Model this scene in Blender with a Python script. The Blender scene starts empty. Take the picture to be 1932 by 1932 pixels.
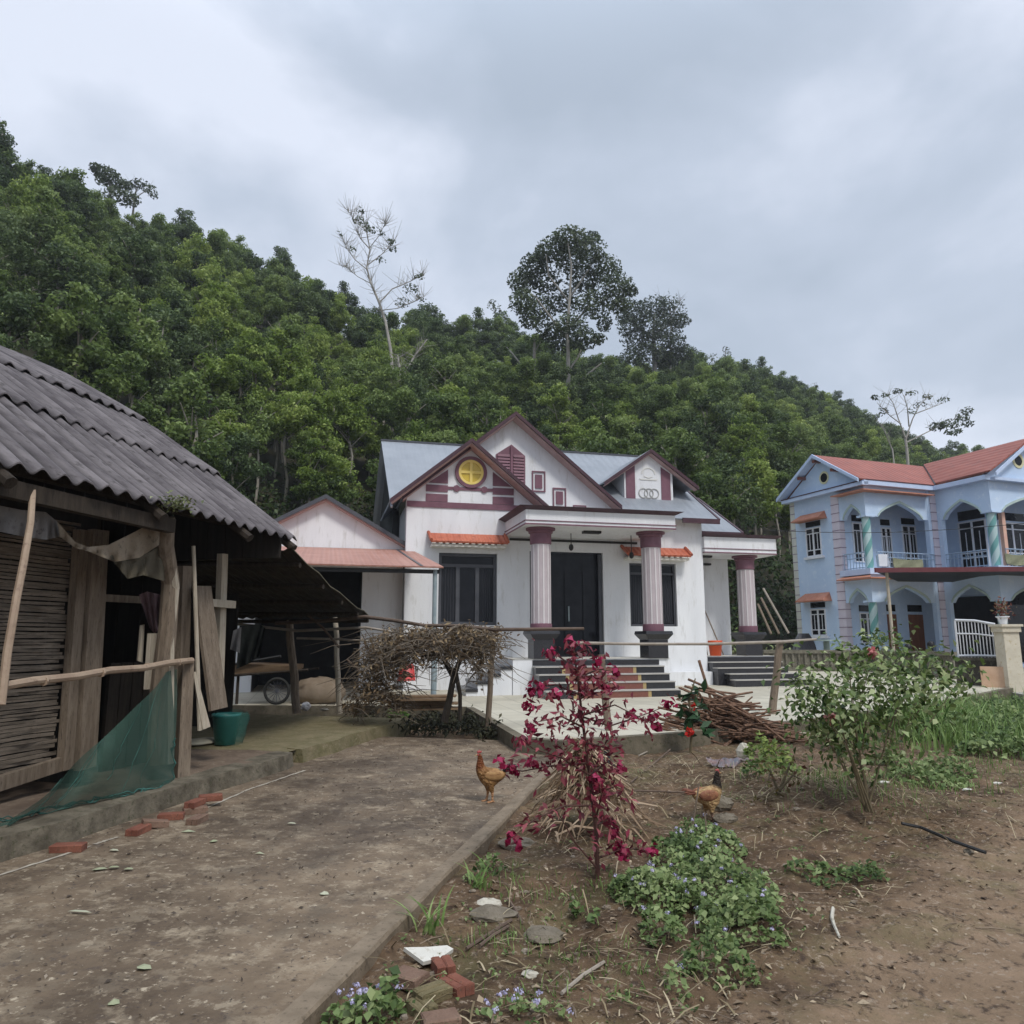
import bpy, math, random
import numpy as np
from math import sin, cos, pi, radians, sqrt, atan, atan2, hypot
from mathutils import Vector, Matrix
random.seed(7); RNG = np.random.default_rng(11)
sc = bpy.context.scene
COL = sc.collection
# ------------------------------------------------------------------ view geometry (used to measure distances off the photograph)
FPX = 1400.0; PIT = atan(239 / FPX); EYE = 1.5
def ray(px, py):
    u = (px - 966) / FPX; v = (966 - py) / FPX
    return (u, cos(PIT) - v * sin(PIT), sin(PIT) + v * cos(PIT))
def G(px, py, z=0.0):
    d = ray(px, py); t = (z - EYE) / d[2]; return Vector((d[0] * t, d[1] * t, z))
def D(px, py, Y):
    d = ray(px, py); t = Y / d[1]; return Vector((d[0] * t, Y, EYE + d[2] * t))
class Frame:
    """a building's own axes: u along its front, w out of its front"""
    def __init__(s, O, a):
        s.O = O; s.a = radians(a); s.u = (cos(s.a), sin(s.a)); s.w = (sin(s.a), -cos(s.a))
    def _hit(s, px, py, n, k):
        d = ray(px, py); t = (s.O[0] * n[0] + s.O[1] * n[1] + k) / (d[0] * n[0] + d[1] * n[1])
        return d[0] * t, d[1] * t, EYE + d[2] * t
    def at(s, px, py, w=0.0):
        x, y, z = s._hit(px, py, s.w, w); return ((x - s.O[0]) * s.u[0] + (y - s.O[1]) * s.u[1], z)
    def atu(s, px, py, u0):
        x, y, z = s._hit(px, py, s.u, u0); return ((x - s.O[0]) * s.w[0] + (y - s.O[1]) * s.w[1], z)
    def P(s, u, w, z):
        return Vector((s.O[0] + u * s.u[0] + w * s.w[0], s.O[1] + u * s.u[1] + w * s.w[1], z))
def pxof(p):
    x, y, z = p[0], p[1], p[2] - EYE
    f = y * cos(PIT) + z * sin(PIT); v = -y * sin(PIT) + z * cos(PIT)
    if f < 0.05: return (1e6, 1e6)
    return 966 + FPX * x / f, 966 - FPX * v / f

# ------------------------------------------------------------------ materials
def new_mat(name):
    m = bpy.data.materials.new(name); m.use_nodes = True
    nt = m.node_tree; b = nt.nodes['Principled BSDF']
    return m, nt, b
def nd(nt, typ, **kw):
    n = nt.nodes.new(typ)
    for k, v in kw.items(): setattr(n, k, v)
    return n
def c4(c): return (c[0], c[1], c[2], 1.0)
def mk(name, c1, c2=None, c3=None, scale=4.0, detail=5.0, rough=0.8, spec=0.3, bump=0.0, bscale=None, stretch=(1, 1, 1), metal=0.0, lo=0.35, hi=0.65, alpha=1.0, fine=0.0):
    """noise-mottled surface: base colour between c1, c2 (and flecks of c3), with a bump"""
    m, nt, b = new_mat(name); L = nt.links.new
    b.inputs['Roughness'].default_value = rough; b.inputs['Specular IOR Level'].default_value = spec; b.inputs['Metallic'].default_value = metal
    tc = nd(nt, 'ShaderNodeTexCoord'); mp = nd(nt, 'ShaderNodeMapping'); mp.inputs['Scale'].default_value = stretch
    L(tc.outputs['Object'], mp.inputs['Vector'])
    if c2 is None: c2 = tuple(x * 0.8 for x in c1)
    n1 = nd(nt, 'ShaderNodeTexNoise'); n1.inputs['Scale'].default_value = scale; n1.inputs['Detail'].default_value = detail; n1.inputs['Roughness'].default_value = 0.62
    L(mp.outputs['Vector'], n1.inputs['Vector'])
    r = nd(nt, 'ShaderNodeValToRGB'); r.color_ramp.elements[0].position = lo; r.color_ramp.elements[1].position = hi
    r.color_ramp.elements[0].color = c4(c1); r.color_ramp.elements[1].color = c4(c2)
    L(n1.outputs['Fac'], r.inputs['Fac']); out = r.outputs['Color']
    if c3 is not None:
        n2 = nd(nt, 'ShaderNodeTexNoise'); n2.inputs['Scale'].default_value = scale * 4.3; n2.inputs['Detail'].default_value = 4; n2.inputs['Roughness'].default_value = 0.7
        L(mp.outputs['Vector'], n2.inputs['Vector'])
        r2 = nd(nt, 'ShaderNodeValToRGB'); r2.color_ramp.elements[0].position = 0.55; r2.color_ramp.elements[1].position = 0.7
        L(n2.outputs['Fac'], r2.inputs['Fac'])
        mx = nd(nt, 'ShaderNodeMix', data_type='RGBA'); L(r2.outputs['Color'], mx.inputs['Factor']); L(out, mx.inputs['A']); mx.inputs['B'].default_value = c4(c3)
        out = mx.outputs['Result']
    L(out, b.inputs['Base Color'])
    if bump:
        nb = nd(nt, 'ShaderNodeTexNoise'); nb.inputs['Scale'].default_value = bscale or scale * 5; nb.inputs['Detail'].default_value = 6; nb.inputs['Roughness'].default_value = 0.65
        L(mp.outputs['Vector'], nb.inputs['Vector'])
        bp = nd(nt, 'ShaderNodeBump'); bp.inputs['Strength'].default_value = bump; bp.inputs['Distance'].default_value = 0.03
        L(nb.outputs['Fac'], bp.inputs['Height']); L(bp.outputs['Normal'], b.inputs['Normal'])
    if alpha < 1: b.inputs['Alpha'].default_value = alpha
    return m
def ribbed(name, c1, c2, axis=0, pitch=0.25, rough=0.45, metal=0.0, strength=0.6, stain=None):
    m = mk(name, c1, c2, c3=stain, scale=1.2, rough=rough, spec=0.4, metal=metal)
    nt = m.node_tree; b = nt.nodes['Principled BSDF']; L = nt.links.new
    tc = nd(nt, 'ShaderNodeTexCoord'); w = nd(nt, 'ShaderNodeTexWave', wave_type='BANDS', bands_direction='XYZ'[axis], wave_profile='SIN')
    w.inputs['Scale'].default_value = 2 * pi / pitch / 20.0
    L(tc.outputs['Object'], w.inputs['Vector'])
    bp = nd(nt, 'ShaderNodeBump'); bp.inputs['Strength'].default_value = strength; bp.inputs['Distance'].default_value = 0.03
    L(w.outputs['Fac'], bp.inputs['Height']); L(bp.outputs['Normal'], b.inputs['Normal'])
    return m
def leafmat(name, dark, mid, light, rough=0.5, trans=0.25, objvar=0.35):
    """leaf colour from the leaf's own tint and the plant's own random value"""
    m, nt, b = new_mat(name); L = nt.links.new
    at = nd(nt, 'ShaderNodeAttribute', attribute_name='tint'); oi = nd(nt, 'ShaderNodeObjectInfo')
    ma = nd(nt, 'ShaderNodeMath', operation='MULTIPLY_ADD'); ma.inputs[1].default_value = objvar; ma.inputs[2].default_value = -objvar / 2
    L(oi.outputs['Random'], ma.inputs[0])
    ad = nd(nt, 'ShaderNodeMath', operation='ADD', use_clamp=True); L(at.outputs['Fac'], ad.inputs[0]); L(ma.outputs[0], ad.inputs[1])
    r = nd(nt, 'ShaderNodeValToRGB'); e = r.color_ramp.elements
    e[0].color = c4(dark); e[0].position = 0.0; e[1].color = c4(light); e[1].position = 1.0
    k = e.new(0.5); k.color = c4(mid)
    L(ad.outputs[0], r.inputs['Fac']); L(r.outputs['Color'], b.inputs['Base Color'])
    b.inputs['Roughness'].default_value = rough; b.inputs['Specular IOR Level'].default_value = 0.25
    if trans:
        t = nd(nt, 'ShaderNodeBsdfTranslucent'); L(r.outputs['Color'], t.inputs['Color'])
        mx = nd(nt, 'ShaderNodeMixShader'); mx.inputs[0].default_value = trans
        L(b.outputs[0], mx.inputs[1]); L(t.outputs[0], mx.inputs[2]); L(mx.outputs[0], nt.nodes['Material Output'].inputs['Surface'])
    return m

# ------------------------------------------------------------------ mesh building
class M:
    def __init__(s): s.v = []; s.f = []; s.mi = []; s.cur = 0
    def add(s, vs, fs):
        o = len(s.v); s.v += [tuple(x) for x in vs]
        for f in fs: s.f.append(tuple(i + o for i in f)); s.mi.append(s.cur)
        return s
    def box(s, x0, x1, y0, y1, z0, z1):
        return s.add([(x0, y0, z0), (x1, y0, z0), (x1, y1, z0), (x0, y1, z0), (x0, y0, z1), (x1, y0, z1), (x1, y1, z1), (x0, y1, z1)],
                     [(0, 3, 2, 1), (4, 5, 6, 7), (0, 1, 5, 4), (1, 2, 6, 5), (2, 3, 7, 6), (3, 0, 4, 7)])
    def hexa(s, b, t):
        return s.add(list(b) + list(t), [(0, 3, 2, 1), (4, 5, 6, 7), (0, 1, 5, 4), (1, 2, 6, 5), (2, 3, 7, 6), (3, 0, 4, 7)])
    def prism(s, poly, h0, h1, ax='y'):
        """poly in the plane across ax, extruded from h0 to h1"""
        n = len(poly)
        def p(a, b, h): return (a, h, b) if ax == 'y' else ((h, a, b) if ax == 'x' else (a, b, h))
        return s.add([p(a, b, h0) for a, b in poly] + [p(a, b, h1) for a, b in poly],
                     [tuple(range(n)), tuple(range(2 * n - 1, n - 1, -1))] + [(i, n + i, n + (i + 1) % n, (i + 1) % n) for i in range(n)])
    def slab(s, q, t):
        """a plate on quad q, t thick below it"""
        q = [Vector(p) for p in q]; n = (q[1] - q[0]).cross(q[3] - q[0]).normalized() * t
        return s.hexa([p - n for p in q], q)
    def plate(s, poly, t):
        """a flat many-sided plate, t thick below its face"""
        q = [Vector(p) for p in poly]; n = len(q); nn = Vector((0, 0, 0))
        for a, b in zip(q, q[1:] + q[:1]): nn += a.cross(b)
        nn = nn.normalized() * t
        return s.add(q + [p - nn for p in q], [tuple(range(n)), tuple(range(2 * n - 1, n - 1, -1))] + [(i, n + i, n + (i + 1) % n, (i + 1) % n) for i in range(n)])
    def tube(s, pts, r, n=8, cap=True):
        pts = [Vector(p) for p in pts]; k = len(pts)
        rs = r if isinstance(r, (list, tuple)) else [r] * k
        vs = []; fs = []
        up = Vector((0, 0, 1)); prev = None
        for i, p in enumerate(pts):
            t = (pts[min(i + 1, k - 1)] - pts[max(i - 1, 0)]).normalized()
            a = t.cross(up if abs(t.z) < 0.95 else Vector((1, 0, 0))).normalized() if prev is None else (prev - t * prev.dot(t)).normalized()
            prev = a; b = t.cross(a)
            for j in range(n): vs.append(p + (a * cos(2 * pi * j / n) + b * sin(2 * pi * j / n)) * rs[i])
        for i in range(k - 1):
            for j in range(n): fs.append((i * n + j, i * n + (j + 1) % n, (i + 1) * n + (j + 1) % n, (i + 1) * n + j))
        if cap: fs.append(tuple(range(n - 1, -1, -1))); fs.append(tuple(range((k - 1) * n, k * n)))
        return s.add(vs, fs)
    def lathe(s, prof, n=20, c=(0, 0, 0), flute=0.0, nf=0):
        vs = []; fs = []; k = len(prof)
        for r, z in prof:
            for j in range(n):
                a = 2 * pi * j / n; rr = r * (1 - flute * (0.5 + 0.5 * cos(nf * a))) if nf else r
                vs.append((c[0] + rr * cos(a), c[1] + rr * sin(a), c[2] + z))
        for i in range(k - 1):
            for j in range(n): fs.append((i * n + j, i * n + (j + 1) % n, (i + 1) * n + (j + 1) % n, (i + 1) * n + j))
        fs.append(tuple(range(n - 1, -1, -1))); fs.append(tuple(range((k - 1) * n, k * n)))
        return s.add(vs, fs)
    def blob(s, c, r, nu=10, nv=7, jit=0.0, flat=1.0, rnd=random):
        vs = []; fs = []
        rr = r if isinstance(r, (list, tuple)) else (r, r, r * flat)
        for i in range(nv + 1):
            th = pi * i / nv
            for j in range(nu):
                ph = 2 * pi * j / nu; q = 1 + rnd.uniform(-jit, jit)
                vs.append((c[0] + rr[0] * q * sin(th) * cos(ph), c[1] + rr[1] * q * sin(th) * sin(ph), c[2] + rr[2] * q * cos(th)))
        for i in range(nv):
            for j in range(nu): fs.append((i * nu + j, (i + 1) * nu + j, (i + 1) * nu + (j + 1) % nu, i * nu + (j + 1) % nu))
        return s.add(vs, fs)
    def grid(s, P):
        """P[i][j] points -> sheet"""
        a = len(P); b = len(P[0])
        return s.add([p for row in P for p in row], [(i * b + j, i * b + j + 1, (i + 1) * b + j + 1, (i + 1) * b + j) for i in range(a - 1) for j in range(b - 1)])
    def build(s, name, mat, parent=None, org=None, rz=0.0, smooth=False, tint=None):
        me = bpy.data.meshes.new(name)
        o_ = Vector(org) if org is not None else None
        if o_ is None and parent is not None and parent.name in ORG: o_ = ORG[parent.name]
        vs = s.v
        if o_ is not None: vs = [(x - o_.x, y - o_.y, z - o_.z) for x, y, z in vs]
        me.from_pydata(vs, [], s.f)
        mats = mat if isinstance(mat, (list, tuple)) else [mat]
        for m in mats: me.materials.append(m)
        if len(mats) > 1: me.polygons.foreach_set('material_index', s.mi)
        if smooth: me.polygons.foreach_set('use_smooth', [True] * len(me.polygons))
        if tint is not None:
            at = me.attributes.new('tint', 'FLOAT', 'FACE'); at.data.foreach_set('value', tint)
        me.update()
        ob = bpy.data.objects.new(name, me); COL.objects.link(ob)
        if parent is not None: ob.parent = parent; 
        if parent is not None and parent.name in ORG: ORG[ob.name] = ORG[parent.name]
        if parent is None and org is not None: ob.location = org; ORG[ob.name] = Vector(org)
        return ob
ORG = {}
def tag(o, label=None, cat=None, group=None, kind=None):
    if label: o['label'] = label
    if cat: o['category'] = cat
    if group: o['group'] = group
    if kind: o['kind'] = kind
    return o
def thing(name, label, cat, loc, rz=0.0, group=None, world=True):
    """an Empty at the thing's base; with world=True its parts are written in world coordinates"""
    o = bpy.data.objects.new(name, None); COL.objects.link(o); o.location = loc; o.rotation_euler = (0, 0, rz); o.empty_display_size = 0.2
    if world: ORG[o.name] = Vector(loc)
    return tag(o, label, cat, group)
def struct(m, name, mat, smooth=False):
    o = m.build(name, mat, smooth=smooth); o['kind'] = 'structure'; return o
def copy_tree(o, parent=None):
    c = o.copy(); COL.objects.link(c); c.parent = parent
    for ch in o.children: copy_tree(ch, c)
    return c
def jitline(a, b, n, amp):
    a = Vector(a); b = Vector(b); out = []
    for i in range(n + 1):
        t = i / n; k = amp if 0 < i < n else 0
        out.append(a.lerp(b, t) + Vector((random.uniform(-k, k), random.uniform(-k, k), random.uniform(-k, k))))
    return out
def leaves(P, N, L, W, rng=RNG, curl=0.25, tint=None, up=None):
    """numpy leaf quads (two folded triangles pairs) at P, normals N; returns M and tints"""
    n = len(P); P = np.asarray(P, float); N = np.asarray(N, float)
    N /= np.linalg.norm(N, axis=1)[:, None] + 1e-9
    t = rng.normal(size=(n, 3)); t -= N * (t * N).sum(1)[:, None]; t /= np.linalg.norm(t, axis=1)[:, None] + 1e-9
    b = np.cross(N, t); L = np.broadcast_to(L, n)[:, None]; W = np.broadcast_to(W, n)[:, None]
    a0 = P - t * L * 0.5; a1 = P + t * L * 0.5 - N * L * curl
    l = P + b * W * 0.5 + N * W * 0.15; r = P - b * W * 0.5 + N * W * 0.15
    V = np.stack([a0, r, a1, l], 1).reshape(-1, 3)
    F = np.arange(4 * n).reshape(-1, 4)
    return V, F, (rng.random(n) if tint is None else np.asarray(tint))
def np_build(name, V, F, mat, parent=None, tint=None, org=None, smooth=False):
    me = bpy.data.meshes.new(name); V = np.asarray(V, np.float32).copy()
    o_ = org if org is not None else (ORG.get(parent.name) if parent is not None else None)
    if o_ is not None: V -= np.array(o_, np.float32)
    F = np.asarray(F, np.int32); n = len(F); k = F.shape[1]
    me.vertices.add(len(V)); me.vertices.foreach_set('co', V.ravel())
    me.loops.add(n * k); me.loops.foreach_set('vertex_index', F.ravel())
    me.polygons.add(n); me.polygons.foreach_set('loop_start', np.arange(0, n * k, k, dtype=np.int32))
    for m in (mat if isinstance(mat, (list, tuple)) else [mat]): me.materials.append(m)
    if tint is not None:
        at = me.attributes.new('tint', 'FLOAT', 'FACE'); at.data.foreach_set('value', np.asarray(tint, np.float32))
    me.update(calc_edges=True); me.validate()
    ob = bpy.data.objects.new(name, me); COL.objects.link(ob)
    if parent is not None: ob.parent = parent
    elif org is not None: ob.location = org
    if parent is not None and parent.name in ORG: ORG[ob.name] = ORG[parent.name]
    return ob
def vnoise(x, y, s, seed=0):
    """smooth value noise for numpy arrays"""
    x = np.asarray(x, float) / s + 1000; y = np.asarray(y, float) / s + 1000
    xi = np.floor(x).astype(int); yi = np.floor(y).astype(int); fx = x - xi; fy = y - yi
    fx = fx * fx * (3 - 2 * fx); fy = fy * fy * (3 - 2 * fy)
    def h(a, b):
        q = np.sin(a * 127.1 + b * 311.7 + seed * 74.7) * 43758.5453; return q - np.floor(q)
    return (h(xi, yi) * (1 - fx) + h(xi + 1, yi) * fx) * (1 - fy) + (h(xi, yi + 1) * (1 - fx) + h(xi + 1, yi + 1) * fx) * fy
# ================================================================== materials used everywhere
m_white = mk('white_plaster', (0.65, 0.66, 0.68), (0.745, 0.755, 0.77), c3=(0.57, 0.57, 0.56), scale=0.9, stretch=(1.6, 1.6, .35), detail=7, rough=0.88, bump=0.12, bscale=30)
m_grey_side = mk('grey_side_wall', (0.30, 0.30, 0.30), (0.42, 0.42, 0.42), c3=(0.22, 0.22, 0.22), scale=1.5, stretch=(1, 1, 0.3), rough=0.9)  # side wall, coloured greyer than the front plaster
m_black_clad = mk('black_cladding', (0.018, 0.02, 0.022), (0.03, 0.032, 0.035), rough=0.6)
m_maroon = mk('maroon_paint', (0.145, 0.068, 0.092), (0.19, 0.092, 0.12), scale=3, rough=0.6)
m_dmaroon = mk('dark_maroon_metal', (0.05, 0.025, 0.032), (0.07, 0.032, 0.042), rough=0.45)
m_pink = mk('pinkish_soffit', (0.44, 0.30, 0.28), (0.52, 0.38, 0.36), scale=3, rough=0.8)
m_cream = mk('cream_paint', (0.66, 0.64, 0.58), (0.74, 0.72, 0.66), scale=2, rough=0.8)
m_roof = ribbed('blue_grey_roof_sheet', (0.195, 0.213, 0.236), (0.242, 0.26, 0.285), axis=0, pitch=0.25, rough=0.42, strength=0.5)
m_tile = ribbed('red_awning_tile', (0.42, 0.11, 0.06), (0.52, 0.16, 0.09), axis=0, pitch=0.16, rough=0.6, strength=0.9, stain=(0.3, 0.09, 0.06))
m_brownroof = ribbed('brown_roof_sheet', (0.34, 0.165, 0.125), (0.42, 0.22, 0.17), axis=0, pitch=0.2, rough=0.5, strength=0.9)
m_granite = mk('black_granite', (0.016, 0.016, 0.019), (0.028, 0.028, 0.032), c3=(0.045, 0.045, 0.05), scale=30, rough=0.25, spec=0.5)
m_redstep = mk('red_granite', (0.15, 0.052, 0.038), (0.20, 0.075, 0.055), scale=25, rough=0.3, spec=0.5)
m_nosing = mk('pale_step_edge', (0.36, 0.34, 0.31), (0.43, 0.41, 0.38), rough=0.5)
m_yellowstep = mk('yellow_step_border', (0.34, 0.25, 0.11), (0.40, 0.31, 0.15), rough=0.4)
m_glass = mk('dark_window_glass', (0.006, 0.007, 0.010), (0.012, 0.013, 0.017), rough=0.08, spec=0.2)
m_frame = mk('grey_aluminium', (0.055, 0.058, 0.068), (0.075, 0.078, 0.088), rough=0.4)
m_colpink = mk('mauve_column_paint', (0.40, 0.345, 0.36), (0.45, 0.39, 0.405), scale=3, rough=0.7)
m_colstripe = mk('pale_column_stripe', (0.56, 0.525, 0.53), (0.62, 0.585, 0.585), rough=0.7)
m_yellow = mk('yellow_pane', (0.50, 0.36, 0.03), (0.60, 0.44, 0.05), rough=0.25, spec=0.5)
m_yellowbar = mk('pale_yellow_bar', (0.72, 0.56, 0.14), (0.78, 0.62, 0.2), rough=0.5)
m_emblem = mk('grey_emblem_paint', (0.30, 0.30, 0.29), (0.36, 0.36, 0.34), rough=0.7)
m_emblem2 = mk('faint_emblem_relief', (0.60, 0.60, 0.57), (0.64, 0.63, 0.58), rough=0.8)
m_lamp = mk('black_lamp_metal', (0.02, 0.02, 0.02), (0.03, 0.03, 0.03), rough=0.5)
m_pipe = mk('grey_pipe', (0.20, 0.25, 0.27), (0.28, 0.33, 0.34), rough=0.6)
m_floor = mk('porch_floor_tile', (0.55, 0.52, 0.45), (0.62, 0.59, 0.52), rough=0.4)

# ================================================================== ground, slab, yard, platform
def yard_z(y): return 0.18 + 0.021 * max(0.0, y - 16.0)
E13 = (sin(radians(13)), cos(radians(13)))            # direction the road and shed run in
def shed_xy(a, w):                                     # a along the road, w to the right of the origin
    return (a * E13[0] + w * E13[1], a * E13[1] - w * E13[0])
def ground_h(x, y):
    trk = np.clip((x - 1.03 * y + 2.4) / .8, 0, 1); rough_ = 1 - .72 * trk
    h = -0.075 + 0.05 * (vnoise(x, y, 0.9, 1) - 0.5) + rough_ * (0.055 * (vnoise(x, y, 0.30, 2) - 0.5) + 0.038 * (vnoise(x, y, 0.12, 3) - 0.5) + 0.022 * (vnoise(x, y, 0.06, 4) - 0.5))
    h += 0.16 * np.exp(-(((x - 3.1) / 0.9) ** 2 + ((y - 7.4) / 0.8) ** 2)) + 0.10 * np.exp(-(((x - 2.3) / 0.8) ** 2 + ((y - 8.6) / 0.9) ** 2))
    h += 0.05 * np.clip((y - 5.5) / 3, 0, 1) * (x > 0.3) - 0.03 * np.clip((4.7 - y) / 1.0, 0, 1) * (x > 0.8)
    h += 0.12 * np.exp(-(((x + 0.2) / 0.5) ** 2 + ((y - 6.3) / 0.0001) ** 2)) * 0
    return h
def axis_pts(segs):
    out = []
    for a, b, st in segs: out += list(np.arange(a, b, st))
    return np.array(out + [segs[-1][1]])
gx = axis_pts([(-260, -40, 20), (-40, -4, 2), (-4, -1.2, .3), (-1.2, 6.0, 0.04), (6.0, 14, 0.5), (14, 40, 2), (40, 260, 20)])
gy = axis_pts([(-60, 0, 10), (0, 2.2, 0.4), (2.2, 8.0, 0.035), (8.0, 12.5, 0.09), (12.5, 30, 0.7), (30, 60, 3), (60, 400, 20)])
X, Y = np.meshgrid(gx, gy); Z = ground_h(X, Y)
far = (Y > 14) | (X > 12) | (X < -4)
Z = np.where(far, -0.12, Z)
e = 14.0
nx = len(gx); idx = np.arange(X.size).reshape(X.shape)
F = np.stack([idx[:-1, :-1], idx[:-1, 1:], idx[1:, 1:], idx[1:, :-1]], -1).reshape(-1, 4)
def soil_material():
    m, nt, b = new_mat('garden_soil'); L = nt.links.new
    tc = nd(nt, 'ShaderNodeTexCoord'); P = tc.outputs['Object']
    def noise(s, d=6, r=0.65, st=(1, 1, 1)):
        mp = nd(nt, 'ShaderNodeMapping'); mp.inputs['Scale'].default_value = st; L(P, mp.inputs['Vector'])
        n = nd(nt, 'ShaderNodeTexNoise'); n.inputs['Scale'].default_value = s; n.inputs['Detail'].default_value = d; n.inputs['Roughness'].default_value = r; L(mp.outputs[0], n.inputs['Vector']); return n.outputs['Fac']
    def ramp(f, a, b_, ca, cb):
        r = nd(nt, 'ShaderNodeValToRGB'); r.color_ramp.elements[0].position = a; r.color_ramp.elements[1].position = b_; r.color_ramp.elements[0].color = c4(ca); r.color_ramp.elements[1].color = c4(cb); L(f, r.inputs['Fac']); return r.outputs['Color']
    def mix(f, a, b_):
        x = nd(nt, 'ShaderNodeMix', data_type='RGBA'); L(f, x.inputs['Factor']); L(a, x.inputs['A']); L(b_, x.inputs['B']); return x.outputs['Result']
    W = (1, 1, 1); K = (0, 0, 0)
    soil = ramp(noise(3.0), 0.32, 0.68, (0.050, 0.030, 0.017), (0.185, 0.120, 0.070))
    dirt = ramp(noise(2.2), 0.3, 0.7, (0.165, 0.110, 0.066), (0.30, 0.21, 0.138))
    # the trodden dirt track runs along the right of the garden
    sx = nd(nt, 'ShaderNodeSeparateXYZ'); L(P, sx.inputs[0])
    m1 = nd(nt, 'ShaderNodeMath', operation='MULTIPLY_ADD'); L(sx.outputs['Y'], m1.inputs[0]); m1.inputs[1].default_value = -1.03; L(sx.outputs['X'], m1.inputs[2])
    m2 = nd(nt, 'ShaderNodeMath', operation='MULTIPLY_ADD'); L(noise(1.3, 4), m2.inputs[0]); m2.inputs[1].default_value = 1.4; L(m1.outputs[0], m2.inputs[2])
    trk = ramp(m2.outputs[0], 0.0, 1.0, K, W)
    trk_n = trk.node; trk_n.color_ramp.elements[0].position = 0.0; trk_n.color_ramp.elements[1].position = 1.0
    sh = nd(nt, 'ShaderNodeMapRange'); sh.inputs[1].default_value = -2.3; sh.inputs[2].default_value = -1.6; L(m2.outputs[0], sh.inputs[0]); L(sh.outputs[0], trk_n.inputs['Fac'])
    c = mix(trk, soil, dirt)
    moss = nd(nt, 'ShaderNodeValToRGB'); moss.color_ramp.elements[0].position = 0.50; moss.color_ramp.elements[1].position = 0.66; moss.color_ramp.elements[1].color = (0.55, 0.55, 0.55, 1); L(noise(1.7, 7, 0.7), moss.inputs['Fac'])
    rg = nd(nt, 'ShaderNodeRGB'); rg.outputs[0].default_value = (0.125, 0.115, 0.05, 1)
    c = mix(moss.outputs['Color'], c, rg.outputs[0])
    fl = ramp(noise(24, 4, 0.7), 0.57, 0.66, K, (0.85, 0.85, 0.85)); rl = nd(nt, 'ShaderNodeRGB'); rl.outputs[0].default_value = (0.34, 0.27, 0.20, 1)
    c = mix(fl, c, rl.outputs[0])
    dk = ramp(noise(13, 5, 0.75), 0.54, 0.66, K, (0.85, 0.85, 0.85)); rd = nd(nt, 'ShaderNodeRGB'); rd.outputs[0].default_value = (0.05, 0.033, 0.024, 1)
    c = mix(dk, c, rd.outputs[0])
    L(c, b.inputs['Base Color']); b.inputs['Roughness'].default_value = 0.92; b.inputs['Specular IOR Level'].default_value = 0.2
    bp = nd(nt, 'ShaderNodeBump'); bp.inputs['Strength'].default_value = 0.9; bp.inputs['Distance'].default_value = 0.035; L(noise(17, 8, 0.72), bp.inputs['Height']); L(bp.outputs['Normal'], b.inputs['Normal'])
    return m
o = np_build('ground', np.stack([X, Y, Z], -1).reshape(-1, 3), F, soil_material()); o['kind'] = 'structure'
o.data.polygons.foreach_set('use_smooth', [True] * len(o.data.polygons))

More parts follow.
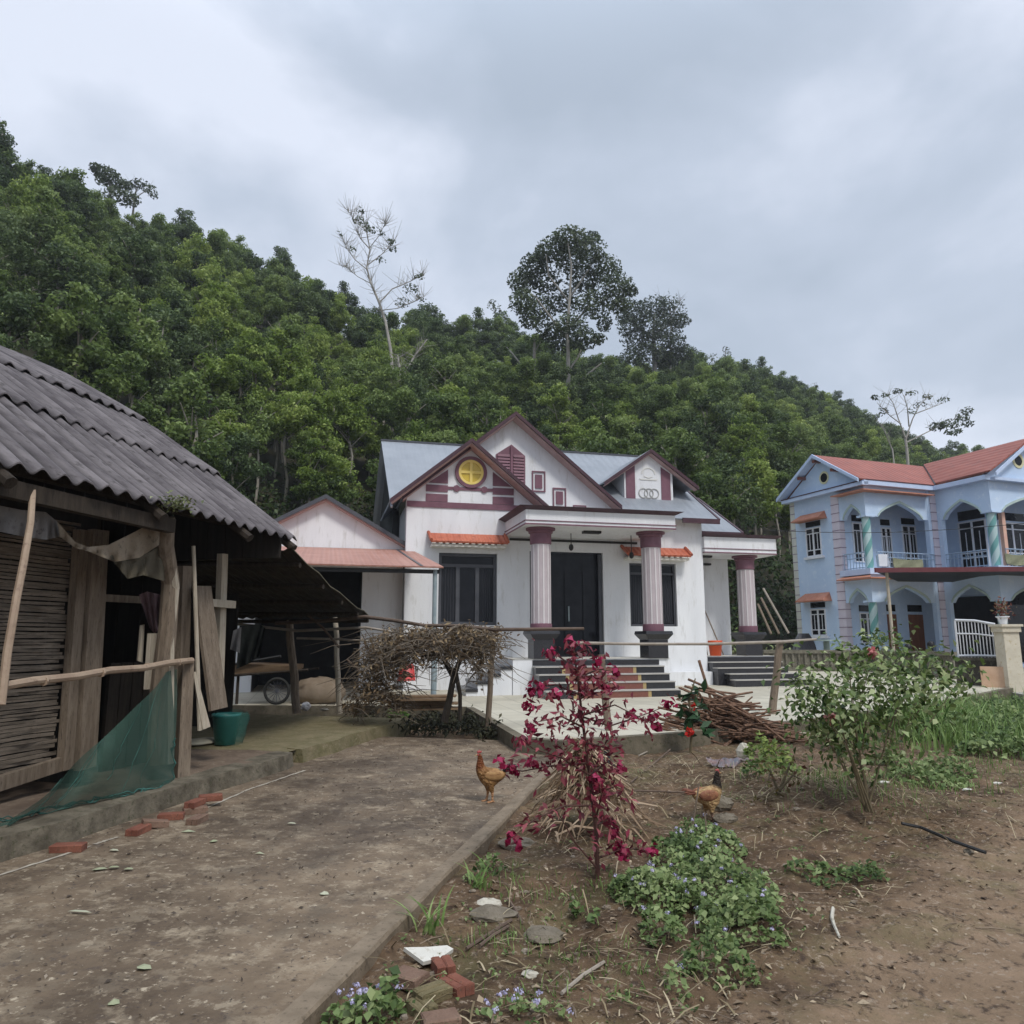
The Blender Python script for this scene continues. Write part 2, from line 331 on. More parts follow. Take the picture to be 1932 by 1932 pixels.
def slab_material():
    m, nt, b = new_mat('muddy_concrete'); L = nt.links.new
    tc = nd(nt, 'ShaderNodeTexCoord'); P = tc.outputs['Object']
    rot = nd(nt, 'ShaderNodeMapping'); rot.inputs['Rotation'].default_value = (0, 0, radians(13)); L(P, rot.inputs['Vector'])
    def noise(s, d=6, r=0.65, st=(1, 1, 1)):
        mp = nd(nt, 'ShaderNodeMapping'); mp.inputs['Scale'].default_value = st; L(rot.outputs[0], mp.inputs['Vector'])
        n = nd(nt, 'ShaderNodeTexNoise'); n.inputs['Scale'].default_value = s; n.inputs['Detail'].default_value = d; n.inputs['Roughness'].default_value = r; L(mp.outputs[0], n.inputs['Vector']); return n.outputs['Fac']
    def ramp(f, a, b_, ca, cb):
        r = nd(nt, 'ShaderNodeValToRGB'); r.color_ramp.elements[0].position = a; r.color_ramp.elements[1].position = b_; r.color_ramp.elements[0].color = c4(ca); r.color_ramp.elements[1].color = c4(cb); L(f, r.inputs['Fac']); return r.outputs['Color']
    def mix(f, a, b_):
        x = nd(nt, 'ShaderNodeMix', data_type='RGBA'); L(f, x.inputs['Factor']); L(a, x.inputs['A'])
        if isinstance(b_, tuple): x.inputs['B'].default_value = c4(b_)
        else: L(b_, x.inputs['B'])
        return x.outputs['Result']
    K = (0, 0, 0)
    c = ramp(noise(0.75, 8, .68), 0.36, 0.62, (0.062, 0.042, 0.026), (0.205, 0.150, 0.098))
    c = mix(ramp(noise(4.2, 6, 0.7), 0.50, 0.64, K, (0.85, 0.85, 0.85)), c, (0.32, 0.255, 0.175))      # dried, paler patches
    c = mix(ramp(noise(2.1, 6, 0.7), 0.55, 0.66, K, (0.7, 0.7, 0.7)), c, (0.066, 0.046, 0.031))        # damp mud
    c = mix(ramp(noise(9, 5, 0.7), 0.57, 0.68, K, (0.75, 0.75, 0.75)), c, (0.075, 0.056, 0.046))
    c = mix(ramp(noise(34, 3, 0.6), 0.61, 0.68, K, (0.85, 0.85, 0.85)), c, (0.055, 0.042, 0.036))
    c = mix(ramp(noise(19, 4, 0.65, (1, 1.0, 1)), 0.60, 0.68, K, (0.9, 0.9, 0.9)), c, (0.43, 0.36, 0.26))
    c = mix(ramp(noise(0.42, 7, 0.7), 0.50, 0.60, K, (0.62, 0.62, 0.62)), c, (0.055, 0.038, 0.025))     # broad damp stains
    c = mix(ramp(noise(6.5, 6, 0.75), 0.58, 0.63, K, (0.6, 0.6, 0.6)), c, (0.33, 0.27, 0.19))        # worn crusts
    L(c, b.inputs['Base Color']); rr0 = ramp(noise(0.42, 7, 0.7), 0.50, 0.62, (.85, .85, .85), (.45, .45, .45)); L(rr0, b.inputs['Roughness']); b.inputs['Specular IOR Level'].default_value = 0.35
    bp = nd(nt, 'ShaderNodeBump'); bp.inputs['Strength'].default_value = 0.7; bp.inputs['Distance'].default_value = 0.02; L(noise(24, 8, 0.7), bp.inputs['Height']); L(bp.outputs['Normal'], b.inputs['Normal'])
    return m
W_KERB, W_SLAB = -4.6, -1.55
m_slab = slab_material()
m_slabedge = mk('worn_concrete_edge', (0.15, 0.115, 0.078), (0.225, 0.175, 0.122), c3=(0.085, 0.066, 0.045), scale=6, rough=0.85, bump=0.3)
mm = M(); n = 90
av = np.linspace(-3, 11.2, n)
for i in range(n - 1):
    w0 = W_SLAB + 0.035 * (vnoise(av[i], 0, 0.7, 5) - .5); w1 = W_SLAB + 0.035 * (vnoise(av[i + 1], 0, 0.7, 5) - .5)
    e0 = 0.012 * (vnoise(av[i], 3, 0.3, 5) - .5); e1 = 0.012 * (vnoise(av[i + 1], 3, 0.3, 5) - .5)
    def q(a, w, z): x, y = shed_xy(a, w); return (x, y, z)
    wi = W_SLAB - 0.11
    mm.cur = 0; mm.add([q(av[i], -5.2, 0), q(av[i], wi, 0), q(av[i + 1], wi, 0), q(av[i + 1], -5.2, 0)], [(0, 1, 2, 3)])
    mm.cur = 1; mm.add([q(av[i], wi, 0), q(av[i], w0 - .01, .004 + e0), q(av[i + 1], w1 - .01, .004 + e1), q(av[i + 1], wi, 0), q(av[i], w0, -.012), q(av[i + 1], w1, -.012), q(av[i], w0 - .01, -.3), q(av[i + 1], w1 - .01, -.3)],
                       [(0, 1, 2, 3), (1, 4, 5, 2), (4, 6, 7, 5)])
mm.cur = 0
mm.add([q(11.2, -5.2, 0), q(11.2, W_SLAB - .11, 0), q(11.2, W_SLAB - .11, -.3), q(11.2, -5.2, -.3)], [(0, 1, 2, 3)])
struct(mm, 'concrete_path', [m_slab, m_slabedge])

# the raised yard in front of the houses
def paving_material():
    m, nt, b = new_mat('cream_yard_paving'); L = nt.links.new
    tc = nd(nt, 'ShaderNodeTexCoord'); mp = nd(nt, 'ShaderNodeMapping'); mp.inputs['Rotation'].default_value = (0, 0, radians(-14)); L(tc.outputs['Object'], mp.inputs['Vector'])
    br = nd(nt, 'ShaderNodeTexBrick', offset=0.0); br.inputs['Scale'].default_value = 1.0; br.inputs['Brick Width'].default_value = 0.5; br.inputs['Row Height'].default_value = 0.5; br.inputs['Mortar Size'].default_value = 0.012
    br.inputs['Color1'].default_value = (0.44, 0.405, 0.315, 1); br.inputs['Color2'].default_value = (0.49, 0.455, 0.36, 1); br.inputs['Mortar'].default_value = (0.33, 0.305, 0.24, 1)
    L(mp.outputs[0], br.inputs['Vector'])
    n = nd(nt, 'ShaderNodeTexNoise'); n.inputs['Scale'].default_value = 1.1; n.inputs['Detail'].default_value = 7; n.inputs['Roughness'].default_value = 0.7; L(mp.outputs[0], n.inputs['Vector'])
    r = nd(nt, 'ShaderNodeValToRGB'); r.color_ramp.elements[0].position = 0.45; r.color_ramp.elements[1].position = 0.72; r.color_ramp.elements[1].color = (0.6, 0.6, 0.6, 1); L(n.outputs['Fac'], r.inputs['Fac'])
    mx = nd(nt, 'ShaderNodeMix', data_type='RGBA'); L(r.outputs['Color'], mx.inputs['Factor']); L(br.outputs['Color'], mx.inputs['A']); mx.inputs['B'].default_value = (0.27, 0.25, 0.20, 1)
    L(mx.outputs['Result'], b.inputs['Base Color']); b.inputs['Roughness'].default_value = 0.6; b.inputs['Specular IOR Level'].default_value = 0.35
    return m
m_kerb = mk('mossy_concrete_kerb', (0.085, 0.072, 0.05), (0.16, 0.135, 0.095), c3=(0.06, 0.058, 0.03), scale=3, rough=0.9, bump=0.4)
yp = [(-12, 15.6), (-0.89, 14.86), (0.06, 10.34), (0.65, 9.98), (2.5, 10.9), (5.02, 12.66), (9, 16), (14, 20.5), (19, 24.0), (26, 29)]
mm = M()
for i in range(len(yp) - 1):
    a, b = yp[i], yp[i + 1]; nseg = 6
    for k in range(nseg):
        x0 = a[0] + (b[0] - a[0]) * k / nseg; y0 = a[1] + (b[1] - a[1]) * k / nseg; x1 = a[0] + (b[0] - a[0]) * (k + 1) / nseg; y1 = a[1] + (b[1] - a[1]) * (k + 1) / nseg
        dx, dy = -(b[1] - a[1]), (b[0] - a[0]); l = hypot(dx, dy); dx, dy = dx / l * .14, dy / l * .14
        j0 = 0.012 * (vnoise(x0, y0, .5, 9) - .5); j1 = 0.012 * (vnoise(x1, y1, .5, 9) - .5)
        z0, z1 = yard_z(y0) + .012 + j0, yard_z(y1) + .012 + j1
        mm.hexa([(x0, y0, -.3), (x1, y1, -.3), (x1 + dx, y1 + dy, -.3), (x0 + dx, y0 + dy, -.3)], [(x0, y0, z0), (x1, y1, z1), (x1 + dx, y1 + dy, z1), (x0 + dx, y0 + dy, z0)])
struct(mm, 'kerb', m_kerb)
mm = M()
rows = [(9.98, 0.12, 1.0)]
poly = [(p[0], p[1]) for p in yp]
ys = [15.5, 16, 20, 24, 28, 33, 40, 60]
# near tongue of the yard as one polygon at one level, then sloping strips behind it
mm.add([(x, y, 0.18) for x, y in [(-0.87, 14.9), (0.1, 10.4), (0.66, 10.06), (2.48, 10.98), (4.98, 12.72), (8.9, 16.0), (-12, 16.0), (-12, 15.66)]], [tuple(range(8))])
xs0 = [(-30, 8.9), (-30, 13.5), (-30, 19), (-30, 25), (-30, 30), (-30, 45), (-30, 60)]
yy = [16.0, 20.1, 24.05, 28.2, 33, 40, 60]
for i in range(len(yy) - 1):
    mm.add([(xs0[i][0], yy[i], yard_z(yy[i])), (xs0[i][1], yy[i], yard_z(yy[i])), (xs0[i + 1][1], yy[i + 1], yard_z(yy[i + 1])), (xs0[i + 1][0], yy[i + 1], yard_z(yy[i + 1]))], [(0, 1, 2, 3)])
struct(mm, 'paved_yard', paving_material())

# earth platform the shed stands on, with its concrete edge
m_earth = mk('packed_earth', (0.11, 0.078, 0.055), (0.175, 0.13, 0.095), c3=(0.22, 0.17, 0.12), scale=3, rough=0.9, bump=0.6, bscale=14)
m_moss = mk('mossy_earth', (0.13, 0.115, 0.055), (0.20, 0.165, 0.095), c3=(0.25, 0.20, 0.13), scale=5, rough=0.95, bump=0.8, bscale=18)
m_kerb2 = mk('dirty_cement_edge', (0.075, 0.062, 0.043), (0.17, 0.145, 0.105), c3=(0.05, 0.05, 0.025), scale=5, rough=0.85, bump=0.5)
mm = M(); av = np.linspace(-3, 12.3, 64)
PZ = 0.17
for i in range(63):
    for w0, w1 in ((-16, -9), (-9, -7), (-7, -5.8), (-5.8, -5.2), (-5.2, W_KERB - .12)):
        def pz(a, w): return PZ + (0.05 * (vnoise(a, w, .5, 21) - .5) if w > -6 else 0) - (0.02 if w > -5 else 0)
        mm.cur = 0 if av[i] < 8.2 else 1
        mm.add([q(av[i], w0, pz(av[i], w0)), q(av[i], w1, pz(av[i], w1)), q(av[i + 1], w1, pz(av[i + 1], w1)), q(av[i + 1], w0, pz(av[i + 1], w0))], [(0, 1, 2, 3)])
mm.cur = 1; mm.add([q(12.3, -16, PZ), q(12.3, W_KERB, PZ), q(12.3, W_KERB, -.3), q(12.3, -16, -.3)], [(0, 1, 2, 3)])
struct(mm, 'shed_platform', [m_earth, m_moss])
mm = M()
for i in range(63):
    a0, a1 = av[i], av[i + 1]
    if a0 > 8.2 and a0 < 8.5: continue
    t0, t1 = (0.17 + 0.03 * (vnoise(a, 1, .4, 31) - .5) for a in (a0, a1)); o0, o1 = (W_KERB + .06 * (vnoise(a, 7, .5, 32) - .5) + (0.0 if a < 8.3 else -.05) for a in (a0, a1))
    mm.cur = 0 if a0 < 8.2 else 1
    mm.hexa([q(a0, -4.85, -.2), q(a0, o0 + .05, -.2), q(a1, o1 + .05, -.2), q(a1, -4.85, -.2)], [q(a0, -4.85, t0), q(a0, o0, t0 - .012), q(a1, o1, t1 - .012), q(a1, -4.85, t1)])
struct(mm, 'platform_kerb', [m_kerb2, m_moss])
# ================================================================== the white house
HF = Frame(D(1140, 1180, 20), 14)
H0 = (HF.O[0], HF.O[1], 0.0)
house = thing('white_house', 'white single storey house with mauve trim, three front gables and a columned porch', 'house', H0, HF.a, world=False)
def hb(m, u0, u1, w0, w1, z0, z1): return m.box(u0, u1, -w1, -w0, z0, z1)
def wall_holes(m, u0, u1, z0, z1, holes, w0, w1):
    """a wall between w0 (inside) and w1 (outside) with rectangular openings"""
    us = sorted({u0, u1} | {h[0] for h in holes} | {h[1] for h in holes}); zs = sorted({z0, z1} | {h[2] for h in holes} | {h[3] for h in holes})
    us = [a for a in us if u0 <= a <= u1]; zs = [a for a in zs if z0 <= a <= z1]
    def hole(i, j):
        if i < 0 or j < 0 or i >= len(us) - 1 or j >= len(zs) - 1: return True
        cu = (us[i] + us[i + 1]) / 2; cz = (zs[j] + zs[j + 1]) / 2
        return any(h[0] < cu < h[1] and h[2] < cz < h[3] for h in holes)
    y0, y1 = -w1, -w0
    for i in range(len(us) - 1):
        for j in range(len(zs) - 1):
            if hole(i, j): continue
            a, b, c, d = us[i], us[i + 1], zs[j], zs[j + 1]
            m.add([(a, y0, c), (b, y0, c), (b, y0, d), (a, y0, d)], [(0, 1, 2, 3)]); m.add([(a, y1, c), (b, y1, c), (b, y1, d), (a, y1, d)], [(3, 2, 1, 0)])
            if hole(i - 1, j): m.add([(a, y0, c), (a, y0, d), (a, y1, d), (a, y1, c)], [(0, 1, 2, 3)])
            if hole(i + 1, j): m.add([(b, y0, c), (b, y1, c), (b, y1, d), (b, y0, d)], [(0, 1, 2, 3)])
            if hole(i, j - 1): m.add([(a, y0, c), (a, y1, c), (b, y1, c), (b, y0, c)], [(0, 1, 2, 3)])
            if hole(i, j + 1): m.add([(a, y0, d), (b, y0, d), (b, y1, d), (a, y1, d)], [(0, 1, 2, 3)])
FZ = 1.03                                             # porch floor
WL, WR, DR = (-4.46, -2.93, 1.84, 3.68), (0.76, 2.14, 1.83, 3.54), (-2.05, 0.0, FZ, 3.79)
m = M()
wall_holes(m, -5.31, 2.98, 0.1, 4.93, [WL, WR, DR], -0.2, 0.0)
m.prism([(-5.31, 4.93), (-1.92, 4.93), (-1.92, 5.0), (-3.715, 6.475), (-5.31, 5.165)], -0.0, 0.2)      # first gable
m.box(2.78, 2.98, .2, 8.0, .1, 4.6)
wall_holes(m, 2.98, 4.5, .1, 4.5, [], -1.5, -1.3)
m.box(4.3, 4.5, 1.5, 7.0, .1, 4.5)
m.prism([(-5.3, 4.86), (.45, 4.86), (.45, 5.03), (-2.45, 7.41), (-5.3, 5.07)], 0.27, 0.42)              # second, taller gable
m.prism([(0, 4.9), (8.0, 4.9), (4.0, 7.3)], 2.8, 2.95, ax='x')
m.build('wall', m_white, house)
m = M(); m.box(-5.3, -5.12, .2, 2.6, .1, 4.9); m.build('side_wall', m_grey_side, house)
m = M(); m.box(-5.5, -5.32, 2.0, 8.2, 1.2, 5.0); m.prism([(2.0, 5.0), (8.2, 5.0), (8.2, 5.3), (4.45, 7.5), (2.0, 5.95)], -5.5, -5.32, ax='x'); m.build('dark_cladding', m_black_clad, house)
# --- roofs
SL = 2.85 / 4.4
def roof_plane(name, p, t=0.05, mat=None, par=house):
    m = M(); m.slab(p, t); return m.build(name, mat or m_roof, par)
mz = lambda y: 4.76 + SL * (y + .4)
m = M(); m.plate([(x, y, mz(y)) for x, y in [(-5.75, -.4), (-5.70, -.4), (-5.70, -.10), (-3.70, 2.43), (-3.60, 2.38), (-2.45, 3.84), (.54, .05), (.54, -.4), (3.32, -.4), (3.32, 4.0), (-5.75, 4.0)]], .05); m.build('roof', m_roof, house)
roof_plane('rear_roof', [(3.32, 8.4, 4.76), (-5.75, 8.4, 4.76), (-5.75, 4.01, 7.61), (3.32, 4.01, 7.61)])
roof_plane('side_roof', [(2.99, .55, 4.56), (4.62, .55, 4.56), (4.62, 3.2, 6.09), (2.99, 3.2, 6.09)])
roof_plane('side_roof', [(4.62, 6.0, 4.56), (2.99, 6.0, 4.56), (2.99, 3.21, 6.09), (4.62, 3.21, 6.09)])
m = M(); m.box(-5.77, 3.34, 3.93, 4.07, 7.58, 7.64); m.build('roof_ridge', m_frame, house)
m = M(); hb(m, 2.2, 3.33, .385, .42, 4.64, 4.78); hb(m, 2.98, 4.63, -.56, -.53, 4.46, 4.58)
m.slab([(3.30, -.4, 4.79), (3.36, -.4, 4.79), (3.36, 4.0, 7.64), (3.30, 4.0, 7.64)], .12); m.slab([(4.6, .55, 4.59), (4.66, .55, 4.59), (4.66, 3.2, 6.12), (4.6, 3.2, 6.12)], .12)
m.build('eave_board', m_dmaroon, house)
def gable_roof(name, uc, zc, hw, slope, wf, wb, bt=0.12, soff=True):
    """a pitched roof over a front gable: sheets, dark barge edge and the pink soffit under the overhang"""
    m = M(); zl = zc - hw * slope
    m.slab([(uc - hw, -wf, zl), (uc, -wf, zc), (uc, -wb, zc), (uc - hw, -wb, zl)], -.04); m.slab([(uc, -wf, zc), (uc + hw, -wf, zl), (uc + hw, -wb, zl), (uc, -wb, zc)], -.04)
    r = m.build(name, m_roof, house)
    m = M()
    for sgn in (-1, 1):
        m = M(); m.prism([(uc, zc + .05), (uc + sgn * (hw + .04), zl + .05 - .04 * slope), (uc + sgn * (hw + .04), zl - .06 - .04 * slope), (uc, zc - .06)], -wf - .03, -wf + .02); m.build('barge_board', m_dmaroon, r)
    if soff:
        for sgn in (-1, 1):
            m = M(); m.prism([(uc, zc - .062), (uc + sgn * hw, zl - .062), (uc + sgn * (hw - .01), zl - .085), (uc, zc - .095)], -wf + .022, -wf + soff); m.build('soffit', m_pink, r)
    return r
gable_roof('gable_roof', -3.715, 6.58, 2.02, .82, .45, -3.2, soff=.46)
gable_roof('gable_roof', -2.45, 7.5, 2.95, .82, .12, -4.3, soff=.40)
gable_roof('dormer_roof', 1.76, 6.88, 1.43, .71, .98 - .0 - 1.5, -4.0, soff=.2)
# --- gable ornaments
def pr(u0, u1, z0, z1, w=0.0, t=.025, m=None):
    m = m or M(); hb(m, min(u0, u1), max(u0, u1), w, w + t, min(z0, z1), max(z0, z1)); return m
def zz(a, b): return ((1000 + a * .3623) / 1.5528, (1150 + b * .3623) / 1.5528)
def hz(a, b, w=0.0): return HF.at(*zz(a, b), w)
m = M(); hb(m, -5.31, -1.95, 0, .03, 4.84, 4.99); m.build('gable_band', m_maroon, house)
for sgn in (-1, 1):
    m = M(); c = -3.66; a, b = c + sgn * .60, c + sgn * 1.17
    pr(a, b, 5.0, 5.20, m=m); pr(a, b, 5.26, 5.44, m=m)
    m.prism([(a, 5.49), (b - sgn * .06, 5.49), (a, 5.86)], -.026, -.001)
    m.build('gable_panel', m_maroon, house)
m = M(); pr(-4.26, -3.06, 5.33, 5.41, m=m)
for c in (-4.03, -3.29):
    m.prism([(c + .09 * cos(k * pi / 4), 5.37 + .09 * sin(k * pi / 4)) for k in range(8)], -.04, -.001)
m.build('gable_bar', m_maroon, house)
def ring(m, cu, cz, r0, r1, w0, w1, n=40):
    vs = []; fs = []
    for j in range(n):
        a = 2 * pi * j / n
        for r in (r0, r1):
            for w in (w0, w1): vs.append((cu + r * cos(a), -w, cz + r * sin(a)))
    for j in range(n):
        p = 4 * j; s_ = 4 * ((j + 1) % n)
        fs += [(p + 1, s_ + 1, s_ + 3, p + 3), (p + 2, p + 3, s_ + 3, s_ + 2), (p, s_, s_ + 1, p + 1)]
    m.add(vs, fs)
def disc(m, cu, cz, r, w, n=40): m.add([(cu + r * cos(2 * pi * j / n), -w, cz + r * sin(2 * pi * j / n)) for j in range(n)], [tuple(range(n))])
RU, RZ = -3.65, 5.82
m = M(); ring(m, RU, RZ, .335, .425, .0, .06); rw = m.build('round_window', m_maroon, house)
m = M(); disc(m, RU, RZ, .34, .012); m.build('pane', m_yellow, rw)
m = M(); ring(m, RU, RZ, .27, .335, .012, .045); hb(m, RU - .275, RU + .275, .013, .04, RZ - .035, RZ + .035); hb(m, RU - .035, RU + .035, .014, .042, RZ - .275, RZ + .275); m.build('window_bar', m_yellowbar, rw)
# louvre vent and the small framed panels of the taller gable
w2 = -.27
lu0, lu1 = -2.92, -2.10
m = M(); uc = -2.49
m.prism([(lu0, 5.45), (lu1, 5.45), (lu1, 6.42), (uc, 6.72), (lu0, 6.42)], -w2 - .03, -w2 - .001)
vent = m.build('louvre_vent', m_maroon, house)
m = M()
for k in range(11):
    z = 5.55 + k * .085
    for a, b in ((lu0 + .04, uc - .05), (uc + .05, lu1 - .04)):
        m.hexa([(a, -w2 - .035, z - .03), (b, -w2 - .035, z - .03), (b, -w2 - .031, z + .02), (a, -w2 - .031, z + .02)], [(a, -w2 - .08, z - .045), (b, -w2 - .08, z - .045), (b, -w2 - .05, z + .035), (a, -w2 - .05, z + .035)])
hb(m, uc - .035, uc + .035, w2 + .031, w2 + .085, 5.45, 6.66); m.build('louvre', m_maroon, vent)
for c, z0, z1 in ((-1.72, 5.44, 6.02), (-1.13, 5.02, 5.58), (-.55, 4.75, 5.12)):
    m = M(); t = .035
    for a, b, d, e_ in ((c - .19, c + .19, z1 - t, z1), (c - .19, c + .19, z0, z0 + t), (c - .19, c - .19 + t, z0 + t, z1 - t), (c + .19 - t, c + .19, z0 + t, z1 - t)): hb(m, a, b, w2, w2 + .035, d, e_)
    hb(m, c - .10, c + .10, w2, w2 + .03, z0 + .1, z1 - .1); m.build('wall_panel', m_maroon, house)
# dormer
dw = -.72
m = M(); hb(m, .98, 2.5, dw - .15, dw, 5.3, 5.95); m.prism([(.98, 5.95), (2.5, 5.95), (2.5, 6.28), (1.76, 6.80), (.98, 6.25)], -dw, -dw + .15)
m.box(.98, 1.08, -dw + .151, 3.2, 5.35, 6.2); m.box(2.4, 2.5, -dw + .151, 3.2, 5.35, 6.2)
dm = m.build('dormer', m_white, house)
for a, b in ((1.03, 1.31), (2.13, 2.42)): m = M(); m.prism([(a, 5.36), (b, 5.36), (b, 6.30 + (.16 if a < 1.5 else -.03)), (a, 6.30 if a < 1.5 else 6.33 + .12)], -dw - .02, -dw - .001); m.build('dormer_panel', m_maroon, dm)
m = M()
for c in (1.56, 1.73, 1.90): ring(m, c, 5.65, .125, .15, dw, dw + .02, n=28)
m.build('three_ring_emblem', m_emblem, dm)
m = M()                                                                     # the faint relief above the rings
m.prism([(1.45, 6.08), (2.02, 6.08), (1.99, 6.04), (1.48, 6.04)], -dw - .015, -dw - .001)
for k in range(7):
    a0 = pi * k / 7; a1 = pi * (k + 1) / 7
    m.prism([(1.735 + .22 * cos(a0), 6.22 + .2 * sin(a0)), (1.735 + .22 * cos(a1), 6.22 + .2 * sin(a1)), (1.735 + .19 * cos(a1), 6.22 + .17 * sin(a1)), (1.735 + .19 * cos(a0), 6.22 + .17 * sin(a0))], -dw - .015, -dw - .001)
m.prism([(1.60, 6.16), (1.735, 6.12), (1.87, 6.16), (1.87, 6.14), (1.735, 6.10), (1.60, 6.14)], -dw - .015, -dw - .001)
m.build('faint_emblem', m_emblem2, dm)
# --- windows, door
def window(par, name, R, w, nbars, transom, frame_m, glass_m, fr=.05, bars=(), d=.06):
    u0, u1, z0, z1 = R; m = M()
    hb(m, u0, u1, w, w + d, z0, z0 + fr); hb(m, u0, u1, w, w + d, z1 - fr, z1); hb(m, u0, u0 + fr, w, w + d, z0 + fr, z1 - fr); hb(m, u1 - fr, u1, w, w + d, z0 + fr, z1 - fr)
    zt = z1 - fr
    if transom: hb(m, u0 + fr, u1 - fr, w, w + d * .9, transom - fr / 2, transom + fr / 2); zt = transom - fr / 2
    for k in range(1, nbars): c = u0 + (u1 - u0) * k / nbars; hb(m, c - fr * .6, c + fr * .6, w, w + d * .85, z0 + fr, zt)
    for b in bars: hb(m, u0 + fr, u1 - fr, w, w + d * .7, b - fr * .35, b + fr * .35)
    o = m.build(name, frame_m, par)
    m = M(); m.add([(u0 + .01, -w - .012, z0 + .01), (u1 - .01, -w - .012, z0 + .01), (u1 - .01, -w - .012, z1 - .01), (u0 + .01, -w - .012, z1 - .01)], [(0, 1, 2, 3)]); m.build('pane', glass_m, o)
    return o
window(house, 'window', WL, -.14, 3, 3.36, m_frame, m_glass, fr=.085)
window(house, 'window', WR, -.14, 3, 3.26, m_frame, m_glass, fr=.06)
m_curtain = mk('dim_curtain', (.018, .02, .026), (.034, .037, .044), scale=3, stretch=(16, 1, .4), rough=.9)
for u0, u1, z0, z1 in ((-4.36, -4.02, 1.95, 3.28), (-3.30, -3.03, 1.95, 3.28), (.84, 1.15, 1.92, 3.2), (1.78, 2.06, 1.92, 3.2)):
    m = M(); n_ = 14; P0 = [(u0 + (u1 - u0) * k / n_, .127 - .006 * sin(k * 2.1), z0) for k in range(n_ + 1)]; m.grid([P0, [(x, y, z1) for x, y, z in P0]]); m.build('curtain', m_curtain, house)
d_ = window(house, 'front_door', DR, -.16, 4, 3.3, m_glass, m_glass, fr=.06)
for a, b in ((-.12, -.02), (-2.04, -1.98)): m = M(); hb(m, a, b, -.1, -.05, FZ, 3.75); m.build('door_post', m_frame, d_)
m = M(); hb(m, -.98, -.95, -.1, -.05, 1.95, 2.35); m.build('handle', m_pipe, d_)
# light showing faintly on the hall wall lamps seen through the glass
def tiled_awning(par, u0, u1, z0, z1, wo, w=0.0, mat=None, name='tiled_awning', ends=True):
    m = M(); m.cur = 0
    m.slab([(u0 + .02, -w - wo, z0), (u1 - .02, -w - wo, z0), (u1, -w, z1), (u0, -w, z1)], .05)
    a = m.build(name, mat or m_tile, par)
    m = M()
    k = int((u1 - u0) / .16)
    for i in range(k): c = u0 + .09 + (u1 - u0 - .18) * i / (k - 1); hb(m, c - .045, c + .045, w + wo - .06, w + wo + .012, z0 - .065, z0 - .052)
    hb(m, u0 + .05, u1 - .05, w, w + wo - .08, z0 - .13, z0 - .066); m.build('awning_slab', m_cream, a)
    if ends:
        for e_ in (u0, u1): m = M(); m.tube([(e_, -w, z1 + .02), (e_ + (.02 if e_ == u0 else -.02), -w - wo, z0 + .02)], .045, 8); m.build('awning_ridge_tile', mat or m_tile, a)
    return a
tiled_awning(house, -4.74, -2.72, 3.93, 4.18, .42)
tiled_awning(house, .55, 2.45, 3.74, 3.98, .40)
# --- main porch canopy
m = M(); CW = 2.1
hb(m, -2.72, 1.13, .0, CW, 4.16, 4.52)
can = m.build('porch_canopy', m_white, house)
m = M(); hb(m, -2.74, 1.15, .01, CW + .02, 4.255, 4.275); hb(m, -2.73, 1.14, .01, CW + .01, 4.165, 4.20); m.build('canopy_stripe', m_maroon, can)
m = M(); m.hexa([(-2.72, -CW, 4.521), (1.13, -CW, 4.521), (1.13, 0, 4.521), (-2.72, 0, 4.521)], [(-2.90, -CW - .16, 4.60), (1.31, -CW - .16, 4.60), (1.31, 0, 4.60), (-2.90, 0, 4.60)]); m.build('canopy_edge', m_dmaroon, can)
m = M(); hb(m, -1.05, -.6, 1.3, 1.5, 4.10, 4.158); m.build('ceiling_light', m_lamp, can)
m = M(); hb(m, -2.6, 1.0, .002, .03, 4.05, 4.11); m.build('wall_band', m_lamp, can)
for x, z in ((-1.2, 3.84), (.45, 3.68)): m = M(); m.tube([(x, -.9, 4.16), (x, -.9, z)], .012, 6); m.blob((x, -.9, z - .04), (.065, .065, .09), 8, 6); m.build('hanging_lantern', m_lamp, can)
# --- columns
def column(par, u, w, zt, fz=FZ):
    c = (u, -w, fz); hh = zt - fz
    m = M(); m.lathe([(.235, .66), (.235, hh - .32)], 36, c); col_ = m.build('column', m_colpink, par)
    m = M()
    for j in range(12):
        a = 2 * pi * j / 12; x, y = u + .236 * cos(a), -w + .236 * sin(a); t = (-sin(a) * .017, cos(a) * .017); o_ = (cos(a) * .009, sin(a) * .009)
        b = [(x - t[0], y - t[1]), (x - t[0] + o_[0], y - t[1] + o_[1]), (x + t[0] + o_[0], y + t[1] + o_[1]), (x + t[0], y + t[1])]
        m.hexa([(p[0], p[1], fz + .80) for p in b], [(p[0], p[1], zt - .42) for p in b])
    m.build('fluting', m_colstripe, col_)
    m = M(); m.lathe([(.262, .655), (.262, .82), (.236, .83)], 28, c); m.lathe([(.238, hh - .40), (.262, hh - .39), (.262, hh - .14), (.30, hh - .12), (.30, hh - .055), (.36, hh - .05), (.36, hh - .002)], 28, c); m.build('capital', m_maroon, col_)
    m = M(); s_ = .27
    def sq(a, z): return [(u - a, -w - a, z), (u + a, -w - a, z), (u + a, -w + a, z), (u - a, -w + a, z)]
    m.hexa(sq(.26, fz + .001), sq(.26, fz + .45)); m.hexa(sq(.265, fz + .451), sq(.36, fz + .58)); m.hexa(sq(.36, fz + .581), sq(.345, fz + .655)); m.build('plinth', m_granite, col_)
column(house, -2.2, 1.55, 4.16); column(house, .70, 1.55, 4.16); column(house, 4.5, -.35, 3.86, 1.03)
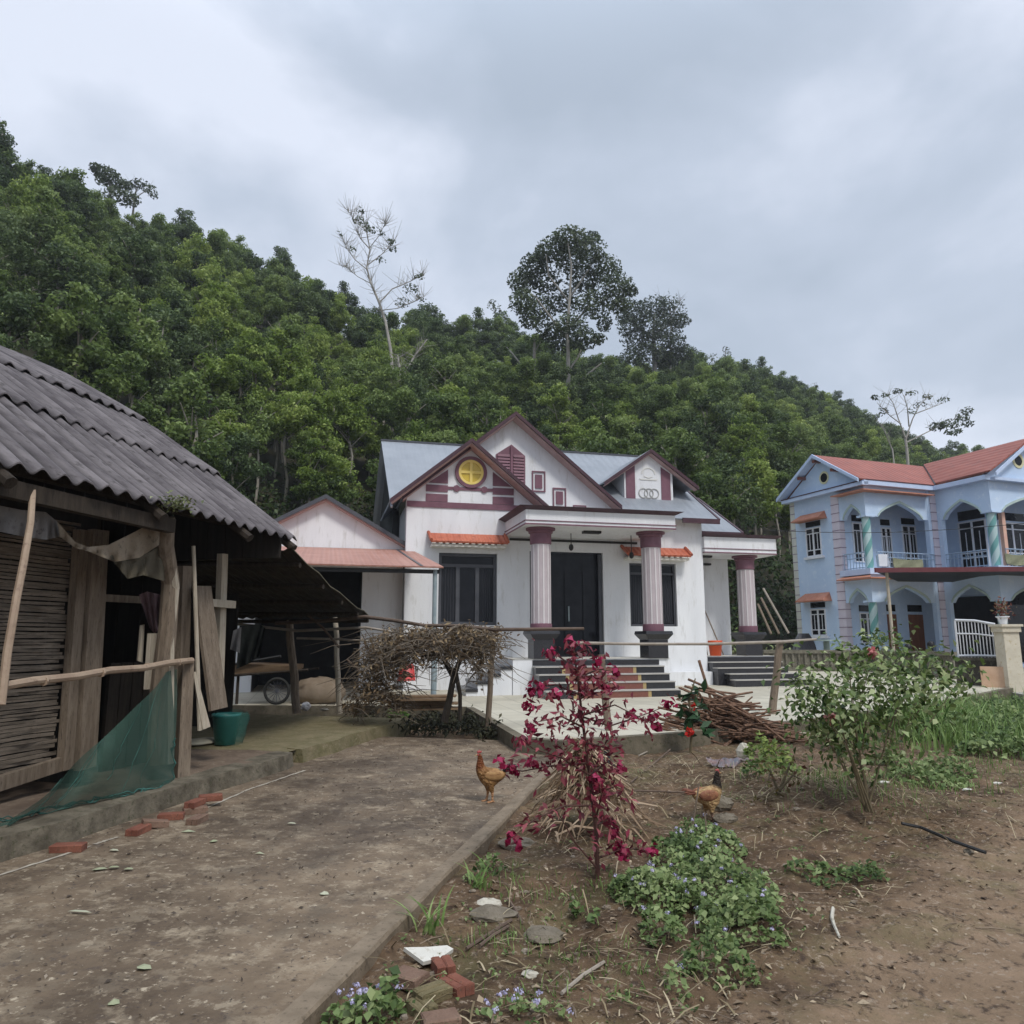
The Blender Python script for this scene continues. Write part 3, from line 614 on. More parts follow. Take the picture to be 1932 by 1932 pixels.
# --- porch floor and steps
m = M(); hb(m, -2.95, 1.0, 0.002, 1.76, .1, FZ - .005); hb(m, 1.0, 2.99, 0.002, .25, .1, .62); m.build('porch_base', m_white, house)
m = M(); hb(m, -2.96, 1.01, 0.004, 1.78, FZ - .004, FZ); m.build('porch_floor', m_floor, house)
def flight(par, u0, u1, wtop, n, z0, z1, tread, parts):
    """front steps: risers and treads in bands of stone; parts = [(u0,u1,material,name)]"""
    h = (z1 - z0) / n
    st = None
    for a, b, mt, nm in parts:
        m = M()
        for k in range(n): hb(m, a, b, wtop + tread * (k - .0), wtop + tread * (k + 1) - .004 if k < n - 1 else wtop + tread * (k + 1), z0 - .12, z1 - h * (k + 1) - .026) if k < n - 1 else None
        for k in range(n - 1): pass
        o = m.build(nm, mt, par if st is None else st); st = st or o
    m = M()
    for k in range(n - 1): hb(m, u0 - .01, u1 + .01, wtop + tread * k, wtop + tread * (k + 1) + .015, z1 - h * (k + 1) - .025, z1 - h * (k + 1))
    m.build('step_edge', m_nosing, st)
    return st
flight(house, -2.48, .72, 1.781, 5, .20, FZ, .275, [(.0, .72, m_granite, 'steps'), (-2.48, -1.85, m_granite, 'dark_band'), (-1.77, -.08, m_redstep, 'red_band'), (-.079, -.001, m_yellowstep, 'yellow_band'), (-1.849, -1.771, m_yellowstep, 'yellow_band')])
m = M(); hb(m, -2.48, .72, 1.76, 1.78, FZ - .15, FZ - .03); m.build('top_riser', m_granite, house)
m = M(); tr = m
for k in range(5):
    h = (FZ - .2) / 5; u1 = -2.96 - .27 * k
    hb(m, u1 - .27, u1, .25, 1.72, .1, FZ - h * (k + 1) - .07)
sd = m.build('side_steps', m_white, house)
m = M()
for k in range(5): u1 = -2.96 - .27 * k; hb(m, u1 - .29, u1 + .001, .24, 1.75, FZ - h * (k + 1) - .068, FZ - h * (k + 1))
m.build('side_tread', m_granite, sd)
# --- the side porch on the right
m = M(); hb(m, 2.981, 5.25, -1.29, .12, 3.86, 4.32); sc_ = m.build('side_canopy', m_white, house)
m = M(); hb(m, 2.981, 5.27, -1.28, .14, 3.985, 4.005); hb(m, 2.981, 5.26, -1.28, .13, 3.865, 3.90); m.build('canopy_stripe', m_maroon, sc_)
m = M(); m.hexa([(2.99, -.12, 4.321), (5.25, -.12, 4.321), (5.25, 1.29, 4.321), (2.99, 1.29, 4.321)], [(2.99, -.26, 4.40), (5.42, -.26, 4.40), (5.42, 1.29, 4.40), (2.99, 1.29, 4.40)]); m.build('canopy_edge', m_dmaroon, sc_)
m = M(); hb(m, 3.1, 3.9, -1.295, -1.2, 3.66, 3.72); m.build('wall_band', m_lamp, sc_); m = M(); hb(m, 3.2, 3.5, -.6, -.4, 3.80, 3.858); m.build('ceiling_light', m_lamp, sc_)
m = M(); hb(m, 2.99, 5.1, -1.29, -.02, .1, 1.025); m.build('side_porch_base', m_white, house)
m = M(); hb(m, 2.985, 5.12, -1.29, .0, 1.026, 1.03); m.build('side_porch_floor', m_floor, house)
m = M(); HS = (1.03 - .3) / 5
for k in range(5):
    a, b = (3.0, 5.12) if k < 3 else ((3.2, 5.35) if k == 3 else (3.2, 5.5))
    hb(m, a, b, .001 + .26 * (k - 1) if k else -.02, .001 + .26 * k, .15, 1.025 - HS * k - .024)
ss = m.build('side_porch_steps', m_granite, house)
m = M()
for k in range(1, 5):
    a, b = (3.0, 5.12) if k < 3 else ((3.2, 5.35) if k == 3 else (3.2, 5.5))
    hb(m, a - .01, b + .01, .001 + .26 * (k - 1), .016 + .26 * k, 1.025 - HS * k - .023, 1.025 - HS * k)
m.build('step_edge', m_nosing, ss)

# ================================================================== the annex at the left of the house
an = thing('annex', 'low white gabled annex with a brown sheet lean-to, left of the porch house', 'annex', H0, HF.a, world=False)
m = M(); AU = -7.33
wall_holes(m, -9.4, -5.312, .1, 3.9, [(-8.9, -6.34, .1, 3.25)], -.7, -.5)
m.prism([(-9.4, 3.9), (-5.33, 3.9), (-5.33, 3.83), (AU, 4.975), (-9.4, 3.83)][:2] + [(AU, 4.97)], .5, .7)
m.build('wall', m_white, an)
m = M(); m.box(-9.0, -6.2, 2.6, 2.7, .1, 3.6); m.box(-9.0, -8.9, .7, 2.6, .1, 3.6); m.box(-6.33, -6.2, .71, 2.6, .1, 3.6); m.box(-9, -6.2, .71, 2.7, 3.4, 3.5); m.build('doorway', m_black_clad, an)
m = M(); sl = .568
for sg in (-1, 1):
    q4 = [(AU, .25, 5.08), (AU + sg * 2.12, .25, 5.08 - 2.12 * sl), (AU + sg * 2.12, 5, 5.08 - 2.12 * sl), (AU, 5, 5.08)]
    m.slab(q4 if sg > 0 else [q4[1], q4[0], q4[3], q4[2]], .05)
ar = m.build('roof', m_roof, an)
for sg in (-1, 1):
    m = M(); m.prism([(AU, 5.02), (AU + sg * 2.12, 5.02 - 2.12 * sl), (AU + sg * 2.1, 4.97 - 2.1 * sl), (AU, 4.96)], .3, .498); m.build('soffit', m_pink, ar)
    m = M(); m.prism([(AU, 5.11), (AU + sg * 2.14, 5.11 - 2.14 * sl), (AU + sg * 2.14, 5.0 - 2.14 * sl), (AU, 5.0)], .22, .26); m.build('barge_board', m_frame, ar)
ub = HF.at(842, 1080, 4.0)
m = M(); A_ = (-9.6, .48, 3.78); 
lt = [(-9.6, -4.0, 2.93), (-4.95, -4.0, 2.93), (-5.1, .48, 3.78), (-9.6, .48, 3.78)]
m.slab(lt, .03); lo_ = m.build('lean_to_roof', m_brownroof, an)
m = M(); m.slab([(x, y, z + .012) for x, y, z in [(-5.42, -4.0, 2.93), (-5.36, -4.0, 2.93), (-5.47, .4, 3.768), (-5.53, .4, 3.768)]], .008); m.build('sheet_seam', m_frame, lo_)
m = M(); hb(m, -9.6, -5.0, 3.8, 3.86, 2.80, 2.88); m.build('purlin', m_lamp, lo_)
m = M(); m.tube([(-5.1, -3.85, .1), (-5.1, -3.85, 2.88)], .045, 10); m.build('post', m_pipe, an)
# ================================================================== the blue house
m_blue = mk('blue_wall_paint', (0.45, 0.58, 0.76), (0.52, 0.64, 0.80), c3=(0.60, 0.70, 0.83), scale=0.9, rough=0.85)
m_pblue = mk('pale_blue_trim', (0.44, 0.54, 0.72), (0.50, 0.60, 0.77), rough=0.8)
m_redroof = ribbed('red_roof_sheet', (0.22, 0.062, 0.042), (0.28, 0.085, 0.058), axis=0, pitch=0.3, rough=0.6, strength=.5, stain=(.17, .075, .06))
m_btile = mk('faded_awning_tile', (0.40, 0.16, 0.10), (0.47, 0.22, 0.15), scale=5, rough=0.7)
m_quoin = mk('pinkish_quoin', (0.56, 0.51, 0.58), (0.63, 0.58, 0.64), scale=2, rough=0.8)
m_quoin2 = mk('cream_quoin', (0.56, 0.56, 0.50), (0.62, 0.62, 0.56), scale=2, rough=0.8)
m_joint = mk('quoin_joint', (0.22, 0.17, 0.22), (0.26, 0.2, 0.26), rough=0.9)
m_arch = mk('pale_green_arch_trim', (0.36, 0.46, 0.44), (0.44, 0.54, 0.50), rough=0.8)
m_wframe = mk('white_window_frame', (0.66, 0.68, 0.72), (0.72, 0.74, 0.78), rough=0.6)
m_door = mk('brown_wooden_door', (0.16, 0.058, 0.028), (0.21, 0.08, 0.04), scale=3, stretch=(4, 4, .5), rough=0.5)
m_rail = mk('blue_grey_railing', (0.25, 0.34, 0.45), (0.31, 0.40, 0.51), rough=0.5)
m_ring = mk('pale_yellow_ring', (0.58, 0.56, 0.34), (0.62, 0.60, 0.40), rough=0.8)
m_orange = mk('orange_pilaster', (0.60, 0.36, 0.28), (0.64, 0.42, 0.33), rough=0.8)
def spiral_mat():
    m, nt, b = new_mat('striped_column_paint'); L = nt.links.new
    tc = nd(nt, 'ShaderNodeTexCoord'); w = nd(nt, 'ShaderNodeTexGradient', gradient_type='RADIAL'); L(tc.outputs['Object'], w.inputs['Vector'])
    sx = nd(nt, 'ShaderNodeSeparateXYZ'); L(tc.outputs['Object'], sx.inputs[0])
    ma = nd(nt, 'ShaderNodeMath', operation='MULTIPLY_ADD'); L(sx.outputs['Z'], ma.inputs[0]); ma.inputs[1].default_value = -1.25; m2 = nd(nt, 'ShaderNodeMath', operation='MULTIPLY'); m2.inputs[1].default_value = 2.0; L(w.outputs['Fac'], m2.inputs[0]); L(m2.outputs[0], ma.inputs[2])
    fr_ = nd(nt, 'ShaderNodeMath', operation='FRACT'); L(ma.outputs[0], fr_.inputs[0])
    r = nd(nt, 'ShaderNodeValToRGB'); r.color_ramp.elements[0].position = 0.42; r.color_ramp.elements[1].position = 0.5
    r.color_ramp.elements[0].color = (0.13, 0.32, 0.31, 1); r.color_ramp.elements[1].color = (0.40, 0.53, 0.53, 1)
    L(fr_.outputs[0], r.inputs['Fac']); L(r.outputs['Color'], b.inputs['Base Color']); b.inputs['Roughness'].default_value = 0.6
    return m
m_spiral = spiral_mat()
BA = D(1650, 1180, 29); BF = Frame(BA, 20); BG = .46
bh = thing('blue_house', 'two storey light blue house with red roof, arched verandas and striped columns', 'house', (BA[0], BA[1], 0), BF.a, world=False)
WLft = -4.2; UB = 3.74; WC = 2.43; UR = 8.3; ZE = 7.72; F2 = 4.22
def arch_panel(m, a0, a1, zs, zt, ztop, rise_pts=14, ax='u', h0=0, h1=.2, l0=None, l1=None):
    """spandrel wall above a pointed arch between a0 and a1; l0, l1 are the ends of the panel"""
    l0 = a0 if l0 is None else l0; l1 = a1 if l1 is None else l1
    pts = []
    for k in range(rise_pts + 1):
        t = k / rise_pts; x = a0 + (a1 - a0) * t; s_ = 1 - abs(2 * t - 1)
        pts.append((x, zs + (zt - zs) * (s_ ** .62)))
    for k in range(rise_pts):
        p0, p1 = pts[k], pts[k + 1]
        poly = [p0, p1, (p1[0], ztop), (p0[0], ztop)]
        if ax == 'u': m.prism([(x, z) for x, z in poly], -h1, -h0)
        else: m.prism([(-x, z) for x, z in poly], h0, h1, ax='x')
    for a, b in ((l0, a0), (a1, l1)):
        if b - a > .01:
            poly = [(a, zs), (b, zs), (b, ztop), (a, ztop)]
            if ax == 'u': m.prism(poly, -h1, -h0)
            else: m.prism([(-x, z) for x, z in poly], h0, h1, ax='x')
    return pts
def arch_trim(pts, ax, h, par, wd=.09, proud=.03):
    m = M()
    for k in range(len(pts) - 1):
        (x0, z0), (x1, z1) = pts[k], pts[k + 1]; poly = [(x0, z0 - .005), (x1, z1 - .005), (x1, z1 + wd), (x0, z0 + wd)]
        if ax == 'u': m.prism(poly, -h - proud, -h + .02)
        else: m.prism([(-x, z) for x, z in poly], h - proud, h + .02, ax='x')
    m.build('arch_trim', m_arch, par)
m = M()
# gable end wall (plane u=0): solid from the far end to the quoin, arches beyond it
m.box(0, .2, 1.45, 4.2, 0, ZE); m.prism([(4.35, ZE), (-.05, ZE), (2.25, 9.12)], 0, .2, ax='x')
m.box(.2, 8.3, 4.0, 4.2, 0, ZE)
# back walls of the verandas
m.box(.2, UB + 1.4, 1.45, 1.6, 0, ZE); m.box(UB + 1.4, UB + 1.55, -WC + 1.3, 1.45, 0, ZE); m.box(UB + 1.55, UR, -WC + 1.3, -WC + 1.45, 0, ZE)
m.box(UB, UB + .2, -.25, .05, 0, ZE) ; m.box(UB - .45, UB, -.02, .18, 0, ZE)
arches = []
for zs, zt, ztop in ((6.3, 6.92, ZE), (2.92, 3.52, 3.98)):
    arches.append(('x', 0.0, arch_panel(m, -1.18, -.22, zs, zt - .12, ztop, ax='x', h0=0, h1=.2, l0=-1.45, l1=.0)))
    arches.append(('u', 0.0, arch_panel(m, .62, 3.0, zs, zt, ztop, ax='u', h0=-.2, h1=0.0, l0=.2, l1=UB - .45)))
    arches.append(('x', UB, arch_panel(m, .36, 2.02, zs, zt, ztop, ax='x', h0=UB, h1=UB + .2, l0=.25, l1=WC)))
    arches.append(('u', WC, arch_panel(m, UB + .55, UR - .8, zs, zt + .05, ztop, ax='u', h0=WC - .2, h1=WC, l0=UB + .2, l1=UR)))
m.prism([(UB - .1, ZE), (UR + .1, ZE), (6.02, 9.25)], -WC, -WC + .2)
m.build('wall', m_blue, bh)
for ax, h, pts in arches: arch_trim(pts, ax, h, bh)
# floor slab / balcony edge, plinth
m = M(); m.box(-.12, UB, -.12, 1.45, 3.985, F2); m.box(UB - .12, UR, -WC - .12, -WC + 1.3, 3.985, F2); m.box(UB - .12, UB + 1.4, -WC + 1.3, 1.44, 3.985, F2); m.build('balcony_slab', m_pblue, bh)
m = M(); m.box(0, UB, 0, 1.45, 0, BG + .12); m.box(UB, UR, -WC, -WC + 1.3, 0, BG + .12); m.build('veranda_floor', m_pblue, bh)
# quoins
def quoin(x0, x1, y0, y1, z0, z1, mat, step=.36):
    m = M(); m.box(x0, x1, y0, y1, z0, z1); qn = m.build('quoin', mat, bh)
    m = M(); z = z0 + .3
    while z < z1 - .1: m.box(x0 - .012, x1 + .012, y0 - .012, y1 + .012, z, z + .028); z += step
    m.build('quoin_joint', m_joint, qn)
quoin(-.04, .22, 1.36, 1.76, .2, ZE - .35, m_quoin); quoin(3.45, 3.80, -.06, .24, .2, ZE - .2, m_quoin); quoin(-.03, .1, 3.98, 4.24, .2, ZE - .1, m_quoin2)
def bcol(u, w):
    for z0, zs, zt in ((BG, 2.9, 3.98), (F2, 6.28, ZE)):
        m = M(); m.lathe([(.16, .0), (.16, zs - z0)], 20); c = m.build('striped_column', m_spiral, bh); c.location = (u, -w, z0)
        m = M(); m.box(-.24, .24, -.24, .24, zs - z0, zs + .08 - z0); m.box(-.15, .17, -.17, .15, zs + .08 - z0, zt - .01 - z0); m.build('capital', m_blue, c)
bcol(.22, -.22); bcol(UB + .25, WC - .22)
m = M(); m.box(UB + 1.0, UB + 1.18, -WC + .35, -WC + .5, F2, 6.4); m.build('pilaster', m_orange, bh)
# roof: the two wings' red pitched roofs, eaves boards and gable boards
rt = .06
m = M(); m.slab([(-.35, -.22, 7.75), (UB + .0, -.22, 7.75), (6.02, 2.25, 9.28), (-.35, 2.25, 9.28)], rt); m.slab([(8.6, 4.62, 7.78), (-.35, 4.62, 7.78), (-.35, 2.25, 9.28), (8.6, 2.25, 9.28)], rt)
m.slab([(UB - .28, -WC - .35, 7.78), (6.02, -WC - .35, 9.33), (6.02, 2.25, 9.33), (UB - .05, -.2, 7.8)], -rt); m.slab([(6.02, -WC - .35, 9.33), (8.6, -WC - .35, 7.7), (8.6, 2.2, 7.7), (6.02, 2.2, 9.33)], -rt)
rf = m.build('roof', m_redroof, bh)
m = M(); m.tube([(UB - .1, -.2, 7.79), (6.02, 2.25, 9.33)], .035, 6); m.build('valley_gutter', m_frame, rf)
for sg in (-1, 1):
    m = M(); m.prism([(2.25, 9.30), (2.25 + sg * 2.40, 9.30 - 1.53), (2.25 + sg * 2.40, 9.30 - 1.67), (2.25, 9.15)], -.42, -.36, ax='x'); m.build('barge_board', m_pblue, rf)
    m = M(); m.prism([(2.25, 9.20), (2.25 + sg * 2.38, 9.20 - 1.52), (2.25 + sg * 2.36, 9.17 - 1.52), (2.25, 9.17)], -.358, -.002, ax='x'); m.build('soffit', m_pblue, rf)
    m = M(); m.prism([(6.02, 9.37), (6.02 + sg * 2.35, 9.37 - 1.6), (6.02 + sg * 2.35, 9.37 - 1.74), (6.02, 9.22)], -WC - .42, -WC - .36); m.build('barge_board', m_pblue, rf)
m = M(); m.box(-.2, UB - .18, -.26, .0, 7.52, 7.70); m.box(UB - .3, UB - .001, -WC - .1, .0, 7.52, 7.70); m.box(UB, UR, -WC - .28, -WC - .001, 7.50, 7.62); m.box(-.3, -.001, -.26, 4.45, 7.5, 7.64); m.build('cornice', m_pblue, bh)
m = M(); m.box(-.32, -.302, -.2, 4.45, 7.645, 7.69); m.box(-.1, UB - .2, -.28, -.262, 7.705, 7.74); m.build('cornice_edge', m_dmaroon, bh)
for y, z in ((3.2, 8.45), (2.25, 9.0), (1.25, 8.42)): m = M(); m.box(-.36, 0, y - .07, y + .07, z - .07, z + .05); m.build('roof_bracket', m_redstep, bh)
# verandas' own little roofs
for z, t in ((7.26, m_btile), (3.80, m_btile)):
    m = M(); m.hexa([(-.42, -.42, z), (UB - .46, -.42, z), (UB - .46, 0, z + .02), (-.42, 1.35, z)], [(-.42, -.42, z + .04), (UB - .46, -.42, z + .04), (UB - .46, 0, z + .16), (-.42, 1.35, z + .04)])
    m.add([(-.42, -.42, z + .05), (-.42, 1.35, z + .05), (-.003, 1.35, z + .17), (-.003, 0, z + .17)], [(3, 2, 1, 0)])
    m.build('veranda_roof', t, bh)
# windows
def bwin(par, ax, c0, c1, z0, z1, pos, over=None, sill=True, doorish=False):
    """white window of two casements with glazing bars; ax 'u' on a front wall, 'x' on the gable end"""
    m = M(); t = .05
    def bb(a0, a1, b0, b1, p0, p1):
        if ax == 'u': m.box(a0, a1, -pos - p1, -pos - p0, b0, b1)
        else: m.box(pos - p1, pos - p0, -a1, -a0, b0, b1)
    bb(c0, c1, z0, z0 + t, 0, .05); bb(c0, c1, z1 - t, z1, 0, .05); bb(c0, c0 + t, z0 + t, z1 - t, 0, .05); bb(c1 - t, c1, z0 + t, z1 - t, 0, .05)
    cm = (c0 + c1) / 2; bb(cm - .04, cm + .04, z0 + t, z1 - t, 0, .045)
    h = z1 - z0
    for f in ((.22, .80) if not doorish else (.26, .36, .86)):
        bb(c0 + t, cm - .04, z0 + h * f - .02, z0 + h * f + .02, 0, .04); bb(cm + .04, c1 - t, z0 + h * f - .02, z0 + h * f + .02, 0, .04)
    for c in ((c0 + cm) / 2, (cm + c1) / 2): bb(c - .012, c + .012, z0 + h * .24, z0 + h * .78, 0, .035)
    if sill: bb(c0 - .12, c1 + .12, z0 - .10, z0 - .003, 0, .12)
    w_ = m.build('window', m_wframe, par)
    m = M(); bb(c0 + .01, c1 - .01, z0 + .01, z1 - .01, -.004, .012); m.build('pane', m_glass, w_)
    if over:
        m = M(); bb(c0 + .02, c1 - .02, over[0], over[1], -.004, .02); m.build('transom_light', m_glass, w_)
def yawning(par, c0, c1, z0, z1, out):
    m = M(); m.hexa([(-out, -c1, z0), (-.002, -c1, z0), (-.002, -c0, z0), (-out, -c0, z0)], [(-out, -c1, z0 + .05), (-.002, -c1 + .12, z1), (-.002, -c0 - .12, z1), (-out, -c0, z0 + .05)]); m.build('tiled_awning', m_btile, par)
bwin(bh, 'x', -3.35, -2.45, 4.98, 6.22, 0.0, over=(6.27, 6.5)); yawning(bh, -3.75, -2.05, 6.52, 6.86, .45)
bwin(bh, 'x', -3.38, -2.5, 1.62, 2.74, 0.0, over=(2.80, 3.02)); yawning(bh, -3.78, -2.1, 3.05, 3.42, .45)
def xring(m, par, cy, cz, r0, r1, x):
    n = 28; vs = []; fs = []
    for j in range(n):
        a = 2 * pi * j / n
        for r in (r0, r1): vs.append((x, cy + r * cos(a), cz + r * sin(a)))
    for j in range(n): p = 2 * j; q_ = 2 * ((j + 1) % n); fs.append((p, p + 1, q_ + 1, q_))
    m.add(vs, fs)
m = M(); xring(m, bh, 2.05, 8.26, .19, .28, -.02); rr = m.build('round_vent', m_ring, bh)
m = M(); m.add([(-.025, 2.05 + .195 * cos(2 * pi * j / 28), 8.26 + .195 * sin(2 * pi * j / 28)) for j in range(28)], [tuple(range(28))]); m.build('vent_hole', m_glass, rr)
m = M(); ring(m, 5.5, 8.44, .21, .31, WC - .01, WC + .03, n=28); rr = m.build('round_vent', m_ring, bh)
m = M(); disc(m, 5.5, 8.44, .215, WC + .012, n=28); m.build('vent_hole', m_glass, rr)
wi = -1.45
def uw(a, b, w): return BF.at((2250 + a * .3882) / 1.5528, (1200 + b * .3882) / 1.5528, w)
for a0, a1, zz0, zz1, ov in ((640, 765, 4.6, 6.28, (6.34, 6.6)), (855, 930, 4.25, 6.15, (6.25, 6.5)), (1015, 1118, 4.5, 6.3, (6.36, 6.62))):
    bwin(bh, 'u', uw(a0, 1000, wi)[0], uw(a1, 1000, wi)[0], zz0 + .02, zz1, wi, over=ov, sill=False)
bwin(bh, 'u', uw(690, 1600, wi)[0], uw(805, 1600, wi)[0], 1.3, 2.55, wi, over=(2.6, 2.85), sill=False)
for a0, a1 in ((900, 965), (1060, 1165)):
    m = M(); u0, u1 = uw(a0, 1600, wi)[0], uw(a1, 1600, wi)[0]; m.box(u0, u1, -wi - .05, -wi - .001, BG + .13, 2.5); dd = m.build('door', m_door, bh)
    m = M(); m.box(u0, u1, -wi - .03, -wi - .002, 2.62, 2.9); m.build('transom_light', m_glass, dd)
# doors of the right wing
ud = UB + 1.4
def wd(a, b): return BF.atu((2250 + a * .3882) / 1.5528, (1200 + b * .3882) / 1.5528, ud)[0]
bwin(bh, 'x', wd(1440, 900) - .0, wd(1650, 900), F2 + .02, 6.3, ud, over=(6.36, 6.75), sill=False, doorish=True)
wd0, wd1 = UB + 2.0, UB + 3.6
bwin(bh, 'u', wd0, wd1, F2 + .02, 6.2, WC - 1.3, over=(6.28, 6.6), sill=False, doorish=True)
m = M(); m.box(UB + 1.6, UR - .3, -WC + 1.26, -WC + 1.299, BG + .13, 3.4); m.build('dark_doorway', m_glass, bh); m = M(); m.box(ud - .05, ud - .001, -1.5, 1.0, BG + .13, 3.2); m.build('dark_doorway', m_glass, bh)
# balcony railings
def railing(m, p0, p1, z0, z1, nb=7):
    a = Vector(p0); b = Vector(p1)
    for z in (z1, z0 + .06, (z0 + z1) / 2 + .12): m.tube([(a.x, a.y, z), (b.x, b.y, z)], .018 if z < z1 else .026, 6)
    for k in range(nb + 1):
        p = a.lerp(b, k / nb); m.tube([(p.x, p.y, z0), (p.x, p.y, z1)], .014, 5)
m = M(); railing(m, (.02, .02 + .2, 0), (.02, 1.3, 0), F2, F2 + .66); m.build('balcony_railing', m_rail, bh)
m = M(); railing(m, (.4, -.03, 0), (3.4, -.03, 0), F2, F2 + .66, 14); m.build('balcony_railing', m_rail, bh)
m = M(); railing(m, (UB + .05, -.25, 0), (UB + .05, -WC + .4, 0), F2, F2 + .66, 10); m.build('balcony_railing', m_rail, bh)
m = M(); railing(m, (UB + .5, -WC - .03, 0), (UR, -WC - .03, 0), F2, F2 + .66, 16); m.build('balcony_railing', m_rail, bh)

# --- laundry and planters on the balcony
m_sack = mk('olive_cloth', (0.20, 0.21, 0.13), (0.27, 0.27, 0.18), scale=5, rough=0.9)
def drape(name, p0, p1, zt, zb, mat, label, cat, sag=.05, th=.03):
    a = Vector(p0); b = Vector(p1); n = 14; P = []
    nrm = Vector((-(b - a).y, (b - a).x, 0)).normalized()
    for i in range(7):
        row = []
        for j in range(n + 1):
            t = j / n; q_ = a.lerp(b, t) + nrm * (.03 * sin(9 * t + i * .7) * (i / 6))
            row.append((q_.x, q_.y, zt - (zt - zb) * i / 6 - sag * sin(pi * t)))
        P.append(row)
    m = M(); m.grid(P); m.grid([[(x + nrm.x * th, y + nrm.y * th, z) for x, y, z in r] for r in P])
    return tag(m.build(name, mat, org=(a.x, a.y, zb)), label, cat)
p = lambda u, w, z: BF.P(u, w, z)
drape('hanging_cloth', p(1.15, .08, 0), p(2.7, .08, 0), 4.66, 4.28, m_sack, 'olive cloth hung on the balcony rail beneath the left upstairs arch of the blue house', 'cloth')
drape('hanging_cloth', p(UB + .35, WC + .1, 0), p(UB + 1.5, WC + .1, 0), 4.7, 4.3, m_sack, 'olive cloth on the balcony rail beside the orange pilaster of the blue house', 'cloth')
m = M(); pt = p(.62, .02, 4.6); m.hexa([(pt.x - .16, pt.y - .1, 4.3), (pt.x + .16, pt.y - .1, 4.3), (pt.x + .16, pt.y + .1, 4.3), (pt.x - .16, pt.y + .1, 4.3)], [(pt.x - .18, pt.y - .12, 4.78), (pt.x + .18, pt.y - .12, 4.78), (pt.x + .16, pt.y + .12, 4.74), (pt.x - .16, pt.y + .12, 4.74)])
tag(m.build('folded_cloth', m_wframe, org=(pt.x, pt.y, 4.3)), 'white folded cloth on the balcony rail by the left striped column upstairs', 'cloth')

# --- carport in front of the blue house
m_cpole = mk('beige_pole', (0.36, 0.31, 0.24), (0.42, 0.37, 0.29), rough=0.7)
c0 = D(1652, 1074, 26.6); zc = c0.z
cp = thing('carport', 'flat dark red carport roof on a thin beige pole in front of the blue house', 'carport', (c0.x, c0.y, 0))
def bxy(u, w): v = BF.P(u, w, 0); return v.x, v.y
tl = bxy(UB - .6, .5); 
m = M(); A0 = (c0.x, c0.y); A1 = (c0.x + 14, c0.y - 1.2); B1 = (A1[0] + 2, A1[1] + 8.0); B0 = bxy(1.0, .35)
m.hexa([(A0[0], A0[1], zc - .10), (A1[0], A1[1], zc - .10), (B1[0], B1[1], 4.0 - .1), (B0[0], B0[1], 3.7)], [(A0[0], A0[1], zc), (A1[0], A1[1], zc), (B1[0], B1[1], 4.0), (B0[0], B0[1], 3.8)])
m.build('carport_roof', m_black_clad, cp)
m = M(); d_ = Vector((A1[0] - A0[0], A1[1] - A0[1])).normalized(); nx_, ny_ = d_.y * .04, -d_.x * .04
m.hexa([(A0[0] - .05, A0[1], zc - .12), (A0[0] + nx_, A0[1] + ny_, zc - .12), (A1[0] + nx_, A1[1] + ny_, zc - .12), (A1[0], A1[1] - .004, zc - .12)], [(A0[0] - .05, A0[1], zc + .05), (A0[0] + nx_, A0[1] + ny_, zc + .05), (A1[0] + nx_, A1[1] + ny_, zc + .05), (A1[0], A1[1] - .004, zc + .05)])
m.build('roof_edge', mk('wine_red_metal', (0.10, 0.025, 0.03), (0.13, 0.035, 0.04), rough=0.5), cp)
pp = D(1684, 1200, 26.9); m = M(); m.tube([(pp.x, pp.y, .3), (pp.x - .02, pp.y, zc - .1)], .055, 10); m.build('pole', m_cpole, cp)
# back wall in the shade of the carport, beyond the gate
# --- front wall with balusters, gate and pillar
m_oldconc = mk('weathered_concrete', (0.115, 0.105, 0.08), (0.20, 0.185, 0.145), c3=(0.07, 0.068, 0.05), scale=4, rough=0.95, bump=0.3)
wa, wb_, wc_ = D(1440, 1226, 26.5), D(1645, 1236, 26.0), D(1800, 1243, 22.5)
lw = thing('low_front_wall', 'low weathered concrete baluster wall in front of the blue house', 'wall', (wa.x, wa.y, 0))
def wallrun(a, b, z0, z1, t, m):
    a = Vector((a[0], a[1])); b = Vector((b[0], b[1])); d = (b - a).normalized(); n_ = Vector((-d.y, d.x)) * t / 2
    m.hexa([(a.x - n_.x, a.y - n_.y, z0), (b.x - n_.x, b.y - n_.y, z0), (b.x + n_.x, b.y + n_.y, z0), (a.x + n_.x, a.y + n_.y, z0)], [(a.x - n_.x, a.y - n_.y, z1), (b.x - n_.x, b.y - n_.y, z1), (b.x + n_.x, b.y + n_.y, z1), (a.x + n_.x, a.y + n_.y, z1)])
zt = wa.z
m = M(); wallrun(wa, wb_, zt - .12, zt, .26, m); wallrun(wb_, wc_, zt - .12, zt - .001, .26, m); m.build('coping', m_oldconc, lw)
m = M(); wallrun(wa, wb_, .1, .52, .2, m); wallrun(wb_, wc_, .1, .52, .2, m); wallrun(wa, wb_, .52, zt - .12, .06, m); wallrun(wb_, wc_, .52, zt - .12, .06, m); m.build('wall_base', m_oldconc, lw)
m = M()
for a, b in ((wa, wb_), (wb_, wc_)):
    L_ = (Vector((b[0], b[1])) - Vector((a[0], a[1]))).length; nb = int(L_ / .2)
    for k in range(nb):
        t = (k + .5) / nb; x, y = a[0] + (b[0] - a[0]) * t, a[1] + (b[1] - a[1]) * t - .06
        m.lathe([(.035, .0), (.06, .1), (.03, .2), (.055, zt - .12 - .52 - .06), (.04, zt - .12 - .52)], 7, (x, y, .52))
m.build('baluster', m_oldconc, lw).__setitem__('kind', 'stuff')
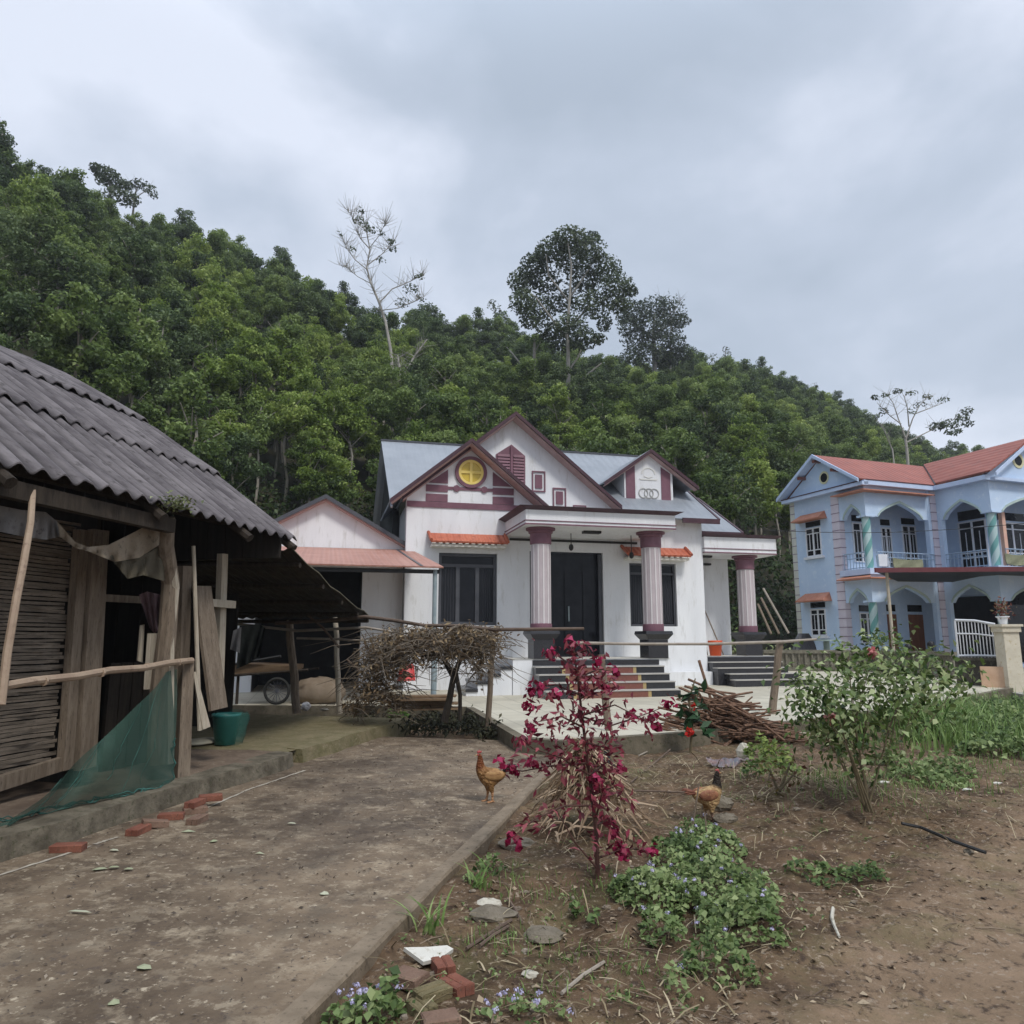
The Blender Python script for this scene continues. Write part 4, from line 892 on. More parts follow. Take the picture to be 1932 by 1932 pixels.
ga, gb = D(1801, 1240, 20.6), D(1893, 1243, 20.0)
m_cempl = mk('cream_plaster_pillar', (0.50, 0.45, 0.35), (0.60, 0.55, 0.44), c3=(0.44, 0.36, 0.22), scale=2.5, rough=0.85)
m_peach = mk('peach_render', (0.48, 0.31, 0.20), (0.56, 0.38, 0.26), scale=5, rough=0.9)
gz = ga.z
gw = thing('gate_wall', 'dark stained low wall with a peach patch below the white railing', 'wall', (ga.x, ga.y, 0))
m_stain = mk('dark_stained_concrete', (.035, .032, .025), (.085, .075, .058), c3=(.14, .13, .10), scale=5, rough=.95)
m = M(); wallrun(ga, gb, .1, gz - .08, .2, m); m.build('wall_base', m_stain, gw)
m = M(); wallrun((ga.x - .1, ga.y), gb, gz - .08, gz, .28, m); m.build('coping', m_stain, gw)
pa = D(1850, 1270, 19.85); pb_ = D(1898, 1270, 19.6); 
m = M(); wallrun(pa, pb_, .12, gz - .22, .14, m); m.build('peach_patch', m_peach, gw)
gr = thing('gate_railing', 'white metal railing panel with close bars on the low wall by the cream pillar', 'railing', (ga.x, ga.y, gz))
g0, g1 = D(1808, 1236, 20.55), D(1884, 1240, 20.1); ztop = D(1808, 1170, 20.55).z; ztop2 = D(1884, 1178, 20.1).z
m_wmetal = mk('white_gate_metal', (0.50, 0.51, 0.53), (0.58, 0.59, 0.61), rough=0.5)
m = M()
for f, r in ((0.0, .03), (.62, .022), (1.0, .034)):
    m.tube([(g0.x, g0.y, gz + .04 + (ztop - gz - .04) * f), ((g0.x + g1.x) / 2, (g0.y + g1.y) / 2, gz + .05 + ((ztop + ztop2) / 2 - gz - .03) * f + .02 * f), (g1.x, g1.y, gz + .04 + (ztop2 - gz - .04) * f)], r, 8)
m.build('rail', m_wmetal, gr)
m = M()
for k in range(13):
    t = k / 12; x, y = g0.x + (g1.x - g0.x) * t, g0.y + (g1.y - g0.y) * t; r = .028 if k in (0, 12) else .013
    m.tube([(x, y, gz), (x, y, ztop + (ztop2 - ztop) * t)], r, 6)
m.build('bar', m_wmetal, gr).__setitem__('kind', 'stuff')
p0 = D(1910, 1300, 19.6); zt2 = D(1910, 1178, 19.6).z
gp = thing('gate_pillar', 'square cream plastered gate pillar at the end of the white railing', 'pillar', (p0.x, p0.y, 0))
m = M(); hw = .2; m.box(p0.x - hw, p0.x + hw, p0.y - hw, p0.y + hw, .05, zt2 - .2); m.build('shaft', m_cempl, gp)
m = M(); m.box(p0.x - hw - .04, p0.x + hw + .04, p0.y - hw - .04, p0.y + hw + .04, zt2 - .2, zt2 - .06); m.box(p0.x - hw - .08, p0.x + hw + .08, p0.y - hw - .08, p0.y + hw + .08, zt2 - .06, zt2); m.build('cap', m_cempl, gp)
fp = thing('flower_pot', 'small white flower pot with a reddish plant on top of the gate pillar', 'flower pot', (p0.x - .05, p0.y, zt2))
m = M(); m.lathe([(.08, 0), (.12, .16), (.16, .19), (.16, .21)], 14, (p0.x - .05, p0.y, zt2)); m.build('pot', m_wframe, fp)
mred = leafmat('reddish_leaf', (0.12, .03, .02), (.22, .08, .06), (.2, .2, .08), trans=.2)
c = np.array([p0.x - .05, p0.y, zt2 + .38]); P = c + RNG.normal(size=(120, 3)) * np.array([.09, .09, .16]); V, F_, t_ = leaves(P, RNG.normal(size=(120, 3)), .11, .05); np_build('foliage', V, F_, mred, fp, t_)
# inner dark wall of the carport (the blue house's right bay seen in shade) and the driveway edge
m_drive = mk('grey_drive_concrete', (0.26, 0.25, 0.22), (0.34, 0.33, 0.29), c3=(.2, .19, .15), scale=2, rough=0.85, bump=.2)
m = M()
dpts = [G(1795, 1296, .05), G(1925, 1320, .05), G(1990, 1345, .0), G(2100, 1300, .05), G(1960, 1280, .1), G(1830, 1275, .12)]
m.prism([(v.x, v.y) for v in [G(1782, 1290, 0), G(1880, 1312, 0), G(2010, 1340, 0), G(2200, 1330, 0), G(2060, 1268, 0), G(1850, 1268, 0)]], -.2, .16, ax='z'); struct(m, 'driveway', m_drive)
# ================================================================== the wooden shed on the left
SF = Frame((0.0, 0.0), 77)
def SW(a, w, z): x, y = shed_xy(a, w); return Vector((x, y, z))
def sp(px, py, w): a, z = SF.at(px, py, w); return SW(a, w, z)
m_wood = mk('grey_weathered_wood', (0.135, 0.102, 0.072), (0.225, 0.178, 0.132), c3=(0.06, 0.044, 0.033), scale=4, stretch=(5, 5, .6), rough=0.85, bump=0.4)
m_wood2 = mk('dark_old_wood', (0.024, 0.018, 0.013), (0.048, 0.037, 0.027), c3=(0.016, 0.012, 0.009), scale=4, stretch=(5, 5, .6), rough=0.9, bump=0.4)
m_palewood = mk('pale_split_wood', (0.34, 0.29, 0.22), (0.44, 0.39, 0.31), c3=(0.25, 0.2, 0.15), scale=4, stretch=(6, 6, .5), rough=0.85, bump=0.3)
m_bamboo = mk('dry_bamboo', (0.26, 0.185, 0.13), (0.37, 0.28, 0.20), c3=(0.18, 0.12, 0.085), scale=3, rough=0.55, bump=0.15)
m_weave = mk('woven_bamboo', (0.075, 0.06, 0.045), (0.24, 0.195, 0.15), c3=(0.04, 0.031, 0.024), scale=2.2, stretch=(1.5, 1.5, 14), rough=0.8, lo=.3, hi=.75)
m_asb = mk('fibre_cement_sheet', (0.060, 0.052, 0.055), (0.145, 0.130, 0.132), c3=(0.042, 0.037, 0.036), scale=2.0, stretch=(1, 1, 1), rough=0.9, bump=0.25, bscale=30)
def asb_streaks():
    nt = m_asb.node_tree
    for n_ in nt.nodes:
        if n_.type == 'MAPPING': n_.inputs['Rotation'].default_value = (0, 0, radians(13)); n_.inputs['Scale'].default_value = (0.7, 2.6, 1)
asb_streaks()
def asb_valley_shade():
    """corrugation shading painted into the colour: dark valleys, lighter crests"""
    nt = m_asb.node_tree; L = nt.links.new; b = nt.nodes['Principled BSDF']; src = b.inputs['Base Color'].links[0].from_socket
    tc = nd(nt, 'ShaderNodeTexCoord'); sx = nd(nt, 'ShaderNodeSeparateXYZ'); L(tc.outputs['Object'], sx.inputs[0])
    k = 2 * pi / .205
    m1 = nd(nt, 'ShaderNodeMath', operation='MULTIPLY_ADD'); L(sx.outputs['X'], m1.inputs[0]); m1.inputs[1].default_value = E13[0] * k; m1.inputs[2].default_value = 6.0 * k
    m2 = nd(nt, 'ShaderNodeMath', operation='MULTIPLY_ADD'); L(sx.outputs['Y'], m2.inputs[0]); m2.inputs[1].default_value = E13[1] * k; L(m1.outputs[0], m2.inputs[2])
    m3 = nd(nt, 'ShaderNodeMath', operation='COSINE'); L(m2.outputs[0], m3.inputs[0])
    r = nd(nt, 'ShaderNodeValToRGB'); r.color_ramp.elements[0].position = 0.0; r.color_ramp.elements[1].position = .62; r.color_ramp.elements[0].color = (.42, .41, .40, 1); r.color_ramp.elements[1].color = (1.12, 1.12, 1.12, 1)  # painted shading: valleys darkened, crests lightened so the corrugation shows
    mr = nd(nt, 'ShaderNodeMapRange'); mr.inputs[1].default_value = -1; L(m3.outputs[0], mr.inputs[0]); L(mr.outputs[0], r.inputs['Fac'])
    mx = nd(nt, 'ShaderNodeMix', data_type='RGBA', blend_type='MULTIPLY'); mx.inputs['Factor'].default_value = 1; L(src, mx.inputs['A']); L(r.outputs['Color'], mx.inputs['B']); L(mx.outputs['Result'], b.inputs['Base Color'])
asb_valley_shade()
m_under = mk('dark_sheet_underside', (0.014, 0.011, 0.008), (0.034, 0.028, 0.02), scale=2, rough=0.95)  # underside of the sheets, coloured much darker than their top
m_dark_boards = mk('dark_inner_boards', (0.016, 0.013, 0.011), (0.03, 0.025, 0.02), scale=3, stretch=(5, 5, .5), rough=0.95)  # near-black colour for the shed's back and inner boards
s0 = SW(6.0, -5.4, PZ)
shed = thing('wooden_shed', 'weathered wooden shed with a wavy grey fibre cement roof and woven bamboo wall', 'shed', s0)
A_END = 8.29
prof = [SF.atu(px, py, A_END) for px, py in ((573, 1027), (500, 969), (417, 901), (300, 811), (200, 754), (100, 699), (0, 661))]
prof = [(-w, z) for w, z in prof]                       # distance from the road axis, height
d1 = prof[-1]; prof.append((d1[0] + 2.0, d1[1] + .9))
def roofz(n):
    for (n0, z0), (n1, z1) in zip(prof, prof[1:]):
        if n <= n1: return z0 + (z1 - z0) * (n - n0) / (n1 - n0)
    return prof[-1][1]
N0, N1, N2, N3, N4 = prof[0][0] - .02, prof[2][0], SF.atu(283, 804, A_END)[0] * -1, prof[-2][0] + .1, prof[-1][0]
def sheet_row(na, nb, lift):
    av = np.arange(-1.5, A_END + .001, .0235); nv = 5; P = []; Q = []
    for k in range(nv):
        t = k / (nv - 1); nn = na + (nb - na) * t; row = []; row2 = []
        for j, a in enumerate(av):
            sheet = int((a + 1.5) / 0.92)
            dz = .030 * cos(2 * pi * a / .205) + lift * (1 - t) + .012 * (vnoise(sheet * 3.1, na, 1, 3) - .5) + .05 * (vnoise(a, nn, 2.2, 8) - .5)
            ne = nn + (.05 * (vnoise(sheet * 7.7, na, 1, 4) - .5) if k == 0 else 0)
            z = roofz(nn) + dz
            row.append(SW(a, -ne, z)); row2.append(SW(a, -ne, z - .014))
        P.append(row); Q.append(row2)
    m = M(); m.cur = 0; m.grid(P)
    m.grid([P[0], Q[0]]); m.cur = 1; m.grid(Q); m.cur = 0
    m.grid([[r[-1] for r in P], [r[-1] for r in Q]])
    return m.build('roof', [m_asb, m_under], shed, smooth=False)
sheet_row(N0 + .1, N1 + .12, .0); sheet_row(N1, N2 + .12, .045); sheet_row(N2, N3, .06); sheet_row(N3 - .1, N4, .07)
# roof edge beam, rafters and posts
def board(par, name, mat, A, B, wd, th, axis_w=True):
    """plank from A to B, wd wide along the shed, th thick across it"""
    A = Vector(A); B = Vector(B); m = M()
    e = Vector((E13[0], E13[1], 0)); r = Vector((E13[1], -E13[0], 0)); d = (B - A).normalized()
    s_ = e - d * e.dot(d)
    s_ = (s_.normalized() if s_.length > .2 else Vector((0, 0, 1)))
    n_ = d.cross(s_).normalized()
    k = 5; 
    for i in range(k):
        p0 = A.lerp(B, i / k); p1 = A.lerp(B, (i + 1) / k)
        w0, w1 = (wd / 2 * (1 + .10 * (vnoise(i + .5 * j, A.x * 9, 1, 2) - .5)) for j in (0, 2))
        c_ = lambda p, w: [p - s_ * w - n_ * th / 2, p + s_ * w - n_ * th / 2, p + s_ * w + n_ * th / 2, p - s_ * w + n_ * th / 2]
        m.hexa(c_(p0, w0), c_(p1, w1))
    return m.build(name, mat, par, org=None if par else A)
board(shed, 'eave_beam', m_wood2, SW(-1.5, -4.75, 2.60), SW(SF.at(322, 1000, -4.75)[0], -4.75, 2.56), .13, .1)
board(shed, 'eave_beam', m_wood2, SW(-1.5, -5.5, 2.95), SW(8.2, -5.5, 2.95), .14, .12)
for a in (1.0, 2.6, 4.2, 5.8, 7.2, 8.15):
    m = M(); m.tube([SW(a, -4.6, roofz(4.6) - .10), SW(a, -7, roofz(7) - .10), SW(a, -N4, roofz(N4) - .1)], .05, 7); m.build('rafter', m_wood2, shed)
WW = -5.5
# bamboo wall
m = M(); aA = .5; aB = SF.at(116, 1300, WW)[0]
zb0 = SF.at(100, 1440, WW)[1]; zt0 = 2.55
rr = random.Random(3); z = zb0
while z < zt0:
    h = rr.uniform(.018, .034); pts = []
    nn = 16
    for k in range(nn + 1): pts.append((aA + (aB - aA) * k / nn + (rr.uniform(-.06, .03) if k == nn else 0), WW + .012 * (1 if (k + int(z * 97)) % 2 else -1), z + rr.uniform(-.006, .006)))
    for (a0, w0, z0), (a1, w1, z1) in zip(pts, pts[1:]):
        m.hexa([SW(a0, w0, z0), SW(a1, w1, z1), SW(a1, w1 - .006, z1), SW(a0, w0 - .006, z0)], [SW(a0, w0, z0 + h), SW(a1, w1, z1 + h), SW(a1, w1 - .006, z1 + h), SW(a0, w0 - .006, z0 + h)])
    z += h + rr.uniform(.002, .012)
m.build('bamboo_wall', m_weave, shed)
m = M()
for k in range(12):
    a = aA + (aB - aA) * (k + .5) / 12; m.tube([SW(a, WW - .03, zb0), SW(a + .02, WW - .03, zt0)], .012, 6)
m.build('wall_batten', m_wood2, shed)
board(shed, 'sill_board', m_wood, sp(-40, 1490, WW + .05), sp(118, 1440, WW + .05), .12, .06)
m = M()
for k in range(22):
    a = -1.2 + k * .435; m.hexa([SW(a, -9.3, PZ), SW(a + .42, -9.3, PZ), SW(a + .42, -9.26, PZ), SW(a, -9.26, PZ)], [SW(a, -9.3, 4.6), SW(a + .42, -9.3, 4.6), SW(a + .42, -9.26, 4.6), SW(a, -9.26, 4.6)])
m.build('back_wall', m_dark_boards, shed)
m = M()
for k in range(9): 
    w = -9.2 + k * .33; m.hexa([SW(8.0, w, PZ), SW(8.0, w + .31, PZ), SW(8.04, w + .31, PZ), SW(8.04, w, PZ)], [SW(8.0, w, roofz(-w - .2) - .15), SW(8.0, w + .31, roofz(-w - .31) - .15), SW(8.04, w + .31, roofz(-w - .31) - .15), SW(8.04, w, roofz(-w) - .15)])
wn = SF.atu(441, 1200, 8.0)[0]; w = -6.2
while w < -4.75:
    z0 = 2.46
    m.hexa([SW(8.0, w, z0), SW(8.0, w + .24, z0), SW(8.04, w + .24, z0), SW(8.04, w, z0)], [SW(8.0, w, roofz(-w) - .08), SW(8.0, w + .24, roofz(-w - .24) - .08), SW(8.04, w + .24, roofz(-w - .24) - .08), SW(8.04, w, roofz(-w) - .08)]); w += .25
m.build('end_wall', m_dark_boards, shed)
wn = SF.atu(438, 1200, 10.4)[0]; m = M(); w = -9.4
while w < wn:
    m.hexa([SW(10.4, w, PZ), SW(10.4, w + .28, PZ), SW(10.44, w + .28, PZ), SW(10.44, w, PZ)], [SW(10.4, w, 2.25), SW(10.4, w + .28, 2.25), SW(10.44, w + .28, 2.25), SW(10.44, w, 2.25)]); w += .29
m.build('inner_wall', m_dark_boards, shed)
m = M(); m.hexa([SW(aB + .35, -9.2, PZ), SW(aB + .35, -5.6, PZ), SW(aB + .39, -5.6, PZ), SW(aB + .39, -9.2, PZ)], [SW(aB + .35, -9.2, 3.6), SW(aB + .35, -5.6, 2.8), SW(aB + .39, -5.6, 2.8), SW(aB + .39, -9.2, 3.6)]); m.build('inner_wall', m_dark_boards, shed)
m = M()  # low dark boards closing the opening's foot
for k in range(5):
    a0, _ = SF.at(205 + k * 22, 1300, WW - .3); a1, _ = SF.at(225 + k * 22, 1300, WW - .3); m.hexa([SW(a0, WW - .3, PZ), SW(a1, WW - .3, PZ), SW(a1, WW - .34, PZ), SW(a0, WW - .34, PZ)], [SW(a0, WW - .3, 1.25), SW(a1, WW - .3, 1.25), SW(a1, WW - .34, 1.25), SW(a0, WW - .34, 1.25)])
m.build('lower_boards', m_wood2, shed)
# posts of the front
def pxpost(px0, py0, px1, py1, w, wd, th=.08, mat=None, name='post'):
    return board(shed, name, mat or m_wood, sp(px0, py0, w), sp(px1, py1, w), wd, th)
pxpost(122, 1452, 154, 1000, WW + .06, .11); pxpost(160, 1450, 186, 1000, WW + .10, .20, .07)
pxpost(193, 1128, 268, 1132, WW + .02, .07, .05, name='cross_board')
m = M(); m.tube([sp(300, 1440, -5.0), sp(304, 1300, -5.0), sp(317, 1180, -4.95), sp(322, 1100, -4.95), sp(312, 1030, -4.9), sp(316, 975, -4.85)], [.11, .10, .085, .085, .08, .07], 9); m.build('crooked_post', m_wood, shed)
m = M(); m.tube([sp(318, 1440, -4.92), sp(320, 1200, -4.92), sp(330, 1110, -4.9), sp(318, 1020, -4.88)], [.05, .045, .045, .035], 8); m.build('crooked_post', m_palewood, shed)
pxpost(338, 1420, 348, 1068, -5.25, .15); pxpost(281, 1300, 288, 1195, -5.1, .10, .04, m_palewood, 'plank')
pxpost(412, 1290, 420, 1045, -5.3, .115, .07, m_palewood); pxpost(395, 1137, 441, 1141, -5.22, .085, .06, m_palewood, 'cross_board')
# lean-to roof at the far end
fr = D(700, 1163, 13.5); LW = SF.w[0] * fr.x + SF.w[1] * fr.y; LA = SF.u[0] * fr.x + SF.u[1] * fr.y; LZ = fr.z
nr_w, nr_a, nr_z = -4.55, 8.05, 2.56
P = []; Q = []
for i in range(9):
    t = i / 8; row = []; row2 = []
    for j in range(120):
        s_ = j / 119; w = (nr_w + (LW - nr_w) * t) * (1 - s_) + (-9.6) * s_; a = nr_a + (LA - nr_a) * t; z = nr_z + (LZ - nr_z) * t + .022 * cos(2 * pi * (w + 9) / .2) - .05 * sin(pi * t) + (.25 * s_ * (1 - t))
        row.append(SW(a, w, z)); row2.append(SW(a, w, z - .014))
    P.append(row); Q.append(row2)
m = M(); m.cur = 0; m.grid(P); m.cur = 1; m.grid(Q); m.cur = 0; m.grid([[r[0] for r in P], [r[0] for r in Q]]); m.grid([P[-1], Q[-1]])
m_mossyasb = mk('mossy_sheet', (0.09, 0.08, 0.05), (0.16, 0.145, 0.10), c3=(0.06, 0.055, 0.03), scale=4, rough=.95)
m.build('lean_to_roof', [m_mossyasb, m_under], shed)
for t in (.08, .32, .56, .8, .98):
    a = nr_a + (LA - nr_a) * t; z = nr_z + (LZ - nr_z) * t - .09 - .05 * sin(pi * t); w = nr_w + (LW - nr_w) * t
    m = M(); m.tube([SW(a, w - .03, z), SW(a + .05, -9.4, z + .2 * (1 - t))], .035, 7); m.build('purlin', m_wood2, shed)
def gpost(bx, by, tx, ty, Y, r, mat, z=PZ):
    b = G(bx, by, z) if Y is None else D(bx, by, Y); t = D(tx, ty, b.y)
    return b, t
for bx, by, tx, ty, r, mt in ((560, 1346, 546, 1170, .075, m_wood), (641, 1346, 632, 1165, .05, m_palewood)):
    b = G(bx, by, PZ); t = D(tx, ty, b.y); m = M(); m.tube(jitline(b, t, 5, .015), [r * 1.05, r, r, r * .95, r * .95, r * .9], 9); m.build('lean_to_post', mt, shed)

# ------------------------------------------------------------------ things on and by the shed
m_cloth = mk('grimy_tan_cloth', (0.20, 0.16, 0.115), (0.30, 0.25, 0.19), c3=(0.12, 0.10, 0.075), scale=4, rough=0.95)
m_greycloth = mk('faded_grey_tarp', (0.17, 0.165, 0.165), (0.25, 0.24, 0.235), c3=(0.11, 0.10, 0.10), scale=4, rough=0.9)
def strip(name, top, bot, w, mat, label, cat, depth=.04, nr=8, th=.012):
    """a hanging sheet between two measured edges, with soft folds and thickness"""
    k = len(top); P = []
    for i in range(nr + 1):
        t = i / nr; row = []
        for j in range(k):
            px = top[j][0] * (1 - t) + bot[j][0] * t; py = top[j][1] * (1 - t) + bot[j][1] * t
            row.append(sp(px, py, w + depth * sin(j * 1.9 + t * 2.2) * (.3 + t)))
        P.append(row)
    m = M(); m.grid(P); m.grid([[v + Vector((0, th, 0)) for v in r] for r in P])
    return tag(m.build(name, mat, org=P[0][k // 2], smooth=True), label, cat)
def dens(pts, n=5):
    o_ = []
    for a, b in zip(pts, pts[1:]):
        for k in range(n): o_.append((a[0] + (b[0] - a[0]) * k / n, a[1] + (b[1] - a[1]) * k / n))
    return o_ + [pts[-1]]
strip('hanging_tarp', dens([(-30, 948), (40, 962), (85, 966), (108, 985)]), dens([(-30, 996), (40, 1012), (85, 1018), (112, 1012)]), -4.95, m_greycloth, 'grey and tan tarp strip hung under the eave above the bamboo wall', 'tarp')
strip('hanging_sack', dens([(108, 985), (140, 1022), (165, 1032), (205, 1028), (255, 1003), (312, 972)]), dens([(112, 1012), (142, 1034), (166, 1040), (215, 1060), (262, 1052), (314, 1018)]), -4.9, m_cloth, 'tan cloth swagged from the eave to the crooked post of the shed', 'cloth')
m_net = mk('old_fishing_net', (0.10, 0.085, 0.06), (0.16, 0.14, 0.10), scale=60, rough=.95, alpha=.62)
strip('frayed_net', dens([(205, 1045), (240, 1058), (285, 1040), (318, 1015)]), dens([(215, 1062), (240, 1092), (270, 1085), (322, 1100)]), -4.93, m_net, 'frayed brown net hanging below the swagged tan cloth', 'net')
m_purple = mk('purple_brown_rag', (0.085, 0.05, 0.055), (0.15, 0.095, 0.10), scale=5, rough=.95)
strip('hanging_rag', dens([(262, 1122), (278, 1116), (302, 1122)]), dens([(282, 1185), (292, 1196), (304, 1176)]), -5.2, m_purple, 'dull purple rag draped over the cross board beside the crooked post', 'rag', depth=.06)
strip('hanging_rag', dens([(264, 1180), (272, 1178)]), dens([(258, 1246), (268, 1250)]), -5.22, m_palewood, 'narrow pale strip of cloth hanging below the purple rag', 'rag', depth=.01)
m_jacket = mk('dark_green_jacket', (0.02, 0.023, 0.02), (0.04, 0.045, 0.038), scale=5, rough=.9)
strip('hanging_jacket', dens([(452, 1180), (490, 1178), (500, 1185)]), dens([(446, 1262), (474, 1250), (490, 1235)]), -6.3, m_jacket, 'dark jacket hanging under the lean-to roof beside the pale cross board', 'jacket', depth=.08)
strip('hanging_shirt', dens([(440, 1190), (455, 1183)]), dens([(434, 1225), (452, 1232)]), -6.2, m_greycloth, 'small grey shirt hanging next to the dark jacket under the lean-to', 'shirt', depth=.05)
def pole_thing(name, pts, r, mat, label, cat, n=8, group=None, knots=None):
    m = M(); m.tube(pts, r, n)
    if knots:
        for k in knots: 
            p_ = Vector(pts[0]).lerp(Vector(pts[-1]), k); d = (Vector(pts[-1]) - Vector(pts[0])).normalized(); rr_ = r if not isinstance(r, (list, tuple)) else r[0]
            m.tube([p_ - d * .008, p_ + d * .008], rr_ * 1.18, n)
    o_ = m.build(name, mat, org=Vector(pts[0]), smooth=False); return tag(o_, label, cat, group)
pole_thing('bamboo_pole', [sp(2, 1330, -4.45), sp(14, 1230, -4.5), sp(31, 1130, -4.55), sp(45, 1060, -4.6), sp(58, 985, -4.65), sp(62, 925, -4.72)], [.028, .028, .027, .026, .024, .022], m_bamboo, 'upright bent bamboo pole leaning on the eave in front of the woven wall', 'pole')
cutb = G(342, 1472, .12)
pole_thing('cut_post', [cutb, D(352, 1247, cutb.y)], [.085, .08], m_wood, 'thick sawn wooden post at the platform edge holding the bamboo rail', 'post', n=4)
e0 = D(-25, 1300, 5.0); e1 = D(362, 1246, cutb.y - .02)
pole_thing('bamboo_rail', jitline(e0, e1, 6, .012), .03, m_bamboo, 'long bamboo rail resting on the thick sawn post', 'rail', knots=(.2, .45, .7, .9))
lk = board(None, 'leaning_plank', m_wood, sp(412, 1338, -4.9), sp(381, 1106, -5.15), .28, .035); tag(lk, 'wide grey plank leaning against the shed above the green bucket', 'plank')
pole_thing('leaning_stick', [sp(377, 1378, -4.85), sp(365, 1030, -4.95)], [.024, .02], m_palewood, 'thin pale stick standing between the crooked post and wide plank', 'stick')
for i, (x0, y0, x1, y1, lb) in enumerate(((385, 1375, 366, 1268, 'split bamboo slat with a frayed foot behind the green bucket'), (392, 1372, 372, 1290, 'second split bamboo slat just right of the frayed one behind the bucket'))):
    pole_thing('bamboo_stake', [sp(x0, y0, -4.82), sp(x1, y1, -4.9)], [.03, .02], m_palewood, lb, 'slat', n=4)
# green shade net draped from the cut post
m_gnet = mk('green_shade_net', (0.045, 0.105, 0.078), (0.065, 0.135, 0.105), c3=(0.09, 0.16, 0.13), scale=7, rough=.85, alpha=.40)
A = cutb + Vector((-.06, -.1, 0)); top_ = D(330, 1268, cutb.y - .12); P = []
bl = [G(-25, 1562, .16), G(60, 1540, .17), G(150, 1520, .17), G(230, 1505, .16), G(300, 1492, .14), G(328, 1475, .14)]
tl_ = [D(20, 1545, 5.6), D(115, 1470, 6.0), D(190, 1400, 6.3), D(255, 1330, 6.6), D(315, 1272, 6.9), D(331, 1262, cutb.y - .1)]
def interp(L_, t):
    f = t * (len(L_) - 1); i = min(int(f), len(L_) - 2); return L_[i].lerp(L_[i + 1], f - i)
for i in range(15):
    row = []
    for j in range(41):
        t = j / 40; s_ = i / 14; v = interp(tl_, t).lerp(interp(bl, t), s_)
        v = v + Vector((.03 * sin(t * 13 + s_ * 2), -.05 * sin(pi * s_) + .03 * sin(t * 19 + s_ * 5), .02 * sin(t * 17) * s_ - .06 * sin(pi * s_)))
        row.append(v)
    P.append(row)
m = M(); m.grid(P); m.grid([[v + Vector((0, .008, 0)) for v in r] for r in P])
gn = m.build('shade_net', m_gnet, org=A, smooth=True); tag(gn, 'green shade net draped in a triangle from the sawn post to the ground', 'net')
m_teal = mk('teal_net_hem', (0.025, 0.085, 0.07), (0.04, 0.12, 0.10), rough=.7)
m = M(); rr = random.Random(5)
for k in range(3):
    base = [interp(bl, t) + Vector((rr.uniform(-.02, .02), rr.uniform(-.05, 0), rr.uniform(.0, .05))) for t in np.linspace(0, 1, 30)]; m.tube(base, [rr.uniform(.002, .009) for _ in base], 5)
for k in range(9):
    t0 = rr.uniform(.1, .95); cr = [interp([P[i][min(40, max(0, int(40 * (t0 - .18 * i / 14 + .012 * sin(i + k)))))] for i in range(15)], q_) + Vector((0, -.012, 0)) for q_ in np.linspace(rr.uniform(0, .3), rr.uniform(.6, 1), 12)]
    m.tube(cr, [rr.uniform(.001, .0035) for _ in cr], 4)
rt = [interp([P[14][40], P[7][39], P[0][40]], t) + Vector((rr.uniform(-.02, .02), -.02, 0)) for t in np.linspace(0, .45, 14)]; m.tube(rt, [rr.uniform(.004, .016) for _ in rt], 5)
m.build('hem', m_teal, gn)
# bucket in its net bag
m_bucket = mk('teal_green_plastic', (0.025, 0.14, 0.13), (0.035, 0.17, 0.155), rough=.4, spec=.5)
b0 = G(424, 1404, PZ); 
bk = thing('bucket', 'teal green plastic bucket inside a loose green net bag on the platform', 'bucket', b0)
m = M(); m.lathe([(.125, 0), (.165, .34), (.18, .345), (.18, .38), (.165, .38), (.155, .33), (.118, .02), (.001, .02)], 28, b0); m.build('body', m_bucket, bk, smooth=True)
m = M(); rr = random.Random(9)
pr_ = [(.16, 0), (.2, .1), (.215, .22), (.22, .30), (.215, .36), (.19, .40)]
vs = []; fs = []; n = 24
for i, (r, z) in enumerate(pr_):
    for j in range(n):
        a = 2 * pi * j / n; k = 1 + rr.uniform(-.07, .07); vs.append((b0.x + .05 + r * k * cos(a), b0.y + .03 + r * k * sin(a), b0.z + z + rr.uniform(-.015, .015)))
for i in range(len(pr_) - 1):
    for j in range(n): fs.append((i * n + j, i * n + (j + 1) % n, (i + 1) * n + (j + 1) % n, (i + 1) * n + j))
m.add(vs, fs); m.build('net_bag', mk('green_net_bag', (0.02, .12, .10), (.03, .18, .15), scale=90, rough=.8, alpha=.3), bk, smooth=True)
# hand cart under the lean-to
hcb = D(495, 1300, 15.6); gz_ = .2
hc = thing('hand_cart', 'brown wooden hand cart with one spoked wheel under the lean-to', 'cart', (hcb.x, hcb.y, gz_))
m_cart = mk('cart_wood', (0.15, 0.095, 0.055), (0.22, 0.15, 0.09), scale=4, stretch=(1, 4, 4), rough=.85)
t0, t1 = D(448, 1258, 15.6), D(545, 1256, 15.5)
m = M(); zc_ = t0.z
m.hexa([(t0.x, 15.3, zc_ - .16), (t1.x + .1, 15.3, zc_ - .1), (t1.x + .1, 16.2, zc_ - .1), (t0.x, 16.2, zc_ - .16)], [(t0.x - .05, 15.25, zc_ + .08), (t1.x + .1, 15.25, zc_ + .04), (t1.x + .1, 16.25, zc_ + .04), (t0.x - .05, 16.25, zc_ + .08)]); m.build('bed', m_cart, hc)
m = M(); m.tube([(t0.x - .1, 15.3, zc_ - .17), (t1.x + .45, 15.3, zc_ - .05)], .03, 6); m.tube([(t0.x - .1, 16.15, zc_ - .17), (t1.x + .45, 16.15, zc_ - .05)], .03, 6); m.tube([(t0.x + .1, 15.4, gz_), (t0.x + .1, 15.4, zc_)], .03, 6); m.build('shaft', m_wood2, hc)
wc_ = D(523, 1292, 15.2); m_tyre = mk('black_rubber', (.015, .015, .014), (.03, .03, .028), rough=.8)
wc_.z = gz_ + .27; wr = .27
vs = []; fs = []
